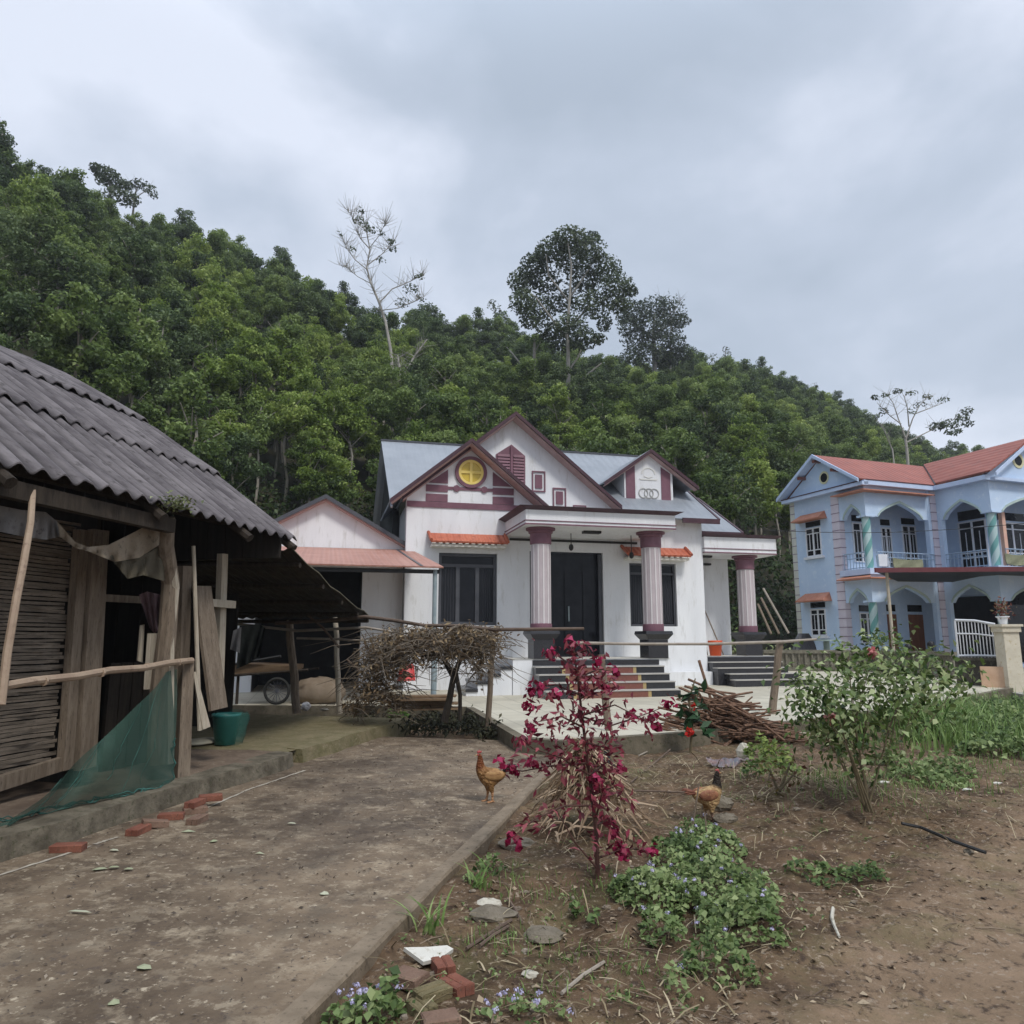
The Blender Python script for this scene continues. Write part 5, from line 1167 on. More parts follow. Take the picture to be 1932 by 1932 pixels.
def torus(m, c, R, r, axis='y', nU=32, nV=8):
    o_ = []; f_ = []
    for i in range(nU):
        for j in range(nV):
            A_ = 2 * pi * i / nU; B_ = 2 * pi * j / nV; rad = R + r * cos(B_)
            p_ = (rad * cos(A_), r * sin(B_), rad * sin(A_)) if axis == 'y' else ((rad * cos(A_), rad * sin(A_), r * sin(B_)) if axis == 'z' else (r * sin(B_), rad * cos(A_), rad * sin(A_)))
            o_.append((c[0] + p_[0], c[1] + p_[1], c[2] + p_[2]))
    for i in range(nU):
        for j in range(nV): f_.append((i * nV + j, ((i + 1) % nU) * nV + j, ((i + 1) % nU) * nV + (j + 1) % nV, i * nV + (j + 1) % nV))
    m.add(o_, f_)
m = M(); torus(m, wc_, wr - .03, .03); wl = m.build('wheel', m_tyre, hc)
m = M()
for k in range(8): a = pi * k / 8; m.tube([(wc_.x + (wr - .04) * cos(a), wc_.y, wc_.z + (wr - .04) * sin(a)), (wc_.x - (wr - .04) * cos(a), wc_.y, wc_.z - (wr - .04) * sin(a))], .006, 5)
m.lathe([(.03, -.03), (.03, .03)], 8, wc_); m.build('spokes', m_frame, wl)
m = M(); q0, q1 = D(443, 1253, 15.2), D(530, 1238, 15.2); m.tube([q0, q1], .03, 6); tag(m.build('iron_bar', m_lamp, org=q0), 'dark bar lying aslant across the hand cart bed', 'bar')
# sacks and odds behind the lean-to posts
m = M(); s_ = D(600, 1300, 15.8); m.blob((s_.x, s_.y, s_.z - .06), (.55, .35, .3), 16, 9, .08); tag(m.build('earth_sack', mk('brown_sack', (.17, .13, .09), (.24, .19, .14), scale=4, rough=.95), org=(s_.x, s_.y, .2), smooth=True), 'slumped brown sack beneath the lean-to between its two posts', 'sack')
m = M(); rr = random.Random(12)
# white scraps by the lean-to posts
for i, (px, py, rx, rz, lb, col_) in enumerate(((577, 1338, .10, .13, 'crumpled white paper scrap at the foot of the lean-to post', (.62, .60, .58)), (612, 1341, .08, .05, 'pale lump of rubble between the two lean-to posts', (.42, .38, .30)))):
    b = G(px, py, PZ); m = M(); m.blob((b.x, b.y, b.z + rz * .4), (rx, rx, rz * .6), 9, 6, .18); tag(m.build('scrap', mk('scrap_' + str(i), col_, tuple(c * .8 for c in col_), rough=.9), org=b), lb, 'scrap')
m = M(); b = G(380, 1402, PZ); m.blob((b.x, b.y, b.z + .02), (.22, .3, .035), 14, 6, .1); tag(m.build('feed_sack', mk('pale_sack', (.36, .33, .25), (.46, .43, .34), scale=5, rough=.95), org=b, smooth=True), 'flat pale sack on the platform left of the green bucket', 'sack')

# ------------------------------------------------------------------ pole fences
def fence(name, label, posts, rails, loc):
    t = thing(name, label, 'fence', loc)
    for (b, tp, r, mt) in posts:
        m = M(); m.tube(jitline(b, tp, 5, .012), [r * 1.08, r * 1.03, r, r, r * .95, r * .9], 8); m.build('post', mt, t)
    for pts, r, mt in rails:
        m = M(); m.tube(pts, r, 8); m.build('rail', mt, t)
    return t
m_pole = mk('brown_pole_wood', (0.14, 0.105, 0.075), (0.22, 0.17, 0.125), c3=(.08, .06, .045), scale=5, stretch=(4, 4, .6), rough=.85)
m_thin = mk('thin_dark_branch', (0.085, 0.058, 0.042), (0.14, 0.10, 0.075), scale=6, rough=.85)
m_graypole = mk('grey_pole', (0.25, 0.21, 0.17), (0.33, 0.29, 0.24), scale=5, rough=.8)
b1 = G(920, 1386, .0); t1 = D(931, 1186, b1.y)
fence('pole_fence', 'thin branch rail fence with the dry brown vine tangled over it', [(b1, t1, .045, m_pole), (G(818, 1326, .16), D(822, 1190, G(818, 1326, .16).y), .045, m_pipe)],
      [([D(520, 1176, 13.3), D(600, 1172, 13.1), D(690, 1164, 12.6), D(740, 1170, 12.2), D(800, 1180, 11.8), D(860, 1181, 11.5), D(935, 1188, 11.1), D(1015, 1187, 11.0), D(1102, 1186, 10.9)], [.03, .03, .033, .03, .026, .027, .028, .024, .02], m_thin),
       ([D(435, 1176, 13.6), D(560, 1190, 13.4), D(690, 1184, 13.1), D(760, 1195, 12.8)], [.025, .024, .024, .015], m_graypole),
       ([D(560, 1204, 13.3), D(640, 1206, 13.2), D(735, 1212, 12.9)], [.02, .02, .012], m_graypole),
       ([D(580, 1160, 13.0), D(610, 1185, 12.95), D(640, 1222, 12.9)], [.02, .02, .02], m_thin),
       ([D(655, 1245, 12.8), D(700, 1285, 12.6)], [.02, .02], m_thin), ([D(650, 1320, 12.6), D(735, 1235, 12.4)], [.014, .012], m_graypole)], b1)
pb = G(1456, 1360, .06); pt = D(1472, 1208, pb.y); p2b = G(1152, 1402, .0); p2t = D(1134, 1235, p2b.y)
fence('rail_fence', 'two rough wooden posts with one long thin grey rail along the yard edge', [(pb, pt, .07, m_pole), (p2b, p2t, .055, m_pole)],
      [([D(1088, 1213, 10.6), D(1200, 1215, 11.2), D(1340, 1215, 12.2), D(1475, 1211, pb.y - .08), D(1540, 1206, 14.0)], [.022, .02, .022, .028, .02], m_graypole)], pb)

# a tuft of moss and weeds that has rooted on the roof's edge
tp_ = SF.at(327, 962, -4.62); tc_ = SW(tp_[0], -4.62, roofz(4.62) + .05); P = tc_ + Vector((0, 0, 0)); P = np.array(P) + RNG.normal(size=(150, 3)) * [.09, .09, .035]
V, F_, t_ = leaves(P, RNG.normal(size=(150, 3)) * .6 + [0, -.3, 1], .055, .03)
tag(np_build('moss_tuft', V, F_, leafmat('roof_moss', (.05, .06, .02), (.13, .15, .06), (.26, .28, .14), trans=.2, objvar=0), org=tc_, tint=t_), 'small green tuft growing on the eave of the shed roof', 'moss')
# ================================================================== garden plants
def gh(x, y): return float(ground_h(np.array([x]), np.array([y]))[0])
def GG(px, py):
    p = G(px, py, -.06)
    for _ in range(3): p = G(px, py, gh(p.x, p.y))
    return p
# ---- red leaved shrub
m_rstem = mk('dark_red_stem', (0.05, 0.022, 0.018), (0.09, 0.04, 0.03), scale=9, rough=.7)
m_rleaf = leafmat('dark_red_leaf', (0.085, 0.014, 0.022), (0.21, 0.028, 0.050), (0.35, 0.10, 0.11), rough=.45, trans=.25)
m_mag = leafmat('crimson_leaf', (0.16, 0.005, 0.028), (0.33, 0.012, 0.066), (0.46, 0.055, 0.14), rough=.45, trans=.3)
rb = GG(1128, 1656); YS = rb.y
rs = thing('red_leaf_shrub', 'tall loose shrub with dark red leaves and crimson tips amid the garden', 'shrub', rb)
rr = random.Random(21)
def rp(px, py, dy=0.0): return D(px, py, YS + dy)
stems = [[(1128, 1660, 0), (1124, 1560, 0), (1112, 1460, .02), (1098, 1350, .02), (1090, 1280, 0), (1080, 1212, 0)],
         [(1112, 1462, 0), (1060, 1430, -.1), (1005, 1412, -.2), (985, 1395, -.25)], [(1106, 1440, 0), (1040, 1445, .1), (985, 1455, .15), (948, 1448, .2)],
         [(1092, 1310, 0), (1050, 1292, .12), (1015, 1295, .2), (1000, 1330, .22)], [(1100, 1372, 0), (1060, 1352, -.1), (1015, 1362, -.2)],
         [(1098, 1352, 0), (1150, 1370, .12), (1205, 1352, .2), (1264, 1330, .25)], [(1118, 1520, 0), (1065, 1520, -.1), (1010, 1545, -.18), (965, 1582, -.2)],
         [(1122, 1560, 0), (1155, 1540, .1), (1166, 1600, .12)], [(1112, 1462, 0), (1145, 1438, .1), (1168, 1450, .15)], [(1124, 1545, 0), (1135, 1500, -.12), (1130, 1478, -.14)],
         [(1088, 1280, 0), (1130, 1262, .1), (1160, 1268, .15)], [(1086, 1262, 0), (1050, 1235, .1), (1035, 1232, .1)], [(1092, 1320, 0), (1140, 1290, -.1), (1160, 1282, -.1)],
         [(1128, 1640, 0), (1085, 1590, -.05), (1045, 1520, -.1)], [(1125, 1620, 0), (1180, 1600, .1), (1232, 1606, .15)], [(1084, 1235, 0), (1110, 1225, -.1), (1118, 1240, -.1)], [(1118, 1500, 0), (1170, 1480, -.1), (1190, 1520, -.1)],
         [(1098, 1350, 0), (1160, 1330, -.12), (1240, 1370, -.15)], [(1104, 1400, 0), (1140, 1410, .1), (1175, 1405, .2)]]
mg = [(985, 1395), (968, 1452), (948, 1440), (997, 1332), (1003, 1302), (1264, 1330), (965, 1580), (978, 1592), (1166, 1600), (1158, 1572), (1170, 1448), (1130, 1480), (1122, 1470), (1160, 1268), (1128, 1248), (1035, 1232), (1232, 1606), (1240, 1370), (1232, 1352), (1020, 1300), (1178, 1610), (1045, 1312), (1005, 1440), (1000, 1372), (1078, 1215), (1140, 1298), (1190, 1348)]
m = M()
for i, s_ in enumerate(stems):
    pts = [rp(*q_) for q_ in s_]; n = len(pts); r0 = .018 if i == 0 else .008
    m.tube(pts, [r0 * (1 - .7 * k / (n - 1)) for k in range(n)], 6)
m.build('stem', m_rstem, rs)
P = []; N = []
for i, s_ in enumerate(stems):
    pts = [np.array(rp(*q_)) for q_ in s_]; skip = 1 if i == 0 else 0
    if i == 13: continue
    for a, b in list(zip(pts, pts[1:]))[skip if i else 2:]:
        L_ = np.linalg.norm(b - a); k = int(L_ * ((58 if i in (5, 17, 6) else 80) if i else 84))
        for _ in range(k):
            t = rr.random(); P.append(a + (b - a) * t + RNG.normal(size=3) * .035 + np.array([0, 0, -.005])); N.append(RNG.normal(size=3) + np.array([0, -.4, .5]))
cl = [(1010, 1410, 26), (1075, 1420, 30), (1140, 1425, 30), (1120, 1400, 22), (1040, 1330, 22), (1090, 1265, 34), (1115, 1300, 30), (1150, 1285, 20), (1040, 1545, 22), (1130, 1580, 20), (1150, 1555, 20), (1100, 1445, 30), (1020, 1365, 18), (1060, 1230, 14), (1055, 1390, 26), (1210, 1345, 12), (1160, 1480, 16), (1095, 1330, 22), (1165, 1385, 16)]
for x, y, k in cl:
    c = np.array(rp(x, y, rr.uniform(-.12, .12)))
    for _ in range(int(k * .66)): P.append(c + RNG.normal(size=3) * np.array([.075, .07, .06])); N.append(RNG.normal(size=3) + np.array([0, -.4, .5]))
n = len(P); V, F_, t_ = leaves(np.array(P), np.array(N), RNG.uniform(.045, .085, n), RNG.uniform(.02, .034, n), curl=.3)
np_build('foliage', V, F_, m_rleaf, rs, t_)
P = []; N = []
for x, y in mg:
    c = np.array(rp(x, y, rr.uniform(-.1, .15)))
    for _ in range(16): d = RNG.normal(size=3); P.append(c + d * .02); N.append(d + np.array([0, -.3, .3]))
n = len(P); V, F_, t_ = leaves(np.array(P), np.array(N), RNG.uniform(.035, .06, n), RNG.uniform(.03, .05, n), curl=.35)
np_build('crimson_tips', V, F_, m_mag, rs, t_)

# ---- dry stalk heap under it
m_straw = leafmat('dry_husk', (0.14, 0.09, 0.055), (0.33, 0.235, 0.15), (0.52, 0.41, 0.29), rough=.8, trans=.2, objvar=0)
hp = GG(1105, 1592); P = []; m = M(); tn = []
for k in range(900):
    a = rr.uniform(0, 2 * pi); r = min(.62, abs(rr.gauss(0, .30))); x = hp.x + .04 + r * cos(a) * .8; y = hp.y + .40 + r * sin(a) * .8; h = .62 * max(0, 1 - (r / .66) ** 1.3) * rr.uniform(.5, 1.05)
    L_ = rr.uniform(.12, .42); d = Vector((cos(a) * 1.1 + rr.gauss(0, .55), sin(a) * 1.1 + rr.gauss(0, .55), -.75 + rr.gauss(0, .4))).normalized() * L_; c = Vector((x, y, gh(x, y) + .02 + h)); w = rr.uniform(.003, .012)
    sd_ = d.cross(Vector((rr.gauss(0, 1), rr.gauss(0, 1), 1))).normalized() * w; up_ = Vector((0, 0, -.12 * L_))
    if c.z - abs(d.z) / 2 < gh(x, y): d.z *= .2
    m.add([c - d / 2 - sd_, c - d / 2 + sd_, c + sd_ - up_, c - sd_ - up_, c + d / 2 + sd_ * .5, c + d / 2 - sd_ * .5], [(0, 1, 2, 3), (3, 2, 4, 5)]); t = rr.random(); tn += [t, t]
hpo = m.build('stalk_heap', m_straw, org=hp, tint=tn); tag(hpo, 'heap of dry straw coloured maize stalks behind the red leaved shrub', 'heap')
m_rock = mk('grey_stone', (0.12, 0.10, 0.072), (0.21, 0.178, 0.135), c3=(0.085, 0.075, 0.045), scale=7, rough=.9, bump=.5)

# ---- low flowering ground cover
m_gc = leafmat('weed_leaf', (0.05, 0.085, 0.026), (0.14, 0.20, 0.066), (0.31, 0.37, 0.165), rough=.55, trans=.3, objvar=0.0)
m_lav = leafmat('lavender_flower', (0.34, 0.32, 0.48), (0.46, 0.43, 0.60), (0.58, 0.55, 0.68), rough=.8, trans=.2, objvar=0)
def cover(name, blobs, label, cat, seed, leaf=.045, hmax=.22, dens_=1700, stuff=True, flowers=0, mat=m_gc):
    g = np.random.default_rng(seed); P = []; N = []; FP = []
    for px, py, rx, ry, h in blobs:
        c = GG(px, py); n = int(dens_ * rx * ry * 4)
        a = g.uniform(0, 2 * pi, n); r = np.sqrt(g.uniform(0, 1, n)); x = c.x + rx * r * np.cos(a); y = c.y + ry * r * np.sin(a)
        cl_ = vnoise(x, y, .13, seed); edge = vnoise(x, y, .22, seed + 9); top = h * (1 - r ** 3) * (.25 + 1.1 * cl_)
        z = ground_h(x, y) + .01 + top * np.sqrt(g.uniform(0.05, 1, n))
        kp = r < .62 + .6 * edge; x, y, z, top = x[kp], y[kp], z[kp], top[kp]; n = len(x)
        P.append(np.stack([x, y, z], 1)); N.append(np.stack([g.normal(0, .6, n), g.normal(-.25, .6, n), np.ones(n)], 1))
        for k in range(int(flowers * rx * ry)):
            i = g.integers(n); FP.append((x[i], y[i], ground_h(x[i], y[i]) + top[i] + .03))
    P = np.concatenate(P); N = np.concatenate(N); n = len(P)
    s_ = leaf * g.uniform(.45, 1.5, n); tt = np.clip(.5 + .9 * (vnoise(P[:, 0], P[:, 1], .2, seed + 1) - .5) + g.normal(0, .2, n), 0, 1)
    V, F_, t_ = leaves(P, N, s_, s_ * .72, rng=g, curl=.22, tint=tt)
    o_ = np_build(name, V, F_, mat, org=Vector(P.mean(0)), tint=t_); ORG[o_.name] = Vector(P.mean(0))
    if stuff: tag(o_, label, cat, kind='stuff')
    else: tag(o_, label, cat)
    if FP:
        Q = []; NN = []
        for f in FP:
            for _ in range(16): d = g.normal(size=3); d[2] = abs(d[2]); Q.append(np.array(f) + d * .007); NN.append(d)
        V, F_, t_ = leaves(np.array(Q), np.array(NN), .0125, .010, rng=g, curl=.1); np_build('flower_heads', V, F_, m_lav, o_, t_)['kind'] = 'stuff'
    return o_
cover('ground_cover', [(1340, 1700, .38, .45, .26), (1250, 1700, .25, .3, .2), (1400, 1760, .26, .3, .26), (1360, 1840, .2, .16, .2), (1290, 1620, .3, .3, .2), (1330, 1590, .3, .3, .18), (1200, 1690, .18, .2, .14), (1430, 1720, .16, .25, .2), (1250, 1770, .16, .16, .16)],
      'dense patch of green weeds with small lavender flowers right of the red shrub', 'weeds', 31, flowers=110, leaf=.037, dens_=2700)
cover('weed_patch', [(705, 1915, .13, .09, .12), (660, 1930, .12, .06, .1), (745, 1905, .09, .06, .12), (690, 1935, .15, .05, .12)], 'low green weed clump beside the path edge at the very front', 'weeds', 32, leaf=.04, flowers=500)
cover('weed_patch', [(985, 1915, .15, .08, .08), (1050, 1925, .12, .05, .08), (920, 1925, .08, .05, .05)], 'thin weeds with lavender flowers right of the broken bricks', 'weeds', 33, leaf=.03, dens_=1500, flowers=500)
cover('weed_patch', [(1590, 1665, .32, .16, .1), (1640, 1660, .15, .12, .14), (1520, 1650, .2, .12, .07)], 'low weed strip on the bare soil below the rose bush', 'weeds', 34, leaf=.04, dens_=1000)
cover('weed_patch', [(1740, 1470, .5, .35, .2), (1790, 1460, .3, .3, .25), (1680, 1440, .3, .3, .14)], 'spreading green weeds to the right of the rose bush', 'weeds', 35, leaf=.055, dens_=900)
cover('weed_patch', [(1850, 1400, 1.1, .9, .4), (1905, 1430, .7, .5, .35), (1800, 1395, .8, .6, .4), (1925, 1390, .8, .8, .4), (1870, 1365, 1.2, .8, .45), (1930, 1352, 1., .7, .4)], 'tall weeds on the bank below the driveway', 'weeds', 36, leaf=.075, dens_=650)
cover('weed_patch', [(1450, 1440, .35, .3, .3), (1480, 1460, .25, .2, .24), (1430, 1470, .2, .2, .2)], 'yellow green bushy weeds in front of the firewood pile', 'weeds', 37, leaf=.06, dens_=900, mat=leafmat('yellow_green_leaf', (0.06, 0.10, 0.025), (0.15, 0.21, 0.05), (0.28, 0.33, 0.09), trans=.3, objvar=0))
cover('weed_patch', [(1090, 1735, .07, .07, .12), (1120, 1745, .06, .05, .08)], 'bright green seedling clump left of the flowering weeds', 'weeds', 38, leaf=.05, dens_=1600)
cover('weed_patch', [(748, 1358, .28, .2, .35)], 'bright green weeds at the corner of the mossy platform', 'weeds', 39, leaf=.07, dens_=700, mat=leafmat('bright_weed_leaf', (0.07, 0.14, 0.03), (0.14, 0.25, 0.06), (0.26, 0.36, 0.10), trans=.35, objvar=0))
cover('weed_patch', [(905, 1660, .1, .12, .09), (930, 1640, .1, .12, .08), (890, 1590, .05, .1, .06)], 'small weeds growing against the path edge left of the boulder', 'weeds', 40, leaf=.04, dens_=1000)
cover('weed_patch', [(1280, 1870, .05, .05, .12), (1270, 1855, .04, .03, .1)], 'lone small weed in front of the flowering weeds', 'weeds', 41, leaf=.04, dens_=2600)
cover('weed_patch', [(1315, 1360, .12, .12, .2), (1350, 1355, .15, .12, .16)], 'small pale green weeds growing out of the firewood pile', 'weeds', 42, leaf=.07, dens_=900)
# strappy green plants
m_blade = leafmat('grass_blade', (0.07, 0.13, 0.03), (0.15, 0.24, 0.06), (0.27, 0.36, 0.13), rough=.5, trans=.35, objvar=0)
def blades(name, px, py, n, L0, L1, w, label, cat, seed, spread=.08, arch=.7, mat=None):
    g = random.Random(seed); c = GG(px, py); m = M(); tn = []
    for _ in range(n):
        a = g.uniform(0, 2 * pi); L_ = g.uniform(L0, L1); b = Vector((c.x + g.gauss(0, spread), c.y + g.gauss(0, spread), 0)); b.z = gh(b.x, b.y); out = Vector((cos(a), sin(a), 0)); k = 6; pts = []
        for i in range(k + 1): t = i / k; pts.append(b + out * (L_ * arch * t * t * .8 + .05 * t) + Vector((0, 0, L_ * (t - arch * .55 * t * t))))
        s_ = Vector((-sin(a), cos(a), 0)); tt = g.random()
        for i in range(k): w0, w1 = w * (1 - (i / k) ** 2), w * (1 - ((i + 1) / k) ** 2); m.add([pts[i] - s_ * w0, pts[i] + s_ * w0, pts[i + 1] + s_ * w1, pts[i + 1] - s_ * w1], [(0, 1, 2, 3)]); tn.append(tt)
    return tag(m.build(name, mat or m_blade, org=c, tint=tn), label, cat)
blades('grass_tuft', 812, 1760, 16, .12, .28, .008, 'bright green grass tuft arching against the path edge near the bricks', 'grass tuft', 51, .035)
blades('grass_tuft', 900, 1668, 14, .1, .25, .008, 'pale green grass tuft by the path edge below the crimson branch', 'grass tuft', 52, .04)
blades('strap_leaf_plant', 1750, 1392, 90, .6, 1.15, .017, 'tall clump of strappy green leaves right behind the rose bush', 'plant', 53, .22)
blades('strap_leaf_plant', 1625, 1410, 16, .4, .75, .02, 'upright strappy yellow green plant at the foot of the rose bush', 'plant', 54, .08, .3)
blades('strap_leaf_plant', 1805, 1380, 90, .5, 1.0, .014, 'wide tuft of long grass blades left of the driveway', 'plant', 55, .3)

def tall_grass(name, spots, n, L0, L1, w, label, seed):
    """many loose blades: grass nobody would count"""
    g = random.Random(seed); m = M(); tn = []
    for _ in range(n):
        px, py, sx_, sy_ = g.choice(spots); c = GG(px, py); a = g.uniform(0, 2 * pi); L_ = g.uniform(L0, L1); b = Vector((c.x + g.gauss(0, sx_), c.y + g.gauss(0, sy_), 0)); b.z = gh(b.x, b.y) - .01; out = Vector((cos(a), sin(a), 0)); k = 4; ar = g.uniform(.2, 1.0)
        pts = [b + out * (L_ * ar * .7 * (i / k) ** 2) + Vector((0, 0, L_ * (i / k - ar * .5 * (i / k) ** 2))) for i in range(k + 1)]; s_ = Vector((-sin(a), cos(a), 0)); tt = g.random()
        for i in range(k): w0, w1 = w * (1 - (i / k) ** 2), w * (1 - ((i + 1) / k) ** 2); m.add([pts[i] - s_ * w0, pts[i] + s_ * w0, pts[i + 1] + s_ * w1, pts[i + 1] - s_ * w1], [(0, 1, 2, 3)]); tn.append(tt)
    return tag(m.build(name, m_blade, tint=tn), label, 'grass', kind='stuff')
tall_grass('tall_grass', [(1760, 1375, .4, .35), (1800, 1365, .6, .5), (1850, 1375, .8, .6), (1905, 1390, .7, .6), (1830, 1410, .6, .4), (1900, 1350, .9, .5)], 2600, .2, .75, .009, 'loose tall grass on the bank between the rose bush and the driveway', 71)
tall_grass('grass', [(1690, 1490, .5, .25), (1600, 1500, .4, .25), (1780, 1480, .5, .3), (1850, 1450, .5, .3), (1530, 1470, .4, .3)], 900, .05, .2, .004, 'short sparse grass around the foot of the rose bush', 72)
tall_grass('grass', [(980, 1660, .16, .16), (1040, 1700, .2, .14), (930, 1780, .12, .1), (1090, 1800, .22, .12), (1200, 1830, .16, .1), (1010, 1880, .2, .08), (1150, 1660, .12, .1)], 700, .02, .11, .003, 'short straggly grass and shoots over the near garden soil', 73)
# ---- rose bush
m_rose = leafmat('rose_leaf', (0.03, 0.062, 0.016), (0.125, 0.185, 0.048), (0.38, 0.43, 0.22), rough=.38, trans=.22, objvar=0)
m_stem = mk('brown_green_stem', (0.09, 0.07, 0.04), (0.14, 0.11, 0.06), scale=9, rough=.8)
def bush(name, base, clumps, label, cat, seed, leaf=(.05, .09), k=60, mat=m_rose, stem_r=.014, spread=.13, stride=1):
    g = np.random.default_rng(seed); t = thing(name, label, cat, base); m = M(); P = []; N = []
    for ci, (c, n) in enumerate(clumps):
        c = np.array(c); d = c - np.array(base)
        p1 = np.array(base) + g.normal(0, .03, 3) * [1, 1, 0]; mid = p1 + d * .5 + g.normal(0, .05, 3) + np.array([0, 0, .08])
        if (ci % stride) == 0: m.tube([p1, p1 + (mid - p1) * .5, mid, c], [stem_r, stem_r * .85, stem_r * .65, stem_r * .35], 6)
        elif stride > 1: m.tube([mid, mid.copy() * .4 + c * .6, c], [stem_r * .5, stem_r * .4, stem_r * .25], 5)
        kk = int(k * n); q_ = g.normal(0, spread * n ** .4, (kk, 3)) * [1, 1, .75]; P.append(c + q_); N.append(q_ / (np.linalg.norm(q_, axis=1)[:, None] + .01) * .8 + g.normal(0, .6, (kk, 3)) + [0, -.15, .7])
    m.build('stem', m_stem, t)
    P = np.concatenate(P); N = np.concatenate(N); n = len(P); V, F_, t_ = leaves(P, N, g.uniform(leaf[0], leaf[1], n), g.uniform(leaf[0], leaf[1], n) * .55, rng=g, curl=.25)
    np_build('foliage', V, F_, mat, t, t_); return t
rbs = GG(1640, 1530); Yr = rbs.y + .15
def bc(px, py, dy, n): return (D(px, py, Yr + dy), n)
bush('rose_bush', rbs, [bc(1560, 1300, 0, 1.4), (D(1600, 1280, Yr + .3), 1.3), bc(1640, 1260, 0, 1.5), bc(1690, 1262, .1, 1.4), bc(1738, 1268, .3, 1.3), bc(1768, 1280, .2, 1.1), bc(1700, 1300, -.2, 1.5), bc(1640, 1320, -.3, 1.5), bc(1590, 1340, -.2, 1.3), bc(1545, 1330, .2, 1.0), bc(1740, 1300, 0, 1.3), bc(1680, 1345, -.1, 1.0), bc(1600, 1390, .1, .8), bc(1555, 1385, .3, .8), bc(1650, 1385, .1, .5), bc(1650, 1225, .3, 1.0), bc(1620, 1450, .1, .25), bc(1675, 1440, .2, .2), bc(1715, 1258, .3, .8), bc(1530, 1300, .1, .6), bc(1565, 1360, -.1, 1.1), bc(1610, 1360, .2, 1.0), bc(1540, 1365, .2, .7), bc(1530, 1275, .2, .4), bc(1600, 1235, .2, .45), bc(1665, 1212, .3, .35), bc(1790, 1255, .3, .3), bc(1800, 1300, .3, .4), bc(1515, 1330, .1, .35), bc(1620, 1425, 0, .45), bc(1660, 1420, .2, .4), bc(1585, 1420, .2, .5)],
     'large leafy rose bush with pale and dark green leaves in front of the blue house', 'bush', 61, k=92, spread=.165, leaf=(.045, .09), stride=4, stem_r=.010)
m_rosefl = leafmat('pink_petal', (0.40, 0.10, 0.10), (0.50, 0.18, 0.17), (0.6, 0.33, 0.30), trans=.3, objvar=0)
for i, (px, py) in enumerate(((1566, 1352), (1645, 1232))):
    c = np.array(D(px, py, Yr - .2)); Q = c + RNG.normal(size=(26, 3)) * .018; V, F_, t_ = leaves(Q, RNG.normal(size=(26, 3)) + [0, -.5, .3], .045, .04)
    tag(np_build('rose_flower', V, F_, m_rosefl, org=Vector(c), tint=t_), ('small faded pink rose on the left side of the rose bush', 'small faded pink rose near the top of the rose bush')[i], 'flower')
b2 = GG(1570, 1420)
bush('low_bush', b2, [(D(1570 + dx, 1400 + dy, b2.y + .1 + k * .05), 1.0) for k, (dx, dy) in enumerate(((-20, -10), (10, -25), (25, 0), (-5, -40), (15, -55)))], 'dark green low bush below the left side of the rose bush by the yard kerb', 'bush', 62, k=60, spread=.1)
b3 = GG(1470, 1500)
m_rbw = leafmat('reddish_green_leaf', (.10, .035, .02), (.12, .09, .035), (.22, .22, .07), trans=.25, objvar=0)
bush('small_shrub', b3, [(D(1450, 1470, b3.y), .7), (D(1490, 1440, b3.y + .1), .6), (D(1510, 1470, b3.y), .4), (D(1440, 1510, b3.y - .1), .3)], 'small reddish stemmed shrub between the brown hen and the rose bush', 'shrub', 63, k=45, mat=m_rbw, leaf=(.04, .07))
b4 = GG(1560, 1560)
# ---- poinsettia
pb0 = GG(1302, 1420); m_poin = leafmat('dark_broad_leaf', (0.012, 0.035, 0.016), (0.03, 0.075, 0.03), (0.07, 0.13, 0.06), rough=.4, trans=.15, objvar=0)
pt_ = thing('red_flowered_plant', 'upright dark green plant with two scarlet flowers left of the firewood pile', 'plant', pb0); m = M(); Yp = pb0.y
st_ = [(1302, 1425), (1306, 1370), (1300, 1320), (1312, 1280)]; m.tube([D(a, b, Yp) for a, b in st_], [.02, .017, .014, .008], 6); m.tube([D(1306, 1372, Yp), D(1290, 1350, Yp), D(1283, 1330, Yp)], [.012, .01, .006], 6); m.build('stem', m_stem, pt_)
P = []; N = []; Ls = []
for px, py, k, s_ in ((1316, 1295, 4, .22), (1294, 1320, 6, .2), (1322, 1330, 6, .18), (1296, 1355, 7, .2), (1312, 1355, 6, .2), (1330, 1372, 5, .2), (1300, 1385, 4, .16)):
    for _ in range(k): P.append(np.array(D(px, py, Yp)) + RNG.normal(size=3) * .05); N.append(RNG.normal(size=3) + np.array([0, -.8, .35])); Ls.append(s_)
V, F_, t_ = leaves(np.array(P), np.array(N), np.array(Ls), np.array(Ls) * .45, curl=.2); np_build('foliage', V, F_, m_poin, pt_, t_)
m_scar = leafmat('scarlet_bract', (.35, .008, .006), (.52, .02, .012), (.62, .05, .03), trans=.3, objvar=0)
for px, py, k, s_ in ((1302, 1381, 22, .075), (1311, 1331, 10, .055)):
    Q = np.array(D(px, py, Yp - .12)) + RNG.normal(size=(k, 3)) * .025; V, F_, t_ = leaves(Q, RNG.normal(size=(k, 3)) * .7 + [0, -1, .3], s_, s_ * .7); np_build('flower', V, F_, m_scar, pt_, t_)
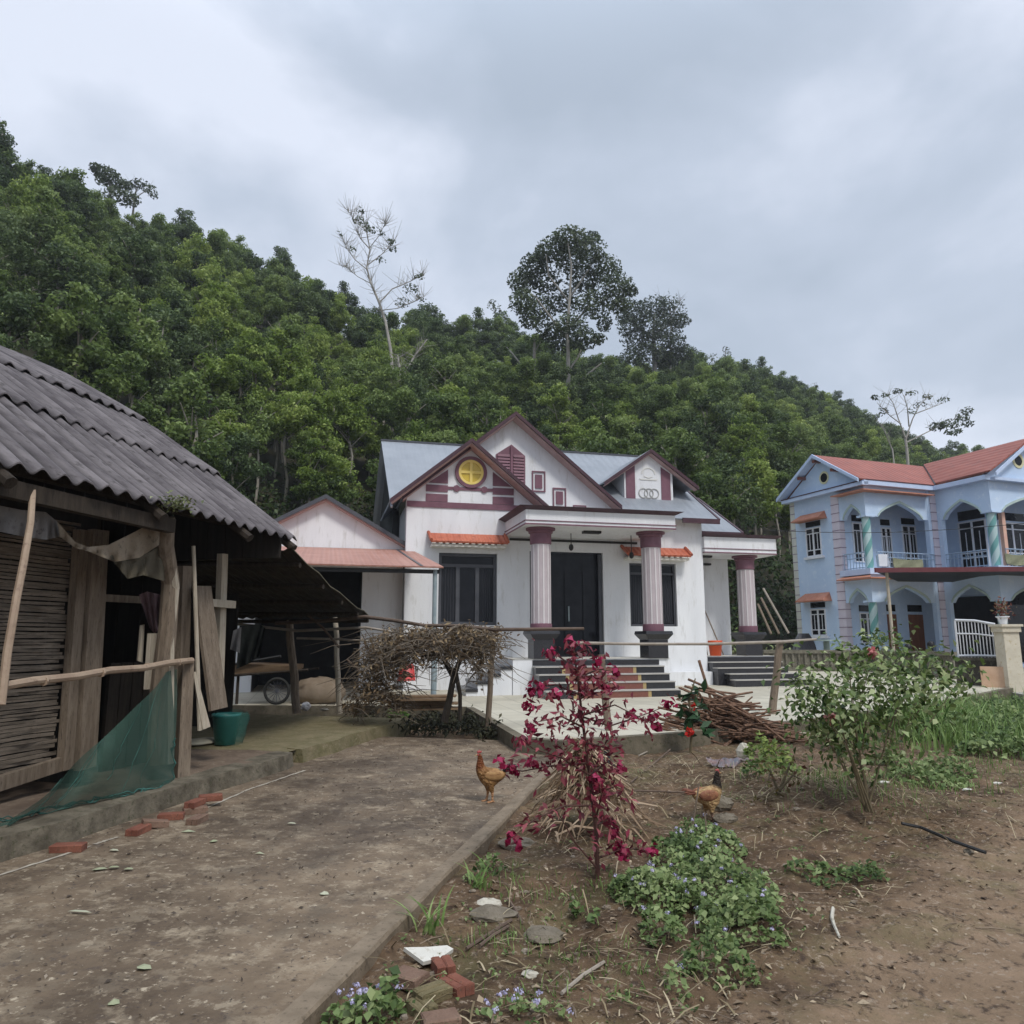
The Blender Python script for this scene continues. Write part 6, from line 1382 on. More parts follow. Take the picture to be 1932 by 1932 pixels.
# ---- firewood pile
m_fire = mk('red_brown_firewood', (0.10, 0.055, 0.034), (0.215, 0.125, 0.08), c3=(.06, .035, .025), scale=5, stretch=(3, 3, 3), rough=.85, bump=.3)
fb = GG(1400, 1405); fw = thing('firewood_pile', 'heap of thin red brown firewood sticks at the edge of the yard', 'firewood', fb); rr = random.Random(77); g = rr
sm = M()
for k in range(260):
    u = rr.uniform(-1, 1); h = (.72 * (1 - max(0, u + .3) * .72) if u > -.3 else .72 * (1 - (-.3 - u) * 1.1)) * rr.uniform(.05, 1.0) ** .8
    cx = fb.x - .05 + u * .75; cy = fb.y + .3 + rr.uniform(-.35, .35) * (1 - h * .8); L_ = rr.uniform(.5, 1.25); a = rr.gauss(-.25, .35); az = rr.gauss(0, .5)
    d = Vector((cos(az) * cos(a), sin(az), sin(a) * .75)).normalized() * L_ / 2; c = Vector((cx, cy, max(.03, h))) + Vector((0, 0, gh(cx, cy)))
    if c.z - abs(d.z) < gh(cx, cy): d.z *= .35
    r = rr.uniform(.009, .024); m = M() if k % 3 == 0 and k < 285 else sm; m.tube([c - d, c + Vector((rr.gauss(0, .02), rr.gauss(0, .02), rr.gauss(0, .02))), c + d], [r, r * .9, r * .7], 6)
    if m is not sm: m.build('stick', m_fire, fw)
sm.build('small_sticks', m_fire, fw)['kind'] = 'stuff'
m = M(); m.tube([GG(1440, 1385) + Vector((0, .1, .06)), GG(1500, 1388) + Vector((.25, -.0, .03))], [.022, .016], 6); tag(m.build('stick', m_palewood, org=GG(1440, 1385)), 'pale stick poking out of the right end of the firewood pile', 'stick')
# ---- dry vine on the fence
m_dry = leafmat('dry_vine_leaf', (0.06, 0.04, 0.024), (0.15, 0.103, 0.06), (0.30, 0.225, 0.13), rough=.9, trans=.15, objvar=0)
vb = G(848, 1345, .0); dv = thing('dry_vine', 'dead brown vine tangled along the branch rail fence on a black trunk', 'vine', vb); g = np.random.default_rng(81)
m = M(); m_btr = mk('black_trunk', (.018, .014, .011), (.035, .028, .02), scale=8, rough=.95, bump=.4)
m.tube([D(838, 1362, 11.6), D(848, 1320, 11.6), D(856, 1275, 11.6), D(868, 1245, 11.6), D(905, 1225, 11.5)], [.06, .05, .045, .038, .02], 8); m.tube([D(860, 1270, 11.6), D(868, 1310, 11.55), D(868, 1360, 11.5)], [.04, .035, .03], 6); m.tube([D(858, 1280, 11.6), D(835, 1240, 11.7), D(790, 1235, 11.8)], [.05, .04, .02], 6); m.build('trunk', m_btr, dv)
m_graybr = mk('grey_brown_twig', (.10, .078, .058), (.20, .165, .125), c3=(.06, .045, .033), scale=5, rough=.9)
P = []; N = []; tws = M()
vcl = [(905, 1200, 46, 14, .9), (870, 1210, 50, 20, 1.1), (890, 1232, 40, 18, .6), (815, 1200, 60, 14, .7), (745, 1265, 30, 30, .7), (930, 1215, 18, 26, .5), (820, 1235, 40, 20, .6), (780, 1225, 40, 24, .7), (840, 1215, 36, 22, 1.2), (800, 1205, 36, 18, 1.0), (760, 1210, 36, 20, 1.1), (725, 1225, 30, 26, 1.0), (700, 1250, 26, 30, .8), (905, 1250, 14, 26, .6), (715, 1290, 30, 30, .9), (690, 1310, 26, 26, .8), (745, 1245, 20, 22, .5), (870, 1190, 26, 8, .8), (735, 1320, 30, 20, .7), (670, 1335, 20, 14, .5)]
for px, py, rx, ry, n in vcl:
    k = int(300 * n)
    for _ in range(k):
        Y_ = 11.6 + g.normal(0, .28) + (12.4 - 11.6) * max(0, (860 - px) / 200); P.append(np.array(D(px + g.normal(0, rx * .55), py + g.normal(0, ry * .6), Y_))); N.append(g.normal(size=3))
    for _ in range(int(85 * n)):
        Y_ = 11.6 + g.normal(0, .25) + .8 * max(0, (860 - px) / 200); a = D(px + g.normal(0, rx * .6), py + g.normal(0, ry * .6), Y_); d = Vector(g.normal(0, 1, 3)) * Vector((1, .6, .8)) if False else Vector((g.normal(), g.normal() * .6, g.normal() * .7)); d.z = d.z * .45 - .25; d *= g.uniform(.4, 1.1); tws.tube([a, a + d * .14 + Vector((0, 0, .03)), a + d * .3 + Vector((0, 0, -.03))], [.008, .006, .003], 4, cap=False)
for _ in range(170):
    px, py = g.uniform(675, 940), g.uniform(1182, 1235); Y_ = 11.6 + g.normal(0, .3) + .8 * max(0, (860 - px) / 200); a = D(px, py, Y_); L_ = g.uniform(.2, .75) * (1.35 if px < 760 else .8); sw = g.normal(0, .22, 2)
    tws.tube([a, a + Vector((sw[0] * .5, sw[1] * .4, -L_ * .35)), a + Vector((sw[0], sw[1], -L_ * .7)), a + Vector((sw[0] * 1.8, sw[1] * 1.5, -L_))], [.007, .006, .005, .002], 4, cap=False)
tws.build('twigs', m_graybr, dv)['kind'] = 'stuff'
n = len(P); V, F_, t_ = leaves(np.array(P), np.array(N), g.uniform(.04, .12, n), g.uniform(.015, .045, n), rng=g, curl=.3); np_build('foliage', V, F_, m_dry, dv, t_)
# dark brush and boards in the ditch below the vine
m_brush = leafmat('dark_brush', (0.018, 0.018, 0.012), (0.04, 0.042, 0.024), (0.075, 0.072, 0.04), rough=.9, trans=.1, objvar=0)
P = []; N = []
for px, py, rx, ry, k in ((790, 1330, 40, 14, 500), (830, 1350, 40, 14, 500), (740, 1325, 40, 10, 400), (880, 1365, 34, 12, 400), (800, 1370, 60, 8, 400), (690, 1345, 30, 8, 200), (920, 1378, 26, 8, 250)):
    for _ in range(k):
        p_ = np.array(G(px + g.normal(0, rx * .6), py + g.normal(0, ry * .5) + 10, .0)); p_[2] = abs(g.normal(0, .1)); P.append(p_); N.append(g.normal(size=3) + [0, 0, .5])
n = len(P); V, F_, t_ = leaves(np.array(P), np.array(N), g.uniform(.06, .14, n), g.uniform(.02, .05, n), rng=g); tag(np_build('dead_brush', V, F_, m_brush, tint=t_), 'dark dead brush filling the ditch under the dry vine', 'brush', kind='stuff')
# stacked boards and red basin behind the vine
bb0 = D(790, 1300, 14.0); m = M()
for k in range(6):
    rr_ = random.Random(k); x0 = bb0.x - .55 + rr_.uniform(-.1, .1); z0 = .2 + .045 * k; y0 = 13.9 + rr_.uniform(-.1, .1); m.hexa([(x0, y0, z0), (x0 + 1.2, y0 + .1, z0 + .01), (x0 + 1.2, y0 + .4, z0 + .01), (x0, y0 + .35, z0)], [(x0, y0, z0 + .035), (x0 + 1.2, y0 + .1, z0 + .045), (x0 + 1.2, y0 + .4, z0 + .045), (x0, y0 + .35, z0 + .035)])
tag(m.build('board_stack', m_cart, org=bb0), 'low stack of brown boards seen beneath the dry vine', 'boards')
rd = D(767, 1284, 14.0); m = M(); m.lathe([(.001, .30), (.1, .295), (.135, .26), (.165, .0), (.175, .0), (.175, .02), (.15, .02)][:5], 20, (rd.x, rd.y, rd.z + .0)); tag(m.build('red_basin', mk('red_plastic', (.40, .025, .02), (.48, .04, .03), rough=.4, spec=.5), org=rd, smooth=True), 'upturned red plastic bucket on the boards behind the dry vine', 'bucket')
# ================================================================== chickens
def bird(name, label, loc, rz, s, cols, cat, pose, comb=True, tail_up=True):
    """body, neck, head and legs as one skinned surface; comb, beak, wing and tail are its parts. The bird looks along +x."""
    body_m, neck_m = cols['body'], cols['neck']
    t = thing(name, label, cat, loc, rz, world=False)
    V = []; E_ = []; R = []
    def v(p, r): V.append(tuple(c * s for c in p)); R.append((r[0] * s, r[1] * s) if isinstance(r, tuple) else (r * s, r * s)); return len(V) - 1
    def chain(ps, start=None):
        last = start
        for p, r in ps:
            i = v(p, r)
            if last is not None: E_.append((last, i))
            last = i
        return last
    root = v((0, 0, .40), .155)
    nk = chain(pose['front'], root); chain(pose['rear'], root)
    for sy in (-1, 1):
        L_ = pose['leg'][0 if sy < 0 else 1]
        k = chain([((x, sy * y, z), r) for x, y, z, r in L_[:3]], root)
        foot = k
        fx, fz = L_[2][0], L_[2][2]; fy = L_[2][1] * sy
        for a in (-.5, 0, .5): chain([((fx + .05 * cos(a), fy + .05 * sin(a), .012), .008), ((fx + .09 * cos(a), fy + .09 * sin(a), .008), .005)], foot)
        chain([((fx - .04, fy, .01), .006)], foot)
    me = bpy.data.meshes.new('body'); me.from_pydata(V, E_, []); me.update()
    o = bpy.data.objects.new('body', me); COL.objects.link(o); o.parent = t
    o.modifiers.new('skin', 'SKIN'); o.modifiers.new('sub', 'SUBSURF').levels = 2; o.modifiers['sub'].render_levels = 2
    for i, r in enumerate(R): me.skin_vertices[0].data[i].radius = r
    me.skin_vertices[0].data[0].use_root = True
    me.materials.append(cols['mat'])
    o.modifiers['skin'].use_smooth_shade = True
    hx, hz = pose['head'][0] * s, pose['head'][1] * s
    m = M(); m.tube([(hx + .03 * s, 0, hz), (hx + .075 * s, 0, hz - .012 * s)], [.016 * s, .003 * s], 6); m.build('beak', cols['beak'], t)
    if comb:
        m = M(); k = 1.0 if comb is True else comb
        m.prism([(hx - .04 * s, hz + .03 * s), (hx - .045 * s, hz + .07 * s * k), (hx - .02 * s, hz + .055 * s), (hx - .01 * s, hz + .085 * s * k), (hx + .008 * s, hz + .06 * s), (hx + .025 * s, hz + .075 * s * k), (hx + .035 * s, hz + .025 * s)], -.006 * s, .006 * s)
        m.blob((hx + .012 * s, 0, hz - .045 * s), (.014 * s, .02 * s, .03 * s), 8, 6); m.blob((hx + .012 * s, 0, hz), (.02 * s, .036 * s, .022 * s), 8, 6); m.build('comb', cols['comb'], t, smooth=True)
    m = M()
    for sy in (-1, 1): m.blob((hx + .006 * s, sy * .034 * s, hz + .012 * s), .007 * s, 6, 5)
    m.build('eye', m_lamp, t)
    for sy in (-1, 1):
        m = M(); c = pose['wing']; m.blob((c[0] * s, sy * c[1] * s, c[2] * s), (.17 * s, .035 * s, .085 * s), 14, 8)
        m.build('wing', cols['wing'], t, smooth=True)
    m = M(); rr = random.Random(4)
    for k in range(12):
        a = rr.uniform(.35, 1.25) if tail_up else rr.uniform(.1, .6); y = rr.uniform(-.05, .05); L_ = rr.uniform(.18, .3) if tail_up else rr.uniform(.12, .18); b = Vector((pose['tail'][0], y * .6, pose['tail'][1])) * s; pts = []
        for i in range(5): q = i / 4; pts.append(b + Vector((-L_ * (q * cos(a) + .35 * q * q), y * q * 1.5, L_ * (sin(a) * q - .45 * q * q * (1 if tail_up else .3)))) * s)
        m.tube(pts, [.012 * s, .022 * s, .024 * s, .018 * s, .004 * s], 5)
    m.build('tail', cols['tail'], t, smooth=True)
    return t
def plumage(name, body, neck, leg, zn, xn, mott, band=.04, breast=None):
    """plumage pattern fixed on the bird: neck hackle colour, body colour, orange legs"""
    m, nt, b = new_mat(name); L = nt.links.new; tc = nd(nt, 'ShaderNodeTexCoord'); sx = nd(nt, 'ShaderNodeSeparateXYZ'); L(tc.outputs['Object'], sx.inputs[0])
    n = nd(nt, 'ShaderNodeTexNoise'); n.inputs['Scale'].default_value = 26; n.inputs['Detail'].default_value = 4; L(tc.outputs['Object'], n.inputs['Vector'])
    r = nd(nt, 'ShaderNodeValToRGB'); r.color_ramp.elements[0].color = c4(body); r.color_ramp.elements[1].color = c4(mott); r.color_ramp.elements[0].position = .4; r.color_ramp.elements[1].position = .62; L(n.outputs['Fac'], r.inputs['Fac'])
    mr = nd(nt, 'ShaderNodeMapRange'); mr.inputs[1].default_value = zn - band; mr.inputs[2].default_value = zn + band; zx = nd(nt, 'ShaderNodeMath', operation='MULTIPLY_ADD'); L(sx.outputs['X'], zx.inputs[0]); zx.inputs[1].default_value = .5; L(sx.outputs['Z'], zx.inputs[2]); L(zx.outputs[0], mr.inputs[0])
    mx = nd(nt, 'ShaderNodeMix', data_type='RGBA'); L(mr.outputs[0], mx.inputs['Factor']); L(r.outputs['Color'], mx.inputs['A']); mx.inputs['B'].default_value = c4(neck)
    ml = nd(nt, 'ShaderNodeMapRange'); ml.inputs[1].default_value = xn; ml.inputs[2].default_value = xn - .02; L(sx.outputs['Z'], ml.inputs[0])
    mx2 = nd(nt, 'ShaderNodeMix', data_type='RGBA'); L(ml.outputs[0], mx2.inputs['Factor']); L(mx.outputs['Result'], mx2.inputs['A']); mx2.inputs['B'].default_value = c4(leg)
    L(mx2.outputs['Result'], b.inputs['Base Color']); b.inputs['Roughness'].default_value = .7; b.inputs['Specular IOR Level'].default_value = .2
    nb = nd(nt, 'ShaderNodeTexVoronoi'); nb.inputs['Scale'].default_value = 55; L(tc.outputs['Object'], nb.inputs['Vector']); bp = nd(nt, 'ShaderNodeBump'); bp.inputs['Strength'].default_value = .9; bp.inputs['Distance'].default_value = .012; L(nb.outputs['Distance'], bp.inputs['Height']); L(bp.outputs['Normal'], b.inputs['Normal'])
    return m
m_beak = mk('beak_horn', (.35, .22, .10), (.40, .27, .14), rough=.5); m_comb = mk('red_comb', (.30, .05, .05), (.38, .09, .08), rough=.6)
up = {'front': [((.10, 0, .44), .14), ((.165, 0, .53), .095), ((.165, 0, .62), .062), ((.165, 0, .70), .046), ((.185, 0, .745), .04), ((.205, 0, .745), .022)], 'rear': [((-.12, 0, .40), .12), ((-.22, 0, .42), .07), ((-.27, 0, .45), .03)],
      'leg': [[(.02, .07, .25, .062), (.015, .065, .14, .022), (.04, .065, .02, .014)], [(-.0, .07, .25, .062), (-.03, .065, .14, .022), (-.03, .065, .02, .014)]], 'head': (.185, .745), 'wing': (-.05, .125, .43), 'tail': (-.22, .45)}
S_ = .80
rl = G(924, 1513, 0.0)
bird('rooster', 'golden brown rooster with a red comb standing upright on the muddy path', rl, pi + .25, .57, {'body': 0, 'neck': 0, 'mat': plumage('golden_plumage', (.33, .185, .075), (.13, .04, .012), (.42, .22, .11), .342, .105, (.17, .085, .03), breast=None),
     'beak': m_beak, 'comb': m_comb, 'wing': mk('golden_wing', (.20, .095, .035), (.40, .24, .10), c3=(.12, .05, .02), scale=14, stretch=(1, 1, 3), rough=.7), 'tail': mk('black_tail', (.012, .014, .018), (.03, .03, .035), rough=.35)}, 'chicken', up)
low = {'front': [((.10, 0, .42), .135), ((.18, 0, .49), .085), ((.215, 0, .56), .055), ((.23, 0, .61), .042), ((.25, 0, .635), .038), ((.265, 0, .63), .02)], 'rear': [((-.12, 0, .40), .125), ((-.22, 0, .41), .085), ((-.29, 0, .42), .04)],
       'leg': [[(.03, .07, .25, .06), (.02, .065, .14, .02), (.05, .065, .02, .013)], [(-.02, .07, .25, .06), (-.04, .065, .14, .02), (-.02, .065, .02, .013)]], 'head': (.25, .635), 'wing': (-.07, .135, .42), 'tail': (-.24, .42)}
hn = GG(1338, 1552)
bird('hen', 'cream and rusty brown hen with a black neck on the bare soil', hn, .25, .55, {'body': 0, 'neck': 0, 'mat': plumage('cream_plumage', (.40, .27, .13), (.02, .014, .01), (.16, .10, .07), .328, .10, (.26, .15, .07), .018),
     'beak': m_beak, 'comb': m_comb, 'wing': mk('rusty_wing', (.13, .045, .025), (.27, .115, .06), c3=(.40, .27, .13), scale=20, rough=.7), 'tail': mk('rusty_tail', (.10, .035, .022), (.19, .07, .04), rough=.7)}, 'chicken', up, comb=.5, tail_up=False)
h2 = GG(1143, 1494)
bird('hen', 'black hen partly hidden behind the crimson leaves of the red shrub', h2, 1.35, .60, {'body': 0, 'neck': 0, 'mat': plumage('black_plumage', (.012, .013, .012), (.01, .01, .01), (.05, .045, .04), .34, .12, (.03, .034, .03), .03),
     'beak': m_beak, 'comb': m_comb, 'wing': mk('black_wing', (.012, .013, .012), (.035, .04, .035), rough=.5), 'tail': mk('black_hen_tail', (.012, .012, .012), (.03, .03, .03), rough=.5)}, 'chicken', low, comb=.5)

# ================================================================== people by the blue house
def seated(name, label, px, py, Y, mat_hair, mat_cl, rz):
    hd = D(px, py, Y); t = thing(name, label, 'person', (hd.x, hd.y, yard_z(Y)), rz, world=False); hz = hd.z - yard_z(Y)
    V = [(0, 0, .45), (0, 0, .62), (0, 0, hz - .36), (0, 0, hz - .2), (0, .01, hz - .07), (0, .015, hz + .06)]; R = [.15, .135, .15, .062, .085, .075]; E_ = [(0, 1), (1, 2), (2, 3), (3, 4), (4, 5)]
    for sx in (-1, 1):
        b = len(V); V += [(sx * .17, 0, hz - .33), (sx * .24, .05, hz - .6), (sx * .16, .25, hz - .62), (sx * .1, .08, .45), (sx * .12, .42, .46), (sx * .12, .44, .05), (sx * .12, .56, .03)]; R += [.06, .045, .035, .09, .065, .045, .035]
        E_ += [(2, b), (b, b + 1), (b + 1, b + 2), (0, b + 3), (b + 3, b + 4), (b + 4, b + 5), (b + 5, b + 6)]
    me = bpy.data.meshes.new('figure'); me.from_pydata(V, E_, []); o = bpy.data.objects.new('body', me); COL.objects.link(o); o.parent = t
    o.modifiers.new('skin', 'SKIN'); o.modifiers.new('sub', 'SUBSURF').render_levels = 2
    for i, r in enumerate(R): me.skin_vertices[0].data[i].radius = (r, r)
    me.skin_vertices[0].data[0].use_root = True; me.materials.append(mat_cl)
    m = M(); m.blob((0, -.01, hz + .0), (.115, .125, .145), 16, 10); m.build('hair', mat_hair, t, smooth=True)
    return t
m_hair = mk('black_hair', (.006, .006, .008), (.015, .014, .016), rough=.5); m_dark = mk('dark_clothes', (.012, .011, .013), (.025, .022, .025), rough=.9)
seated('person', 'person with black hair in dark clothes sitting right of the brown door, seen from behind', 1756, 1217, 25.3, m_hair, m_dark, 0)
seated('person', 'person with dark hair sitting in front of the brown door, seen from behind', 1713, 1222, 25.6, m_hair, m_dark, 0)

# ================================================================== bricks, stones and litter
m_brick = mk('red_brick', (.14, .05, .033), (.25, .098, .062), c3=(.09, .052, .038), scale=7, rough=.9, bump=.4)
m_brickd = mk('dull_brick', (.14, .085, .06), (.22, .14, .10), c3=(.10, .075, .05), scale=7, rough=.95, bump=.5)
m_brickm = mk('mossy_brick', (.12, .10, .05), (.19, .15, .08), c3=(.085, .08, .035), scale=9, rough=.95, bump=.5)
def brick(px, py, rz, mat, label, tilt=0.0, L_=.20, W_=.095, H_=.055, z=None, lift=0.0, split=True, group=None, roll=0.0):
    p = (G(px, py, z) if z is not None else GG(px, py)); m = M()
    j = random.Random(int(px * 7 + py)); c = lambda: j.uniform(-.004, .004); b = .006
    halves = [(-L_ / 2, L_ / 2, -W_ / 2, -.004), (-L_ / 2, L_ / 2, .004, W_ / 2)] if split else [(-L_ / 2, L_ / 2, -W_ / 2, W_ / 2)]
    for x0, x1, y0, y1 in halves:
        def rect(i, z_): return [(x0 + i + c(), y0 + i + c(), z_), (x1 - i + c(), y0 + i + c(), z_), (x1 - i + c(), y1 - i + c(), z_), (x0 + i + c(), y1 - i + c(), z_)]
        r0, r1, r2, r3 = rect(b, 0), rect(0, b), rect(0, H_ - b), rect(b, H_)
        m.add(r0 + r1 + r2 + r3, [(3, 2, 1, 0), (12, 13, 14, 15)] + [(4 * k + i, 4 * k + (i + 1) % 4, 4 * k + 4 + (i + 1) % 4, 4 * k + 4 + i) for k in range(3) for i in range(4)])
    if split: m.box(-L_ / 2 + .006, L_ / 2 - .006, -.006, .006, .006, H_ - .008)
    o = m.build('brick', mat); o.location = (p.x, p.y, p.z - .004 + lift); o.rotation_euler = (roll, tilt, rz); return tag(o, label, 'brick', group)
gl = 'bricks along the platform edge'
brick(128, 1606, .12, m_brick, 'long red brick lying alone by the kerb, nearest the lower left corner', z=0, L_=.22, group=gl, split=False)
brick(261, 1572, 1.5, m_brick, 'bright orange red brick end in front of the shade net', z=0, group=gl)
brick(291, 1562, .6, m_brickd, 'dull brown brick tilted beside the orange brick end', z=0, tilt=.15, lift=.01, group=gl)
brick(322, 1546, .25, m_brick, 'red brick behind the dull tilted one', z=0, group=gl, split=False)
brick(367, 1532, 1.45, m_brick, 'red brick resting on another at the kerb corner', z=0, lift=.05, group=gl)
brick(372, 1552, 1.5, m_brickd, 'brown brick standing in front of the two stacked ones', z=0, group=gl)
brick(396, 1522, .45, m_brick, 'red brick reaching furthest up the kerb', z=0, lift=.055, group=gl, split=False)
brick(368, 1534, .5, m_brickd, 'dark brick underneath the resting red one', z=0, group=gl)
gr_ = 'bricks thrown together by the path'
brick(836, 1838, 1.9, m_brick, 'clean red two part brick at the back of the front brick group', lift=.01, L_=.13, group=gr_)
brick(860, 1872, 2.3, m_brick, 'orange red two part brick on the right of the front brick group', L_=.14, group=gr_)
brick(772, 1866, -.5, m_brickd, 'brown whole brick on the left of the front brick group', L_=.15, W_=.11, lift=.02, group=gr_, split=False)
brick(815, 1886, .65, m_brickm, 'mossy green brick in the middle of the front brick group', L_=.15, group=gr_)
brick(795, 1915, 2.2, m_brickm, 'mossy brown two part brick at the front of the brick group', L_=.13, group=gr_)
brick(832, 1940, .3, m_brickd, 'pale dull brick cut by the lower edge of the view', L_=.15, group=gr_, split=False)
m_tilew = mk('white_broken_tile', (.50, .48, .42), (.58, .56, .50), c3=(.36, .32, .25), scale=9, rough=.6)
p = GG(795, 1822); o = M(); o.prism([(-.12, .05), (-.03, -.07), (.06, -.03), (.13, .05), (.1, .08), (0, .06)], 0, .018, ax='z'); o = o.build('broken_tile', m_tilew); o.location = p + Vector((.03, .02, .03)); o.rotation_euler = (.15, .1, .2); tag(o, 'broken white tile leaning behind the front brick group', 'tile')
def stone(px, py, r, mat, label, seed, jit=.15, sink=.3):
    p = GG(px, py); m = M(); m.blob((p.x, p.y + r[1] * .5, p.z + r[2] * (1 - sink) * .6), r, 11, 7, jit, rnd=random.Random(seed)); return tag(m.build('stone', mat, org=p), label, 'stone')
m_wstone = mk('pale_stone', (.42, .39, .32), (.52, .49, .41), c3=(.3, .27, .2), scale=9, rough=.9, bump=.3)
stone(920, 1712, (.085, .05, .03), m_wstone, 'cream coloured stone chip on top of the grey slab of rubble', 1); stone(930, 1738, (.13, .09, .045), m_rock, 'flat grey slab of rubble under the cream stone chip', 2); stone(1025, 1775, (.11, .09, .035), m_rock, 'flat grey green stone right of the rubble slab', 3)
stone(975, 1602, (.14, .1, .05), m_rock, 'grey brown stone by the crimson branch tip at the path side', 4); stone(1000, 1845, (.04, .03, .02), m_wstone, 'white crumpled pebble in the soil right of the bricks', 5)
stone(1405, 1432, (.09, .07, .13), m_wstone, 'rounded pale stone standing in front of the firewood pile', 6, .11, .15); stone(1360, 1525, (.14, .1, .07), m_rock, 'grey stone just behind the brown hen', 7); stone(1372, 1552, (.11, .08, .05), m_rock, 'smaller grey stone right of the brown hen', 8)
stone(1830, 1612, (.04, .03, .025), m_rock, 'dark pebble on the dirt track near the black pipe', 9)
m_rag = mk('faded_plastic_rag', (.22, .12, .10), (.12, .125, .145), c3=(.30, .29, .28), scale=6, rough=.8)
p = GG(1385, 1452); rr = random.Random(3); P = []
for i in range(11):
    P.append([(p.x + (j / 16 - .5) * .5 * (1 - .45 * abs(i / 5 - 1) ** 1.5) + .06 * (i - 5) / 5 + rr.uniform(-.015, .015), p.y + .1 + (i / 10) * .22 + .05 * sin(j * .9), p.z + .015 + .075 * sin(pi * i / 10) * (.4 + .6 * abs(sin(j * .55 + i * .3))) + rr.uniform(-.012, .018)) for j in range(17)])
m = M(); m.grid(P); tag(m.build('plastic_sheet', m_rag, org=p, smooth=True), 'faded pink and grey plastic sheet crumpled in front of the firewood pile', 'plastic sheet')
# sticks, pipe
def lying(name, pts, r, mat, label, cat, up=.012):
    P = [GG(*q_) for q_ in pts]; hi = max(p_.z for p_ in P); 
    return pole_thing(name, [Vector((p_.x, p_.y, max(p_.z, (p_.z + hi) / 2) + up)) for p_ in P], r, mat, label, cat, n=6)
lying('black_pipe', [(1702, 1562), (1740, 1578), (1800, 1605), (1862, 1632)], .013, m_lamp, 'straight black pipe lying on the dirt track', 'pipe', up=.035)
lying('white_twig', [(1572, 1720), (1570, 1738), (1574, 1752), (1584, 1772)], [.010, .011, .009, .007], m_wstone, 'short bent white twig on the dirt in the lower right', 'twig')
for i, (a, b, lb) in enumerate((((880, 1800), (965, 1740), 'dark stick slanting across the soil below the rubble slab'), ((905, 1790), (960, 1752), 'shorter dark stick beside the slanting one below the rubble'), ((960, 1705), (985, 1745), 'pinkish bent stick right of the cream stone chip'),
     ((1180, 1495), (1310, 1500), 'long thin stick lying between the red shrub and the brown hen'), ((1205, 1430), (1290, 1390), 'pale stick sloping from the soil to the yard kerb'), ((1060, 1880), (1140, 1820), 'forked dry stick in the soil at the front'), ((415, 1895), (470, 1882), 'short dark twig on the path at the bottom'), ((1190, 1480), (1265, 1420), 'thin brown stalk leaning behind the red shrub'), ((760, 1515), (815, 1490), 'little dark stick on the path near the kerb') if False else ((770, 1325), (1, 1), ''))):
    if not lb: continue
    lying('stick', [a, ((a[0] + b[0]) / 2, (a[1] + b[1]) / 2 - 2), b], .009, m_thin if i not in (4, 5) else m_graypole, lb, 'stick')
# litter on soil and path: leaves, chips and crumbs nobody would count
g = np.random.default_rng(91)
def litter(name, n, xf, lo, hi, cols, label, flat=True, z0=0.0):
    x, y = xf(n); z = ground_h(x, y) if z0 is None else np.full(len(x), z0); P = np.stack([x, y, z + .008], 1); N = np.stack([g.normal(0, .35, len(x)), g.normal(0, .35, len(x)), np.ones(len(x))], 1); s_ = g.uniform(lo, hi, len(x)) * (g.random(len(x)) ** 1.5 * .8 + .4)
    V, F_, t_ = leaves(P, N, s_, s_ * g.uniform(.2, .7, len(x)), rng=g, curl=.12); o_ = np_build(name, V, F_, leafmat(name + '_mat', *cols, rough=.9, trans=.1, objvar=0), tint=t_); tag(o_, label, 'litter', kind='stuff')
def gard(n):
    y = 2.6 + 8.5 * g.random(n) ** 1.6; x = g.uniform(-.9, 7.5, n) * (y / 8 + .25); k = (x * E13[1] - y * E13[0] > W_SLAB + .05) & ((y < 9.7) | (x > 3)) & (x * 1.0 - 1.03 * y < -2.2 + .5 * g.random(n)); return x[k], y[k]
litter('leaf_litter', 9000, gard, .015, .06, ((.07, .045, .03), (.20, .145, .095), (.40, .32, .22)), 'dry leaf and husk litter scattered over the garden soil', z0=None)
def trk(n):
    y = 2.6 + 6 * g.random(n); x = g.uniform(.5, 6.5, n); k = (x - 1.03 * y > -2.5); return x[k], y[k]
litter('soil_crumbs', 1600, trk, .012, .04, ((.06, .042, .032), (.12, .085, .065), (.35, .29, .23)), 'small clods and chips on the dirt track', z0=None)
def pth(n):
    a = 2 + 9 * g.random(n) ** 1.2; w = g.uniform(-4.5, -1.7, n); return a * E13[0] + w * E13[1], a * E13[1] - w * E13[0]
litter('path_crumbs', 2600, pth, .01, .04, ((.045, .033, .026), (.09, .068, .052), (.36, .30, .23)), 'crumbs of mud, straw and leaf bits on the concrete path', z0=0.0)
# twigs lying about on the garden soil
x, y = gard(900); tw = M()
for a_, b_ in zip(x, y):
    L_ = g.uniform(.04, .22); t_ = g.uniform(0, 6.28); z_ = gh(a_, b_) + .008; d = Vector((cos(t_), sin(t_), 0)) * L_ / 2; c = Vector((a_, b_, z_)); r = g.uniform(.0015, .004)
    tw.tube([c - d, c + Vector((g.normal(0, .01), g.normal(0, .01), .006)), c + d], [r, r, r * .6], 4, cap=False)
tag(tw.build('twig_litter', mk('twig_litter_bark', (.10, .07, .05), (.26, .20, .14), c3=(.05, .035, .025), scale=3, rough=.9)), 'small dry twigs scattered over the garden soil', 'litter', kind='stuff')
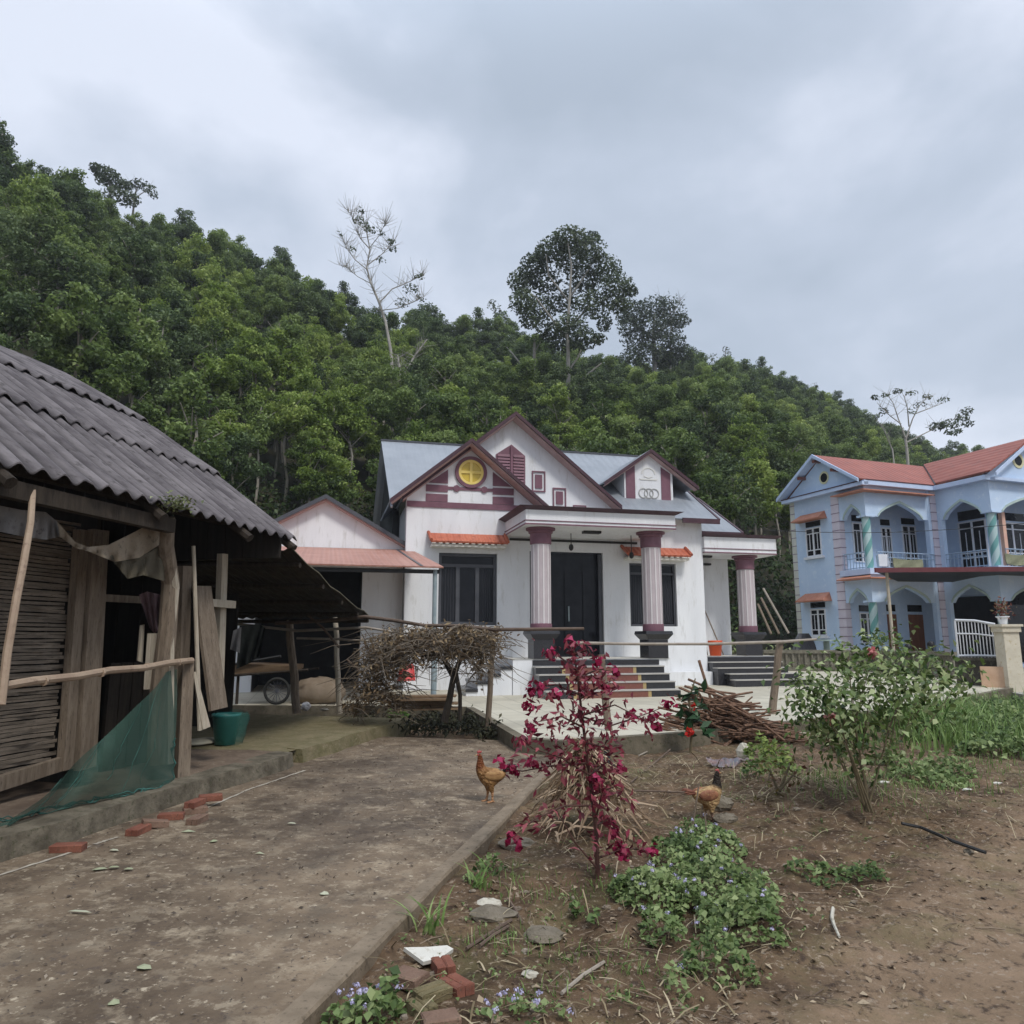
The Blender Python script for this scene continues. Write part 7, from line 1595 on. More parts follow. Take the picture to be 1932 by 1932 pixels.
# dry straw and stalks lying in the garden, thickest on the mound and by the path edge
m_stw = leafmat('dry_straw', (.09, .065, .035), (.24, .19, .11), (.42, .35, .23), rough=.9, trans=.1, objvar=0)
def straws(name, n, xy, lo, hi, lab):
    V = []; F = []; T = []
    for x0, y0 in xy(n):
        z0 = gh(x0, y0) + .012; L_ = g.uniform(lo, hi); a = g.uniform(0, 6.28); d = np.array([cos(a), sin(a), g.normal(0, .22)]) * L_ / 2; s_ = np.array([-sin(a), cos(a), 0]) * g.uniform(.0015, .005); c = np.array([x0, y0, z0 + abs(d[2])]); k = len(V); u_ = np.array([0, 0, L_ * .08])
        V += [c - d - s_, c - d + s_, c + s_ + u_, c - s_ + u_, c + d + s_ * .5, c + d - s_ * .5]; F += [(k, k + 1, k + 2, k + 3), (k + 3, k + 2, k + 4, k + 5)]; t = g.random(); T += [t, t]
    tag(np_build(name, V, F, m_stw, tint=T), lab, 'litter', kind='stuff')
def near_xy(n):
    x, y = gard(n * 2); k = (g.random(len(x)) < np.clip(1.1 - (y - 3) / 5, .1, 1)) & (x - 1.03 * y < -2.75); return list(zip(x[k], y[k]))
straws('straw_litter', 2100, near_xy, .04, .2, 'dry straw lying over the garden soil')
def mound_xy(n): return [(3.1 + g.normal(0, .6), 7.2 + g.normal(0, .55)) for _ in range(n // 2)] + [(2.2 + g.normal(0, .6), 8.3 + g.normal(0, .5)) for _ in range(n // 2)]
straws('dry_grass', 900, mound_xy, .06, .3, 'dry grass matted over the mound under the rose bush')
def sprig_xy(n): return near_xy(n)
P = []; N = []
for x0, y0 in near_xy(800):
    k = int(g.integers(3, 9)); s_ = g.uniform(.015, .04); P.append(np.array([x0, y0, gh(x0, y0) + .012]) + g.normal(0, s_, (k, 3)) * [1, 1, .35] + [0, 0, s_ * .4]); N.append(g.normal(0, .5, (k, 3)) + [0, 0, 1])
P = np.concatenate(P); N = np.concatenate(N); L_ = g.uniform(.015, .035, len(P)); V, F_, t_ = leaves(P, N, L_, L_ * .6, rng=g); tag(np_build('seedlings', V, F_, m_gc, tint=t_), 'tiny green seedlings sprouting all over the garden soil', 'weeds', kind='stuff')
for a_, b_, lb in (((1300, 1592), (1319, 1478), 'thin upright stake standing left of the brown hen'), ((1337, 1592), (1329, 1532), 'short thin stake in front of the brown hen')):
    q0 = GG(*a_); pole_thing('stake', [q0 - Vector((0, 0, .04)), D(b_[0], b_[1], q0.y + .02)], [.008, .006], m_pole, lb, 'stake', n=6)
rb_ = M(); q9 = random.Random(8)
for x0, y0 in near_xy(520):
    r = q9.uniform(.006, .022) * q9.uniform(.5, 1.3); rb_.blob((x0, y0, gh(x0, y0) + r * .3), (r * q9.uniform(.8, 1.6), r, r * .7), 6, 4, .25, rnd=q9)
tag(rb_.build('rubble', mk('rubble_bits', (.10, .075, .052), (.26, .215, .165), c3=(.38, .34, .28), scale=6, rough=.9)), 'small clods and stone bits all over the garden soil', 'rubble', kind='stuff')
# single pale leaves on the path
m_lf = leafmat('fallen_pale_leaf', (.26, .28, .16), (.34, .36, .24), (.46, .45, .34), rough=.7, trans=.1, objvar=.6)
lfs = [(188, 1640, .10, .05), (150, 1722, .16, .025), (215, 1638, .07, .04), (272, 1826, .075, .05), (612, 1685, .06, .055), (355, 1568, .12, .04), (403, 1587, .06, .06), (242, 1641, .07, .04), (550, 1555, .08, .04), (215, 1605, .07, .04), (490, 1610, .07, .02), (215, 1890, .05, .05)]
lb_ = ['on the path below the long brick', 'long and thin, on the open path at the left', 'beside the other leaf below the long brick', 'wide, low on the path near the front', 'roundish, in the middle of the path', 'long, just in front of the kerb bricks', 'yellowish, right of the kerb bricks', 'small, right of the pair below the long brick', 'small, near the path centre behind the round one', 'yellow green, next to the long red brick', 'narrow, left of the round one in the middle of the path', 'curled brownish, at the bottom left of the path']
for i, (px, py, L_, W_) in enumerate(lfs):
    p = G(px, py, .008); a = random.Random(i).uniform(-.3, .3); pts = [(-L_ / 2, 0), (-L_ * .25, -W_ / 2), (L_ * .2, -W_ * .45), (L_ / 2, 0), (L_ * .2, W_ * .45), (-L_ * .25, W_ / 2)]
    m = M(); m.add([(x, y, .006 * sin(9 * x + i) + .010 * abs(y) / W_) for x, y in pts] + [(0, 0, .012)], [(k, (k + 1) % 6, 6) for k in range(6)]); o = m.build('fallen_leaf', m_lf, tint=[.5] * 6); o.location = p; o.rotation_euler = (0, 0, a); tag(o, 'pale fallen leaf, ' + lb_[i], 'leaf', 'pale leaves on the path')
# white scraps in the garden
for i, (px, py, lb) in enumerate(((1668, 1478, 'white scrap on the mound under the rose bush'), (1825, 1492, 'white scrap at the edge of the dirt track by the weeds'), (1880, 1480, 'second white scrap further right on the dirt track'))):
    p = GG(px, py); m = M(); m.blob((p.x, p.y, p.z + .012), (.06, .03, .014), 8, 5, .25, rnd=random.Random(i)); tag(m.build('scrap', m_tilew, org=p), lb, 'scrap')
# paint lines left on the path
m = M()
m_chalk = mk('chalky_cement_streak', (.40, .36, .29), (.30, .26, .21), scale=8, rough=.9, lo=.4, hi=.6)
for a, b in (((-10, 1655), (172, 1597)), ((178, 1594), (222, 1580)), ((388, 1526), (470, 1490)), ((470, 1490), (575, 1454))):
    n = 14; pa, pb2 = G(*a, 0), G(*b, 0); d = (pb2 - pa).normalized(); s_ = Vector((-d.y, d.x, 0)); P = []
    rr = random.Random(a[0]); R0 = []; R1 = []
    for k in range(n + 1): q_ = pa.lerp(pb2, k / n); R0.append(q_ - s_ * .022 * rr.uniform(.3, 1) + Vector((0, 0, .005))); R1.append(q_ + s_ * .022 * rr.uniform(.3, 1) + Vector((0, 0, .005)))
    m.grid([R0, R1])
struct(m, 'path_line', m_chalk)
# orange bucket and mops on the side porch
p = HF.P(3.38, -.25, 1.03); ob = thing('orange_bucket', 'orange plastic bucket on the side porch of the white house', 'bucket', p)
m_or = mk('orange_plastic', (.62, .08, .02), (.70, .11, .03), rough=.4, spec=.5); m = M(); m.lathe([(.15, 0), (.19, .36), (.2, .36), (.2, .42), (.18, .42), (.175, .34), (.14, .02), (.001, .02)], 24, p); m.build('body', m_or, ob, smooth=True)
m = M(); m.lathe([(.185, .28), (.2, .29), (.2, .31), (.19, .32)], 24, p); m.build('rim_band', mk('dark_orange_band', (.3, .03, .012), (.35, .04, .02), rough=.5), ob)
pole_thing('mop', [HF.P(3.32, -.6, 1.05), HF.P(3.5, -1.25, 2.45)], .016, m_graypole, 'grey mop handle leaning on the white wall behind the orange bucket', 'mop')
pole_thing('mop', [HF.P(3.85, -.65, 1.05), HF.P(3.53, -1.25, 2.6)], .018, m_pole, 'darker broom handle crossing the mop right of the orange bucket', 'broom')
# table and chair by the low wall
tp = D(1560, 1225, 27.4); tb = thing('round_table', 'pale green round garden table behind the low wall', 'table', (tp.x, tp.y, yard_z(27.4))); m_pg = mk('pale_green_plastic', (.30, .38, .34), (.36, .44, .40), rough=.5); zt_ = D(1560, 1207, 27.4).z
m = M(); m.lathe([(.55, zt_ - .04), (.55, zt_)], 28, (tp.x, tp.y, 0)); m.build('table_top', m_pg, tb); m = M(); m.lathe([(.3, yard_z(27)), (.12, .9), (.1, zt_ - .05)], 14, (tp.x, tp.y, 0)); m.build('pedestal', m_pg, tb)
cpz = D(1518, 1225, 27.0); ch = thing('garden_chair', 'grey rounded garden chair at the left of the round table', 'chair', (cpz.x, cpz.y, yard_z(27))); m_gc2 = mk('grey_rattan', (.10, .10, .11), (.18, .18, .19), scale=30, rough=.7); zt_ = D(1518, 1195, 27).z
m = M(); vs = []; P = []
for i in range(7):
    z = .85 + (zt_ - .85) * i / 6; r = .42 * (1 - .25 * (i / 6) ** 2); P.append([(cpz.x + r * cos(a) * (1 - .5 * (i / 6) ** 3), cpz.y + r * sin(a), z) for a in np.linspace(-.3, pi + .3, 15)])
m.grid(P); m.grid([[(cpz.x + (x - cpz.x) * .94, cpz.y + (y - cpz.y) * .94, z) for x, y, z in r] for r in P]); m.build('backrest', m_gc2, ch); m = M(); m.lathe([(.4, .85), (.4, .92)], 20, (cpz.x, cpz.y, 0)); m.build('seat', m_gc2, ch)
for k in range(4):
    a = pi / 4 + k * pi / 2; m = M(); m.tube([(cpz.x + .3 * cos(a), cpz.y + .3 * sin(a), .86), (cpz.x + .36 * cos(a), cpz.y + .36 * sin(a), yard_z(27))], .025, 6); m.build('leg', m_gc2, ch)
# wire across the blue house
a, b = D(1440, 1000, 24), D(1960, 985, 20); m = M(); m.tube([a.lerp(b, t / 12) - Vector((0, 0, .18 * sin(pi * t / 12))) for t in range(13)], .009, 5); tag(m.build('cable', m_lamp, org=a), 'thin dark cable strung in front of the blue house', 'cable')
# leaning poles behind the side porch
for i, (x0, y0, x1, y1) in enumerate(((1488, 1195, 1440, 1110), (1470, 1196, 1436, 1128), (1455, 1196, 1430, 1140))):
    pole_thing('leaning_pole', [D(x0, y0, 31.5), D(x1, y1, 32.5)], .05, m_graypole if i == 0 else m_pole, ('pale long pole leaning on the bank right of the side porch column', 'brown pole leaning just left of the pale long one', 'brown pole nearest the side porch column on the bank')[i], 'pole')
bs = D(1478, 1205, 30.5)
bush('low_bush', Vector((bs.x, bs.y, .4)), [(Vector((bs.x + dx, bs.y + dy, .55 + dz)), 1.0) for dx, dy, dz in ((-.7, 0, .25), (-.2, .2, .4), (.4, 0, .2), (.8, .2, .35), (0, -.2, .1))], 'small green bush at the foot of the bank right of the side porch', 'bush', 64, leaf=(.12, .2), k=60, spread=.25)
bs = D(1392, 1205, 27.5)
bush('low_bush', Vector((bs.x, bs.y, .4)), [(Vector((bs.x + dx, bs.y + dy, .8 + dz)), 1.0) for dx, dy, dz in ((-.2, 0, .25), (.1, .2, .8), (.3, 0, .1))], 'leafy plant between the side porch wall and its column', 'bush', 65, leaf=(.12, .2), k=50, spread=.22)
# ================================================================== the wooded hill
# crest of the tree line as seen: azimuth x/y -> tangent of elevation
sky = [(-400, 130), (-200, 200), (0, 268), (60, 310), (130, 345), (200, 378), (300, 395), (340, 428), (430, 448), (470, 478), (540, 490), (560, 515), (640, 545), (690, 588), (740, 605), (800, 600), (860, 600), (930, 612), (1000, 630), (1040, 645), (1100, 662), (1150, 684), (1290, 678), (1350, 690), (1420, 702), (1500, 728), (1570, 756), (1640, 790), (1700, 824), (1760, 850), (1850, 862), (1932, 868), (2100, 900), (2400, 960)]
az = []; el = []
for px, py in sky:
    d = ray(px, py); az.append(d[0] / d[1]); el.append(d[2] / d[1])
az = np.array(az); el = np.array(el)
def ridge_y(t): return np.interp(t, [-1.2, -.68, -.3, 0, .3, .6, .9], [50, 56, 72, 84, 104, 135, 150])
def base_y(t): return np.interp(t, [-1.2, -.68, -.3, -.02, .2, .33, .42, .6, .9], [15, 20, 29, 33, 33.5, 33, 40, 52, 60])
TH = 5.0
def hill_z(x, y):
    t = x / np.maximum(y, 1); e_ = np.interp(t, az, el); R_ = ridge_y(t); b_ = base_y(t); zr = EYE + e_ * R_ - TH
    s_ = (y - b_) / (R_ - b_)
    up_ = .4 + (zr - .4) * np.clip(s_, 0, 1) ** .92
    # a steep cut bank at the foot of the hill
    bank = 2.6 * np.clip((y - b_) / 3.0, 0, 1) * (1 - np.clip(s_, 0, 1))
    z = np.where(s_ <= 0, .2 - .4 * np.clip(-s_ * 8, 0, 1), up_ + bank)
    z = np.where(s_ > 1, zr - (y - R_) * .25, z)
    return z + (vnoise(x, y, 9, 41) - .5) * 1.6 * np.clip(s_ * 6, 0, 1)
tt = np.linspace(-1.15, .88, 150); rr_ = np.linspace(0, 1, 90)
V = []
for t in tt:
    b_ = float(base_y(t)) - 2; R_ = float(ridge_y(t)) + 60
    y = b_ + (R_ - b_) * rr_ ** 1.3; V.append(np.stack([t * y, y, hill_z(t * y, y)], 1))
V = np.array(V); n1, n2 = V.shape[:2]; idx = np.arange(n1 * n2).reshape(n1, n2)
F = np.stack([idx[:-1, :-1], idx[1:, :-1], idx[1:, 1:], idx[:-1, 1:]], -1).reshape(-1, 4)
m_hill = mk('forest_floor', (0.018, 0.019, 0.010), (0.042, 0.036, 0.020), c3=(0.028, 0.04, 0.015), scale=.6, rough=.95, bump=.5, bscale=3)
o = np_build('hillside', V.reshape(-1, 3), F, m_hill); o['kind'] = 'structure'

# ---- crowns
def crown_mesh(name, seed, rx, rz, nclump, nleaf, leaf, mat, droop=.0, open_=.0):
    """leaf-sized faces gathered in clumps through an uneven crown"""
    g = np.random.default_rng(seed); P = []; N = []; T = []
    lean = g.normal(0, .25, 2); sq = np.array([g.uniform(.75, 1.25), g.uniform(.75, 1.25), 1])
    for c in range(nclump):
        d = g.normal(size=3); d /= np.linalg.norm(d); r = g.uniform(.2, 1.25) ** .7
        cc = d * r * np.array([rx, rx, rz]) * .80 * sq; cc[:2] += lean * cc[2] * .5; cr = g.uniform(.18, .55) * rx * (1 - .3 * min(r, 1))
        if cc[2] > .3 * rz: cc[:2] *= g.uniform(.45, .9)
        k = int(nleaf / nclump * (cr / (.34 * rx)) ** 2); q_ = g.normal(size=(k, 3)); q_ /= np.linalg.norm(q_, axis=1)[:, None]; q_ *= (g.uniform(.15, 1.25, k) ** .6)[:, None]
        P.append(cc + q_ * cr * np.array([1, 1, .7])); nn = q_ * .8 + g.normal(0, .55, (k, 3)) + np.array([0, 0, .55 - droop]); N.append(nn); T.append(np.clip(g.uniform(.25, .75) + g.normal(0, .16, k) + .16 * (q_[:, 2]), 0, 1))
    P = np.concatenate(P); N = np.concatenate(N); T = np.concatenate(T); n = len(P)
    L_ = leaf * g.uniform(.7, 1.35, n); V, F_, t_ = leaves(P, N, L_, L_ * .55, rng=g, curl=.3, tint=T)
    return V, F_, t_
m_fmid = leafmat('forest_leaf_mid', (0.042, 0.072, 0.020), (0.125, 0.185, 0.048), (0.255, 0.325, 0.105), trans=.38, objvar=.5)
m_fbri = leafmat('forest_leaf_bright', (0.065, 0.110, 0.022), (0.19, 0.27, 0.052), (0.34, 0.41, 0.115), trans=.4, objvar=.45)
m_fdark = leafmat('forest_leaf_dark', (0.028, 0.050, 0.020), (0.080, 0.122, 0.045), (0.17, 0.225, 0.088), trans=.32, objvar=.4)
m_trunk = mk('grey_tree_trunk', (0.20, 0.18, 0.145), (0.32, 0.295, 0.25), scale=4, stretch=(3, 3, .8), rough=.9)
kinds = {}
spec = {'mid': (m_fmid, 'leafy mid green forest tree with a slender grey trunk on the hillside', 'mid green trees on the hillside'), 'bright': (m_fbri, 'bright yellow green young tree on the hillside', 'bright green trees on the hillside'), 'dark': (m_fdark, 'dark green dense tree on the hillside', 'dark green trees on the hillside')}
protos = {}
nm = {'mid': 'forest_tree', 'bright': 'young_tree', 'dark': 'dark_tree'}
def make_tree(kind, seed):
    g = random.Random(seed); h = g.uniform(4.3, 5.3); rx = g.uniform(1.05, 1.35); rz = g.uniform(1.5, 2.0)
    t = thing(nm[kind], spec[kind][1], 'tree', (0, 0, -50), group=spec[kind][2], world=False)
    V, F_, tn = crown_mesh('crown', seed, rx, rz, 30, 4200, .145, spec[kind][0]); V = V + np.array([0, 0, h - rz * .8])
    np_build('crown', V, F_, spec[kind][0], t, tn)
    m = M(); pts = [(0, 0, -.6)]; 
    for k in range(1, 5): pts.append((g.uniform(-.12, .12), g.uniform(-.12, .12), (h - .6) * k / 4))
    m.tube(pts, [.07, .062, .055, .042, .02], 6)
    for k in range(4):
        z = h * g.uniform(.5, .75); a = g.uniform(0, 2 * pi); m.tube([(0, 0, z), (.35 * cos(a), .35 * sin(a), z + .35), (.75 * cos(a), .75 * sin(a), z + .65)], [.03, .022, .01], 5)
    m.build('trunk', m_trunk, t); return t
for k in ('mid', 'bright', 'dark'): protos[k] = [make_tree(k, {'mid': 100, 'bright': 200, 'dark': 300}[k] + i) for i in range(6)]
# outline of what stands in front, to leave out trees the view shows nothing of
occ = [(-10, 661), (0, 661), (100, 699), (200, 754), (300, 811), (417, 901), (500, 969), (540, 978), (615, 943), (705, 1000), (716, 836), (900, 836), (967, 790), (1065, 855), (1200, 862), (1225, 853), (1290, 925), (1330, 945), (1400, 1010), (1462, 1015), (1463, 1180), (1476, 1180), (1477, 945), (1543, 868), (1745, 880), (1932, 835), (1945, 835)]
ox = [a for a, b in occ]; oy = [b for a, b in occ]
g = np.random.default_rng(5)
cand = []
# jittered grid on the slope
yy_ = 20.0
while yy_ < 150:
    st = 1.72 + max(0, yy_ - 40) * .010
    x = -1.02 * yy_ - 4
    while x < .82 * yy_ + 6:
        px_, py_ = x + g.uniform(-.45, .45) * st, yy_ + g.uniform(-.45, .45) * st; x += st
        t = px_ / py_; b_ = float(base_y(t)); R_ = float(ridge_y(t))
        if py_ < b_ + 1.4 or py_ > R_ + 5: continue
        cand.append((px_, py_))
    yy_ += st
seen = []
for x, y in cand:
    z = float(hill_z(np.array([x]), np.array([y]))[0]); tx, ty = pxof((x, y, z + 5.6)); 
    if tx < -70 or tx > 2005: continue
    if ty - 12 > np.interp(tx, ox, oy): continue
    seen.append((y, x, z, tx, ty))
seen.sort()
def pick(x, y, tx, ty):
    s_ = (y - float(base_y(x / y))) / (float(ridge_y(x / y)) - float(base_y(x / y)))
    c = float(vnoise(np.array([x]), np.array([y]), 11, 77)[0]); q_ = g.random()
    pb = .16 + .5 * max(0, c - .45) + (.25 if s_ < .45 and 150 < tx < 800 else 0) - (.2 if s_ > .7 else 0)
    pd = .18 + .5 * max(0, .5 - c) + (.18 if s_ > .6 else 0)
    return 'bright' if q_ < pb else ('dark' if q_ > 1 - pd else 'mid')
NIND = 285
used = {}
stuffpts = {'mid': [], 'bright': [], 'dark': []}
for i, (y, x, z, tx, ty) in enumerate(seen):
    k = pick(x, y, tx, ty); sc_ = g.choice([.72, .85, .95, 1.05, 1.18, 1.38]) * g.uniform(.93, 1.07) * (1.0 + .12 * min(1, max(0, (y - 60) / 60)))
    if i < NIND:
        j = int(g.integers(6)); p_ = protos[k][j]
        if not used.get((k, j)): o = p_; used[(k, j)] = 1
        else: o = copy_tree(p_)
        o.location = (x, y, z); o.rotation_euler = (0, 0, g.uniform(0, 6.28)); o.scale = (sc_ * g.uniform(.9, 1.15), sc_ * g.uniform(.9, 1.15), sc_)
    else: stuffpts[k].append((x, y, z, sc_))
print('trees seen', len(seen), {k: len(v) for k, v in stuffpts.items()})
# the rest of the wood, reading as one mass: instances scattered on points
def scatter(name, mat, label, groups):
    """one object; geometry nodes place leaf crowns on its points"""
    pts = []; sc2 = []; ki = []; 
    for gi, k in enumerate(groups):
        for x, y, z, s_ in stuffpts[k]: pts.append((x, y, z)); sc2.append(s_); ki.append(gi)
    me = bpy.data.meshes.new(name); me.from_pydata(pts, [], [])
    a = me.attributes.new('sc', 'FLOAT', 'POINT'); a.data.foreach_set('value', sc2); a = me.attributes.new('ki', 'INT', 'POINT'); a.data.foreach_set('value', ki)
    a = me.attributes.new('rot', 'FLOAT', 'POINT'); a.data.foreach_set('value', list(g.uniform(0, 6.28, len(pts))))
    o = bpy.data.objects.new(name, me); COL.objects.link(o)
    ng = bpy.data.node_groups.new('scatter_crowns', 'GeometryNodeTree'); ng.interface.new_socket('Geometry', in_out='INPUT', socket_type='NodeSocketGeometry'); ng.interface.new_socket('Geometry', in_out='OUTPUT', socket_type='NodeSocketGeometry')
    gi_ = ng.nodes.new('NodeGroupInput'); go_ = ng.nodes.new('NodeGroupOutput'); L = ng.links.new
    jn = ng.nodes.new('GeometryNodeJoinGeometry')
    sca = ng.nodes.new('GeometryNodeInputNamedAttribute'); sca.data_type = 'FLOAT'; sca.inputs['Name'].default_value = 'sc'
    rta = ng.nodes.new('GeometryNodeInputNamedAttribute'); rta.data_type = 'FLOAT'; rta.inputs['Name'].default_value = 'rot'
    kia = ng.nodes.new('GeometryNodeInputNamedAttribute'); kia.data_type = 'INT'; kia.inputs['Name'].default_value = 'ki'
    cx = ng.nodes.new('ShaderNodeCombineXYZ'); L(rta.outputs['Attribute'], cx.inputs['Z'])
    for i, k in enumerate(groups):
        for v_ in range(2):
            cmp_ = ng.nodes.new('FunctionNodeCompare'); cmp_.data_type = 'INT'; cmp_.operation = 'EQUAL'; L(kia.outputs['Attribute'], cmp_.inputs[2]); cmp_.inputs[3].default_value = i
            # alternate the two prototypes by the point's rotation
            c2 = ng.nodes.new('FunctionNodeCompare'); c2.data_type = 'FLOAT'; c2.operation = 'LESS_THAN' if v_ == 0 else 'GREATER_EQUAL'; L(rta.outputs['Attribute'], c2.inputs[0]); c2.inputs[1].default_value = 3.14
            an = ng.nodes.new('FunctionNodeBooleanMath'); an.operation = 'AND'; L(cmp_.outputs[0], an.inputs[0]); L(c2.outputs[0], an.inputs[1])
            ip = ng.nodes.new('GeometryNodeInstanceOnPoints'); oi = ng.nodes.new('GeometryNodeObjectInfo'); oi.transform_space = 'ORIGINAL'
            oi.inputs['Object'].default_value = [c for c in protos[k][v_].children if c.name.startswith('crown')][0]
            L(gi_.outputs[0], ip.inputs['Points']); L(an.outputs[0], ip.inputs['Selection']); L(oi.outputs['Geometry'], ip.inputs['Instance']); L(sca.outputs['Attribute'], ip.inputs['Scale']); L(cx.outputs[0], ip.inputs['Rotation']); L(ip.outputs[0], jn.inputs[0])
    L(jn.outputs[0], go_.inputs[0])
    md = o.modifiers.new('scatter', 'NODES'); md.node_group = ng
    return tag(o, label, 'forest', kind='stuff')
scatter('forest', None, 'dense green forest covering the upper hillside up to the crest', ('mid', 'bright', 'dark'))
# undergrowth at the foot of the wood
P = []; N = []; T = []
for t in np.linspace(-.78, .62, 330):
    b_ = float(base_y(t))
    for k in range(16):
        y = b_ + abs(g.normal(0, 2.6)) + .6; tq = t + g.uniform(-.003, .003); x = tq * y; tx, ty = pxof((x, y, 3))
        z = float(hill_z(np.array([x]), np.array([y]))[0]); nn = 7; sz = g.uniform(.2, .55)
        q_ = g.normal(0, 1, (nn, 3)) * [sz, sz, sz * .7]; P.append(np.array([x, y, z + .3]) + q_); N.append(g.normal(0, .6, (nn, 3)) + [0, -.3, .7]); T.append(np.clip(g.uniform(.2, .7) + g.normal(0, .15, nn), 0, 1))
P = np.concatenate(P); N = np.concatenate(N); T = np.concatenate(T); n = len(P); L_ = g.uniform(.14, .34, n)
V, F_, t_ = leaves(P, N, L_, L_ * .6, rng=g, tint=T); tag(np_build('undergrowth', V, F_, leafmat('undergrowth_leaf', (0.012, 0.024, 0.009), (0.034, 0.06, 0.018), (0.085, 0.125, 0.035), trans=.2, objvar=0), tint=t_), 'dark undergrowth along the foot of the wooded hill', 'undergrowth', kind='stuff')

# ---- single trees that stand out
m_paletrunk = mk('pale_bark', (0.24, 0.225, 0.20), (0.36, 0.34, 0.305), c3=(.15, .14, .12), scale=2, stretch=(1, 1, .4), rough=.9)
m_greybark = mk('grey_bark', (0.17, 0.16, 0.15), (0.25, 0.24, 0.22), scale=2, rough=.9)
def lone_tree(name, label, Y, limbs, clumps, leafm, barkm, leaf=.28, seed=1, twig=0, depth=1.0, group=None, per=1.0):
    """limbs and leaf clumps measured at distance Y, with their own depth spread"""
    g = np.random.default_rng(seed); b = D(limbs[0][0][0][0], limbs[0][0][0][1], Y); t = thing(name, label, 'tree', b, group=group); m = M()
    for pts, r0, r1 in limbs:
        dy = g.uniform(-depth, depth); n = len(pts); P = [D(x, y, Y + dy * (k / max(1, n - 1))) for k, (x, y) in enumerate(pts)]
        if pts[0][1] >= limbs[0][0][0][1] - 6: P[0] = P[0] - Vector((0, 0, 4.5))      # the foot goes down into the wood
        m.tube(P, [r0 + (r1 - r0) * k / (n - 1) for k in range(n)], 7)
        if twig:
            for _ in range(int(twig * n)):
                k = g.uniform(.35, 1) * (n - 1); i = min(int(k), n - 2); a = P[i].lerp(P[i + 1], k - i); d = Vector(g.normal(0, 1, 3)); d.z = abs(d.z) * .8 + .2; d.normalize(); L_ = g.uniform(.5, 1.5)
                m.tube([a, a + d * L_ * .5 + Vector((0, 0, .05)), a + d * L_ + Vector((0, 0, .2))], [.018, .012, .006], 4, cap=False)
    m.build('trunk', barkm, t)
    P = []; N = []; T = []
    for cx, cy, rx, ry, k in clumps:
        k = int(k * per); c = np.array(D(cx, cy, Y + g.uniform(-depth, depth))); s_ = Y / FPX; q_ = g.normal(size=(k, 3)); q_ /= np.linalg.norm(q_, axis=1)[:, None]; q_ *= (g.uniform(.1, 1, k) ** .45)[:, None]
        P.append(c + q_ * np.array([rx * s_, max(rx * s_ * .9, .3), ry * s_]) * 1.28); N.append(q_ * .7 + g.normal(0, .6, (k, 3)) + [0, -.1, .5]); T.append(np.clip(g.uniform(.25, .7) + g.normal(0, .15, k), 0, 1))
    if P:
        P = np.concatenate(P); N = np.concatenate(N); T = np.concatenate(T); n = len(P); L_ = leaf * g.uniform(.6, 1.3, n); V, F_, t_ = leaves(P, N, L_, L_ * .5, rng=g, curl=.3, tint=T); np_build('crown', V, F_, leafm, t, t_)
    return t
m_ridge = leafmat('grey_green_leaf', (0.030, 0.044, 0.024), (0.072, 0.098, 0.052), (0.14, 0.175, 0.09), trans=.25, objvar=0)
gq = np.random.default_rng(55)
def puffs(cx, cy, rx, ry, n, r, k, hole=.0):
    out = []
    for _ in range(n):
        a = gq.uniform(0, 2 * pi); q_ = gq.uniform(hole, 1) ** .5; out.append((cx + rx * q_ * cos(a), cy + ry * q_ * sin(a), r * gq.uniform(.7, 1.35), r * gq.uniform(.5, .95), k))
    return out
lone_tree('tall_tree', 'tall broad crowned tree on the hill above the white house, largest against the sky', 55,
          [([(1070, 775), (1072, 720), (1072, 670), (1070, 620), (1075, 560), (1078, 500), (1070, 450)], .2, .05), ([(1071, 640), (1040, 600), (1010, 560), (985, 545)], .1, .03), ([(1073, 620), (1110, 580), (1150, 560), (1180, 550)], .1, .03), ([(1076, 560), (1110, 510), (1130, 470)], .1, .03), ([(1074, 570), (1035, 520), (1030, 480)], .1, .03), ([(1072, 745), (1090, 725), (1110, 705), (1135, 685)], .12, .05), ([(1072, 700), (1090, 675), (1100, 650)], .09, .03)],
          [(1075, 448, 30, 16, 190), (1045, 470, 30, 20, 210), (1110, 470, 30, 20, 210), (1080, 490, 34, 22, 240), (1010, 500, 26, 20, 190), (1140, 505, 30, 22, 210), (985, 530, 24, 22, 180), (1030, 530, 30, 22, 200), (1100, 530, 34, 22, 230), (1165, 540, 28, 20, 190), (985, 570, 22, 22, 170), (1020, 580, 28, 24, 190), (1065, 570, 26, 20, 130), (1120, 575, 32, 22, 210), (1170, 575, 22, 14, 140), (1000, 605, 18, 14, 90), (1040, 625, 24, 18, 150), (1075, 615, 28, 18, 170), (1100, 640, 26, 18, 150), (1060, 650, 24, 12, 110), (1140, 610, 14, 16, 70), (1130, 640, 12, 10, 40), (1190, 550, 12, 10, 50), (1115, 448, 16, 10, 70), (1020, 485, 16, 10, 70)],
          m_ridge, m_paletrunk, leaf=.30, seed=3, depth=2.0, per=2.9)
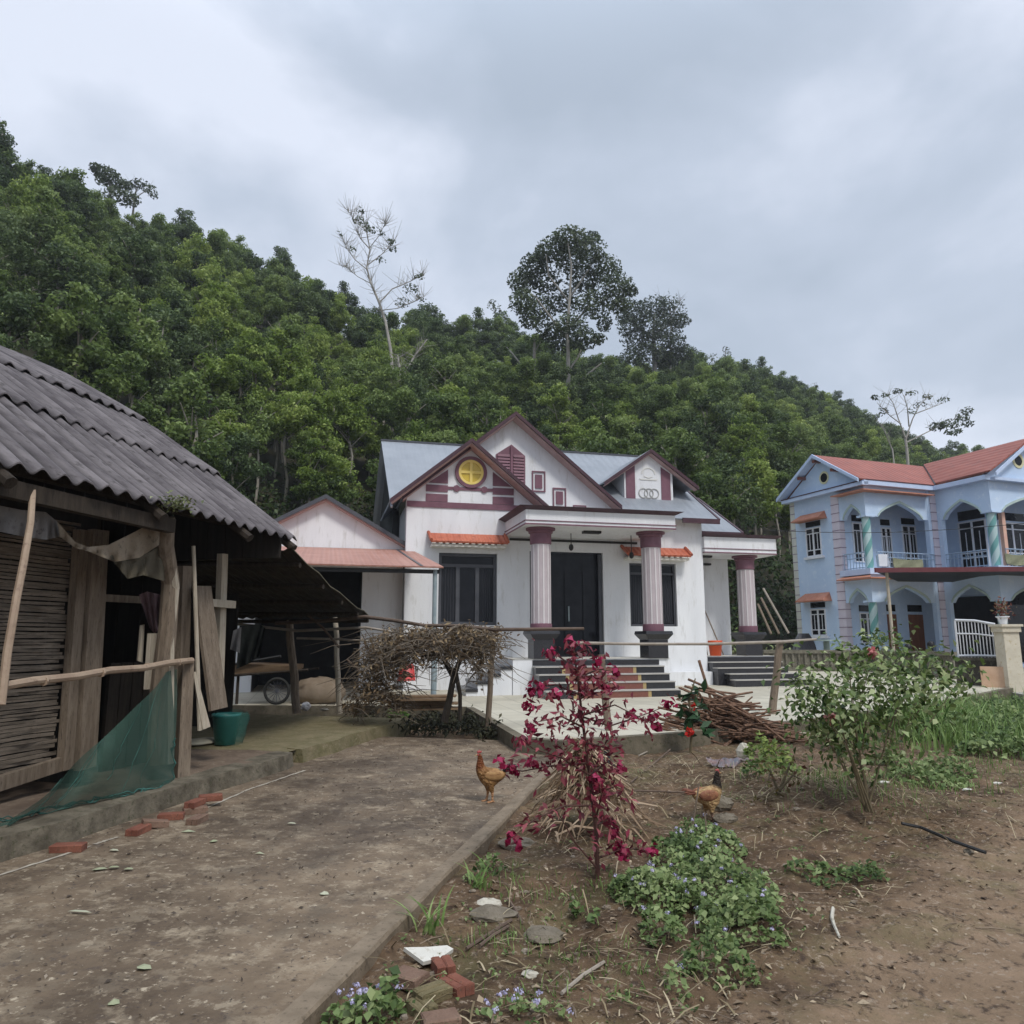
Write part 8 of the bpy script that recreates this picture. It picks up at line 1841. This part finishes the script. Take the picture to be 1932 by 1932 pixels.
lone_tree('round_tree', 'darker round crowned tree right of the tall one on the crest', 82,
          [([(1235, 700), (1234, 660), (1232, 630), (1235, 590)], .35, .1), ([(1233, 640), (1200, 615), (1185, 600)], .15, .05), ([(1234, 630), (1270, 610), (1285, 600)], .15, .05)],
          [(1200, 590, 26, 20, 190), (1235, 580, 28, 18, 190), (1265, 590, 26, 20, 170), (1285, 605, 16, 12, 90), (1190, 615, 24, 18, 160), (1225, 615, 30, 20, 210), (1260, 620, 26, 20, 170), (1200, 640, 26, 16, 150), (1240, 645, 30, 18, 190), (1275, 645, 18, 16, 110), (1290, 665, 18, 14, 100), (1220, 668, 34, 16, 190), (1262, 672, 30, 16, 180), (1180, 600, 16, 12, 80), (1195, 670, 22, 14, 110)],
          leafmat('dark_crest_leaf', (.024, .036, .022), (.058, .078, .045), (.11, .138, .078), trans=.25, objvar=0), m_greybark, leaf=.36, seed=4, depth=2.2, per=2.7)
lone_tree('feathery_tree', 'sparse feathery grey tree top just behind the round crowned tree', 88, [([(1262, 650), (1266, 600), (1262, 560)], .12, .03), ([(1264, 610), (1250, 580), (1245, 558)], .07, .02), ([(1265, 600), (1280, 575), (1284, 562)], .07, .02)], [(1262, 562, 16, 10, 40), (1282, 568, 10, 8, 25), (1248, 566, 9, 8, 25)], m_ridge, m_greybark, leaf=.3, seed=14, twig=8)
lone_tree('bare_tree', 'tall nearly bare pale tree standing on the hillside left of the white house', 50,
          [([(742, 742), (740, 700), (737, 660), (728, 610), (715, 570), (700, 535), (692, 505), (698, 470), (690, 430), (680, 398)], .14, .02), ([(752, 742), (765, 705), (782, 672), (806, 640)], .12, .04), ([(754, 735), (756, 700), (750, 670)], .1, .04), ([(715, 572), (740, 545), (765, 535), (785, 525), (800, 520)], .05, .018), ([(722, 585), (750, 582), (780, 570), (800, 560)], .035, .014), ([(692, 508), (670, 490), (655, 470), (645, 445)], .04, .014), ([(694, 500), (720, 480), (735, 465), (745, 455)], .04, .014), ([(697, 468), (715, 445), (725, 425), (728, 415)], .032, .012), ([(692, 435), (672, 420), (662, 405), (655, 395)], .03, .012), ([(700, 535), (675, 522), (655, 505), (640, 500)], .032, .012), ([(698, 470), (680, 450), (672, 432)], .05, .02)],
          [(680, 396, 8, 4, 14), (676, 415, 12, 5, 30), (700, 432, 12, 6, 26), (690, 425, 10, 5, 22), (718, 440, 8, 4, 16), (738, 456, 8, 5, 18), (742, 470, 6, 5, 10), (720, 490, 8, 6, 14), (665, 470, 6, 5, 10), (790, 522, 10, 5, 18), (775, 545, 14, 8, 30), (760, 570, 14, 8, 26), (795, 560, 10, 8, 16), (640, 440, 5, 3, 5)], m_ridge, m_paletrunk, leaf=.22, seed=5, twig=9, per=1.8)
lone_tree('spreading_tree', 'sparse flat topped pale tree rising behind the blue house roof', 62,
          [([(1712, 880), (1711, 850), (1708, 825)], .15, .10), ([(1708, 825), (1695, 790), (1685, 760), (1672, 742)], .065, .02), ([(1709, 828), (1722, 790), (1735, 765), (1750, 748)], .065, .02), ([(1710, 835), (1750, 815), (1780, 800), (1815, 785)], .06, .02), ([(1700, 800), (1680, 785), (1655, 760)], .06, .02), ([(1715, 805), (1712, 770), (1705, 745)], .06, .02), ([(1728, 780), (1755, 770), (1780, 760)], .05, .02), ([(1690, 880), (1684, 850), (1672, 820), (1662, 800)], .08, .025)],
          [(1693, 738, 10, 4, 26), (1650, 750, 8, 4, 16), (1670, 745, 8, 3, 12), (1720, 742, 10, 3, 18), (1750, 748, 10, 4, 18), (1790, 800, 18, 8, 90), (1815, 788, 12, 7, 50), (1765, 805, 14, 7, 60), (1800, 815, 14, 6, 50), (1825, 800, 10, 5, 30), (1825, 775, 10, 6, 36), (1780, 755, 10, 4, 18), (1665, 775, 10, 8, 20), (1735, 765, 10, 6, 14), (1720, 775, 8, 6, 12)], m_ridge, m_paletrunk, leaf=.3, seed=6, twig=4, per=1.4)
lone_tree('crest_tree', 'dark rounded tree rising above the hill crest at the upper left', 60, [([(212, 385), (208, 350), (200, 330)], .16, .05), ([(210, 365), (222, 345), (232, 340)], .07, .03)], [(190, 322, 18, 10, 110), (180, 315, 10, 7, 40), (205, 328, 18, 10, 100), (218, 345, 18, 12, 110), (235, 350, 14, 10, 70), (195, 340, 14, 8, 60), (214, 368, 22, 14, 120), (240, 375, 20, 12, 90)], m_ridge, m_greybark, leaf=.3, seed=7, per=1.9)
lone_tree('crest_tree', 'thin airy tree just right of the dark rounded one on the left crest', 61, [([(250, 395), (255, 365), (262, 348)], .12, .03), ([(253, 375), (275, 360), (285, 362)], .05, .02)], [(245, 350, 14, 6, 50), (262, 346, 16, 6, 50), (280, 356, 14, 6, 45), (290, 368, 9, 6, 26), (250, 375, 14, 9, 60)], m_ridge, m_greybark, leaf=.28, seed=8, twig=3, per=1.7)
lone_tree('crest_tree', 'small dark conical tree left of the dark rounded one on the crest', 59, [([(140, 375), (140, 340)], .12, .04)], [(140, 335, 9, 8, 60), (138, 350, 16, 10, 100), (146, 365, 22, 10, 120)], m_fdark, m_greybark, leaf=.3, seed=9)
lone_tree('crest_tree', 'dark tree poking above the crest at the far left edge', 50, [([(5, 330), (4, 270), (5, 240)], .14, .04)], [(4, 235, 8, 14, 80), (8, 262, 14, 16, 130), (2, 290, 20, 20, 200), (16, 310, 22, 16, 180)], m_fmid, m_greybark, leaf=.28, seed=10)
lone_tree('bamboo_clump', 'thin grey bamboo like wisp above the crest left of the tall tree', 85, [([(940, 620), (934, 590), (925, 565)], .06, .02), ([(945, 620), (945, 595), (940, 572)], .06, .02)], [(928, 575, 8, 10, 40), (940, 588, 9, 10, 40), (936, 605, 10, 10, 40)], m_ridge, m_greybark, leaf=.4, seed=11)
lone_tree('pale_trunk_tree', 'pale bare trunk standing in the forest left of the tall tree', 58, [([(1012, 720), (1008, 680), (1008, 640)], .17, .1), ([(1000, 715), (985, 690), (965, 665), (955, 655)], .09, .05), ([(1008, 665), (1020, 645)], .06, .03)], [(1005, 640, 14, 8, 60), (955, 655, 9, 6, 26), (1022, 640, 9, 8, 40)], m_fmid, m_paletrunk, leaf=.3, seed=12)
for i, (px, py) in enumerate(((1370, 665), (1345, 680), (1537, 735))):
    lone_tree('wispy_tree', ('faint wispy sapling on the crest right of the round crowned tree', 'small bushy sapling on the crest close to the round crowned tree', 'tiny sapling on the right hand crest above the blue house')[i], 104, [([(px, py + 45), (px - 2, py + 10), (px, py - 12)], .08, .02)], [(px, py - 6, 7, 7, 24), (px + 3, py + 6, 9, 7, 26), (px - 3, py + 16, 9, 8, 30)], m_ridge, m_greybark, leaf=.4, seed=20 + i)
# ================================================================== sky, light, camera
w = bpy.data.worlds.new('World'); sc.world = w; w.use_nodes = True; nt = w.node_tree; L = nt.links.new
bg = nt.nodes['Background']; bg.inputs['Strength'].default_value = 0.1
SUN_EL, SUN_AZ = radians(52), radians(150)            # azimuth from +Y, clockwise: behind the camera, to its right
st = nd(nt, 'ShaderNodeTexSky', sky_type='NISHITA'); st.sun_disc = False; st.sun_elevation = SUN_EL; st.sun_rotation = SUN_AZ; st.air_density = 1.5; st.dust_density = 3.0
tc = nd(nt, 'ShaderNodeTexCoord'); mp = nd(nt, 'ShaderNodeMapping'); mp.inputs['Scale'].default_value = (1.0, 1.0, 1.7); mp.inputs['Location'].default_value = CLOUD_OFF if 'CLOUD_OFF' in globals() else (0.35, 0.0, 0.2)
L(tc.outputs['Generated'], mp.inputs['Vector'])
n1 = nd(nt, 'ShaderNodeTexNoise'); n1.inputs['Scale'].default_value = 2.3; n1.inputs['Detail'].default_value = 8; n1.inputs['Roughness'].default_value = 0.52; n1.inputs['Distortion'].default_value = 0.15; L(mp.outputs[0], n1.inputs['Vector'])
rp_ = nd(nt, 'ShaderNodeValToRGB'); e = rp_.color_ramp.elements; e[0].position = 0.36; e[0].color = (0.315, 0.365, 0.44, 1); e[1].position = 0.66; e[1].color = (0.56, 0.60, 0.69, 1); k = e.new(.5); k.color = (0.385, 0.435, 0.52, 1)
# thinner cloud, so more light, towards two parts of the sky
acc = n1.outputs['Fac']
for (px, py), amt, lo_ in (((300, 170), .085, .90), ((1990, 520), .10, .88), ((1180, 250), -.05, .92)):
    d_ = Vector(ray(px, py)).normalized(); dt = nd(nt, 'ShaderNodeVectorMath', operation='DOT_PRODUCT'); dt.inputs[1].default_value = d_; L(tc.outputs['Generated'], dt.inputs[0])
    rg_ = nd(nt, 'ShaderNodeMapRange', interpolation_type='SMOOTHSTEP'); rg_.inputs[1].default_value = lo_; rg_.inputs[2].default_value = 1.0; rg_.inputs[4].default_value = amt; L(dt.outputs['Value'], rg_.inputs[0])
    ad = nd(nt, 'ShaderNodeMath', operation='ADD'); L(acc, ad.inputs[0]); L(rg_.outputs[0], ad.inputs[1]); acc = ad.outputs[0]
L(acc, rp_.inputs['Fac'])
# an overcast sky is brighter towards the zenith
sx = nd(nt, 'ShaderNodeSeparateXYZ'); L(tc.outputs['Generated'], sx.inputs[0])
mr = nd(nt, 'ShaderNodeMapRange'); mr.interpolation_type = 'SMOOTHSTEP'; mr.inputs[1].default_value = 0.62; mr.inputs[2].default_value = 1.0; mr.inputs[3].default_value = 10.0; mr.inputs[4].default_value = 30.0; L(sx.outputs['Z'], mr.inputs[0])
vm = nd(nt, 'ShaderNodeVectorMath', operation='SCALE'); L(rp_.outputs['Color'], vm.inputs[0]); L(mr.outputs[0], vm.inputs['Scale'])
mx = nd(nt, 'ShaderNodeMix', data_type='RGBA'); mx.inputs['Factor'].default_value = 0.92; L(st.outputs['Color'], mx.inputs['A']); L(vm.outputs[0], mx.inputs['B'])
L(mx.outputs['Result'], bg.inputs['Color'])
sl = bpy.data.lights.new('sun', 'SUN'); sl.energy = 1.5; sl.angle = radians(12); sl.color = (1.0, 0.965, 0.91); so = bpy.data.objects.new('sun', sl); COL.objects.link(so)
dv_ = Vector((sin(SUN_AZ) * cos(SUN_EL), cos(SUN_AZ) * cos(SUN_EL), sin(SUN_EL))); so.rotation_euler = dv_.to_track_quat('Z', 'Y').to_euler(); so.location = dv_ * 30
cam = bpy.data.cameras.new('camera'); co = bpy.data.objects.new('camera', cam); COL.objects.link(co); sc.camera = co
cam.sensor_fit = 'HORIZONTAL'; cam.sensor_width = 36.0; cam.lens = 36.0 * FPX / 1932.0; cam.clip_start = 0.05; cam.clip_end = 2000
co.location = (0, 0, EYE); co.rotation_euler = (pi / 2 + PIT, 0, 0)
sc.render.resolution_x = sc.render.resolution_y = 1024
sc.view_settings.view_transform = 'Standard'; sc.view_settings.look = 'None'; sc.view_settings.exposure = 0.58; sc.view_settings.gamma = 1.0
sc.cycles.max_bounces = 6; sc.cycles.diffuse_bounces = 3; sc.cycles.transparent_max_bounces = 8; sc.cycles.use_denoising = True

# ================================================================== damp air between the hill and the eye
hm, hnt, hb_ = new_mat('damp_air'); hnt.nodes.remove(hb_)
pv = nd(hnt, 'ShaderNodeVolumePrincipled'); pv.inputs['Color'].default_value = (0.90, 0.93, 0.98, 1); pv.inputs['Density'].default_value = 0.0006; pv.inputs['Anisotropy'].default_value = 0.2
hnt.links.new(pv.outputs[0], hnt.nodes['Material Output'].inputs['Volume'])
m = M(); m.box(-270, 270, -70, 410, -3, 95); o = m.build('haze', hm); o['kind'] = 'stuff'
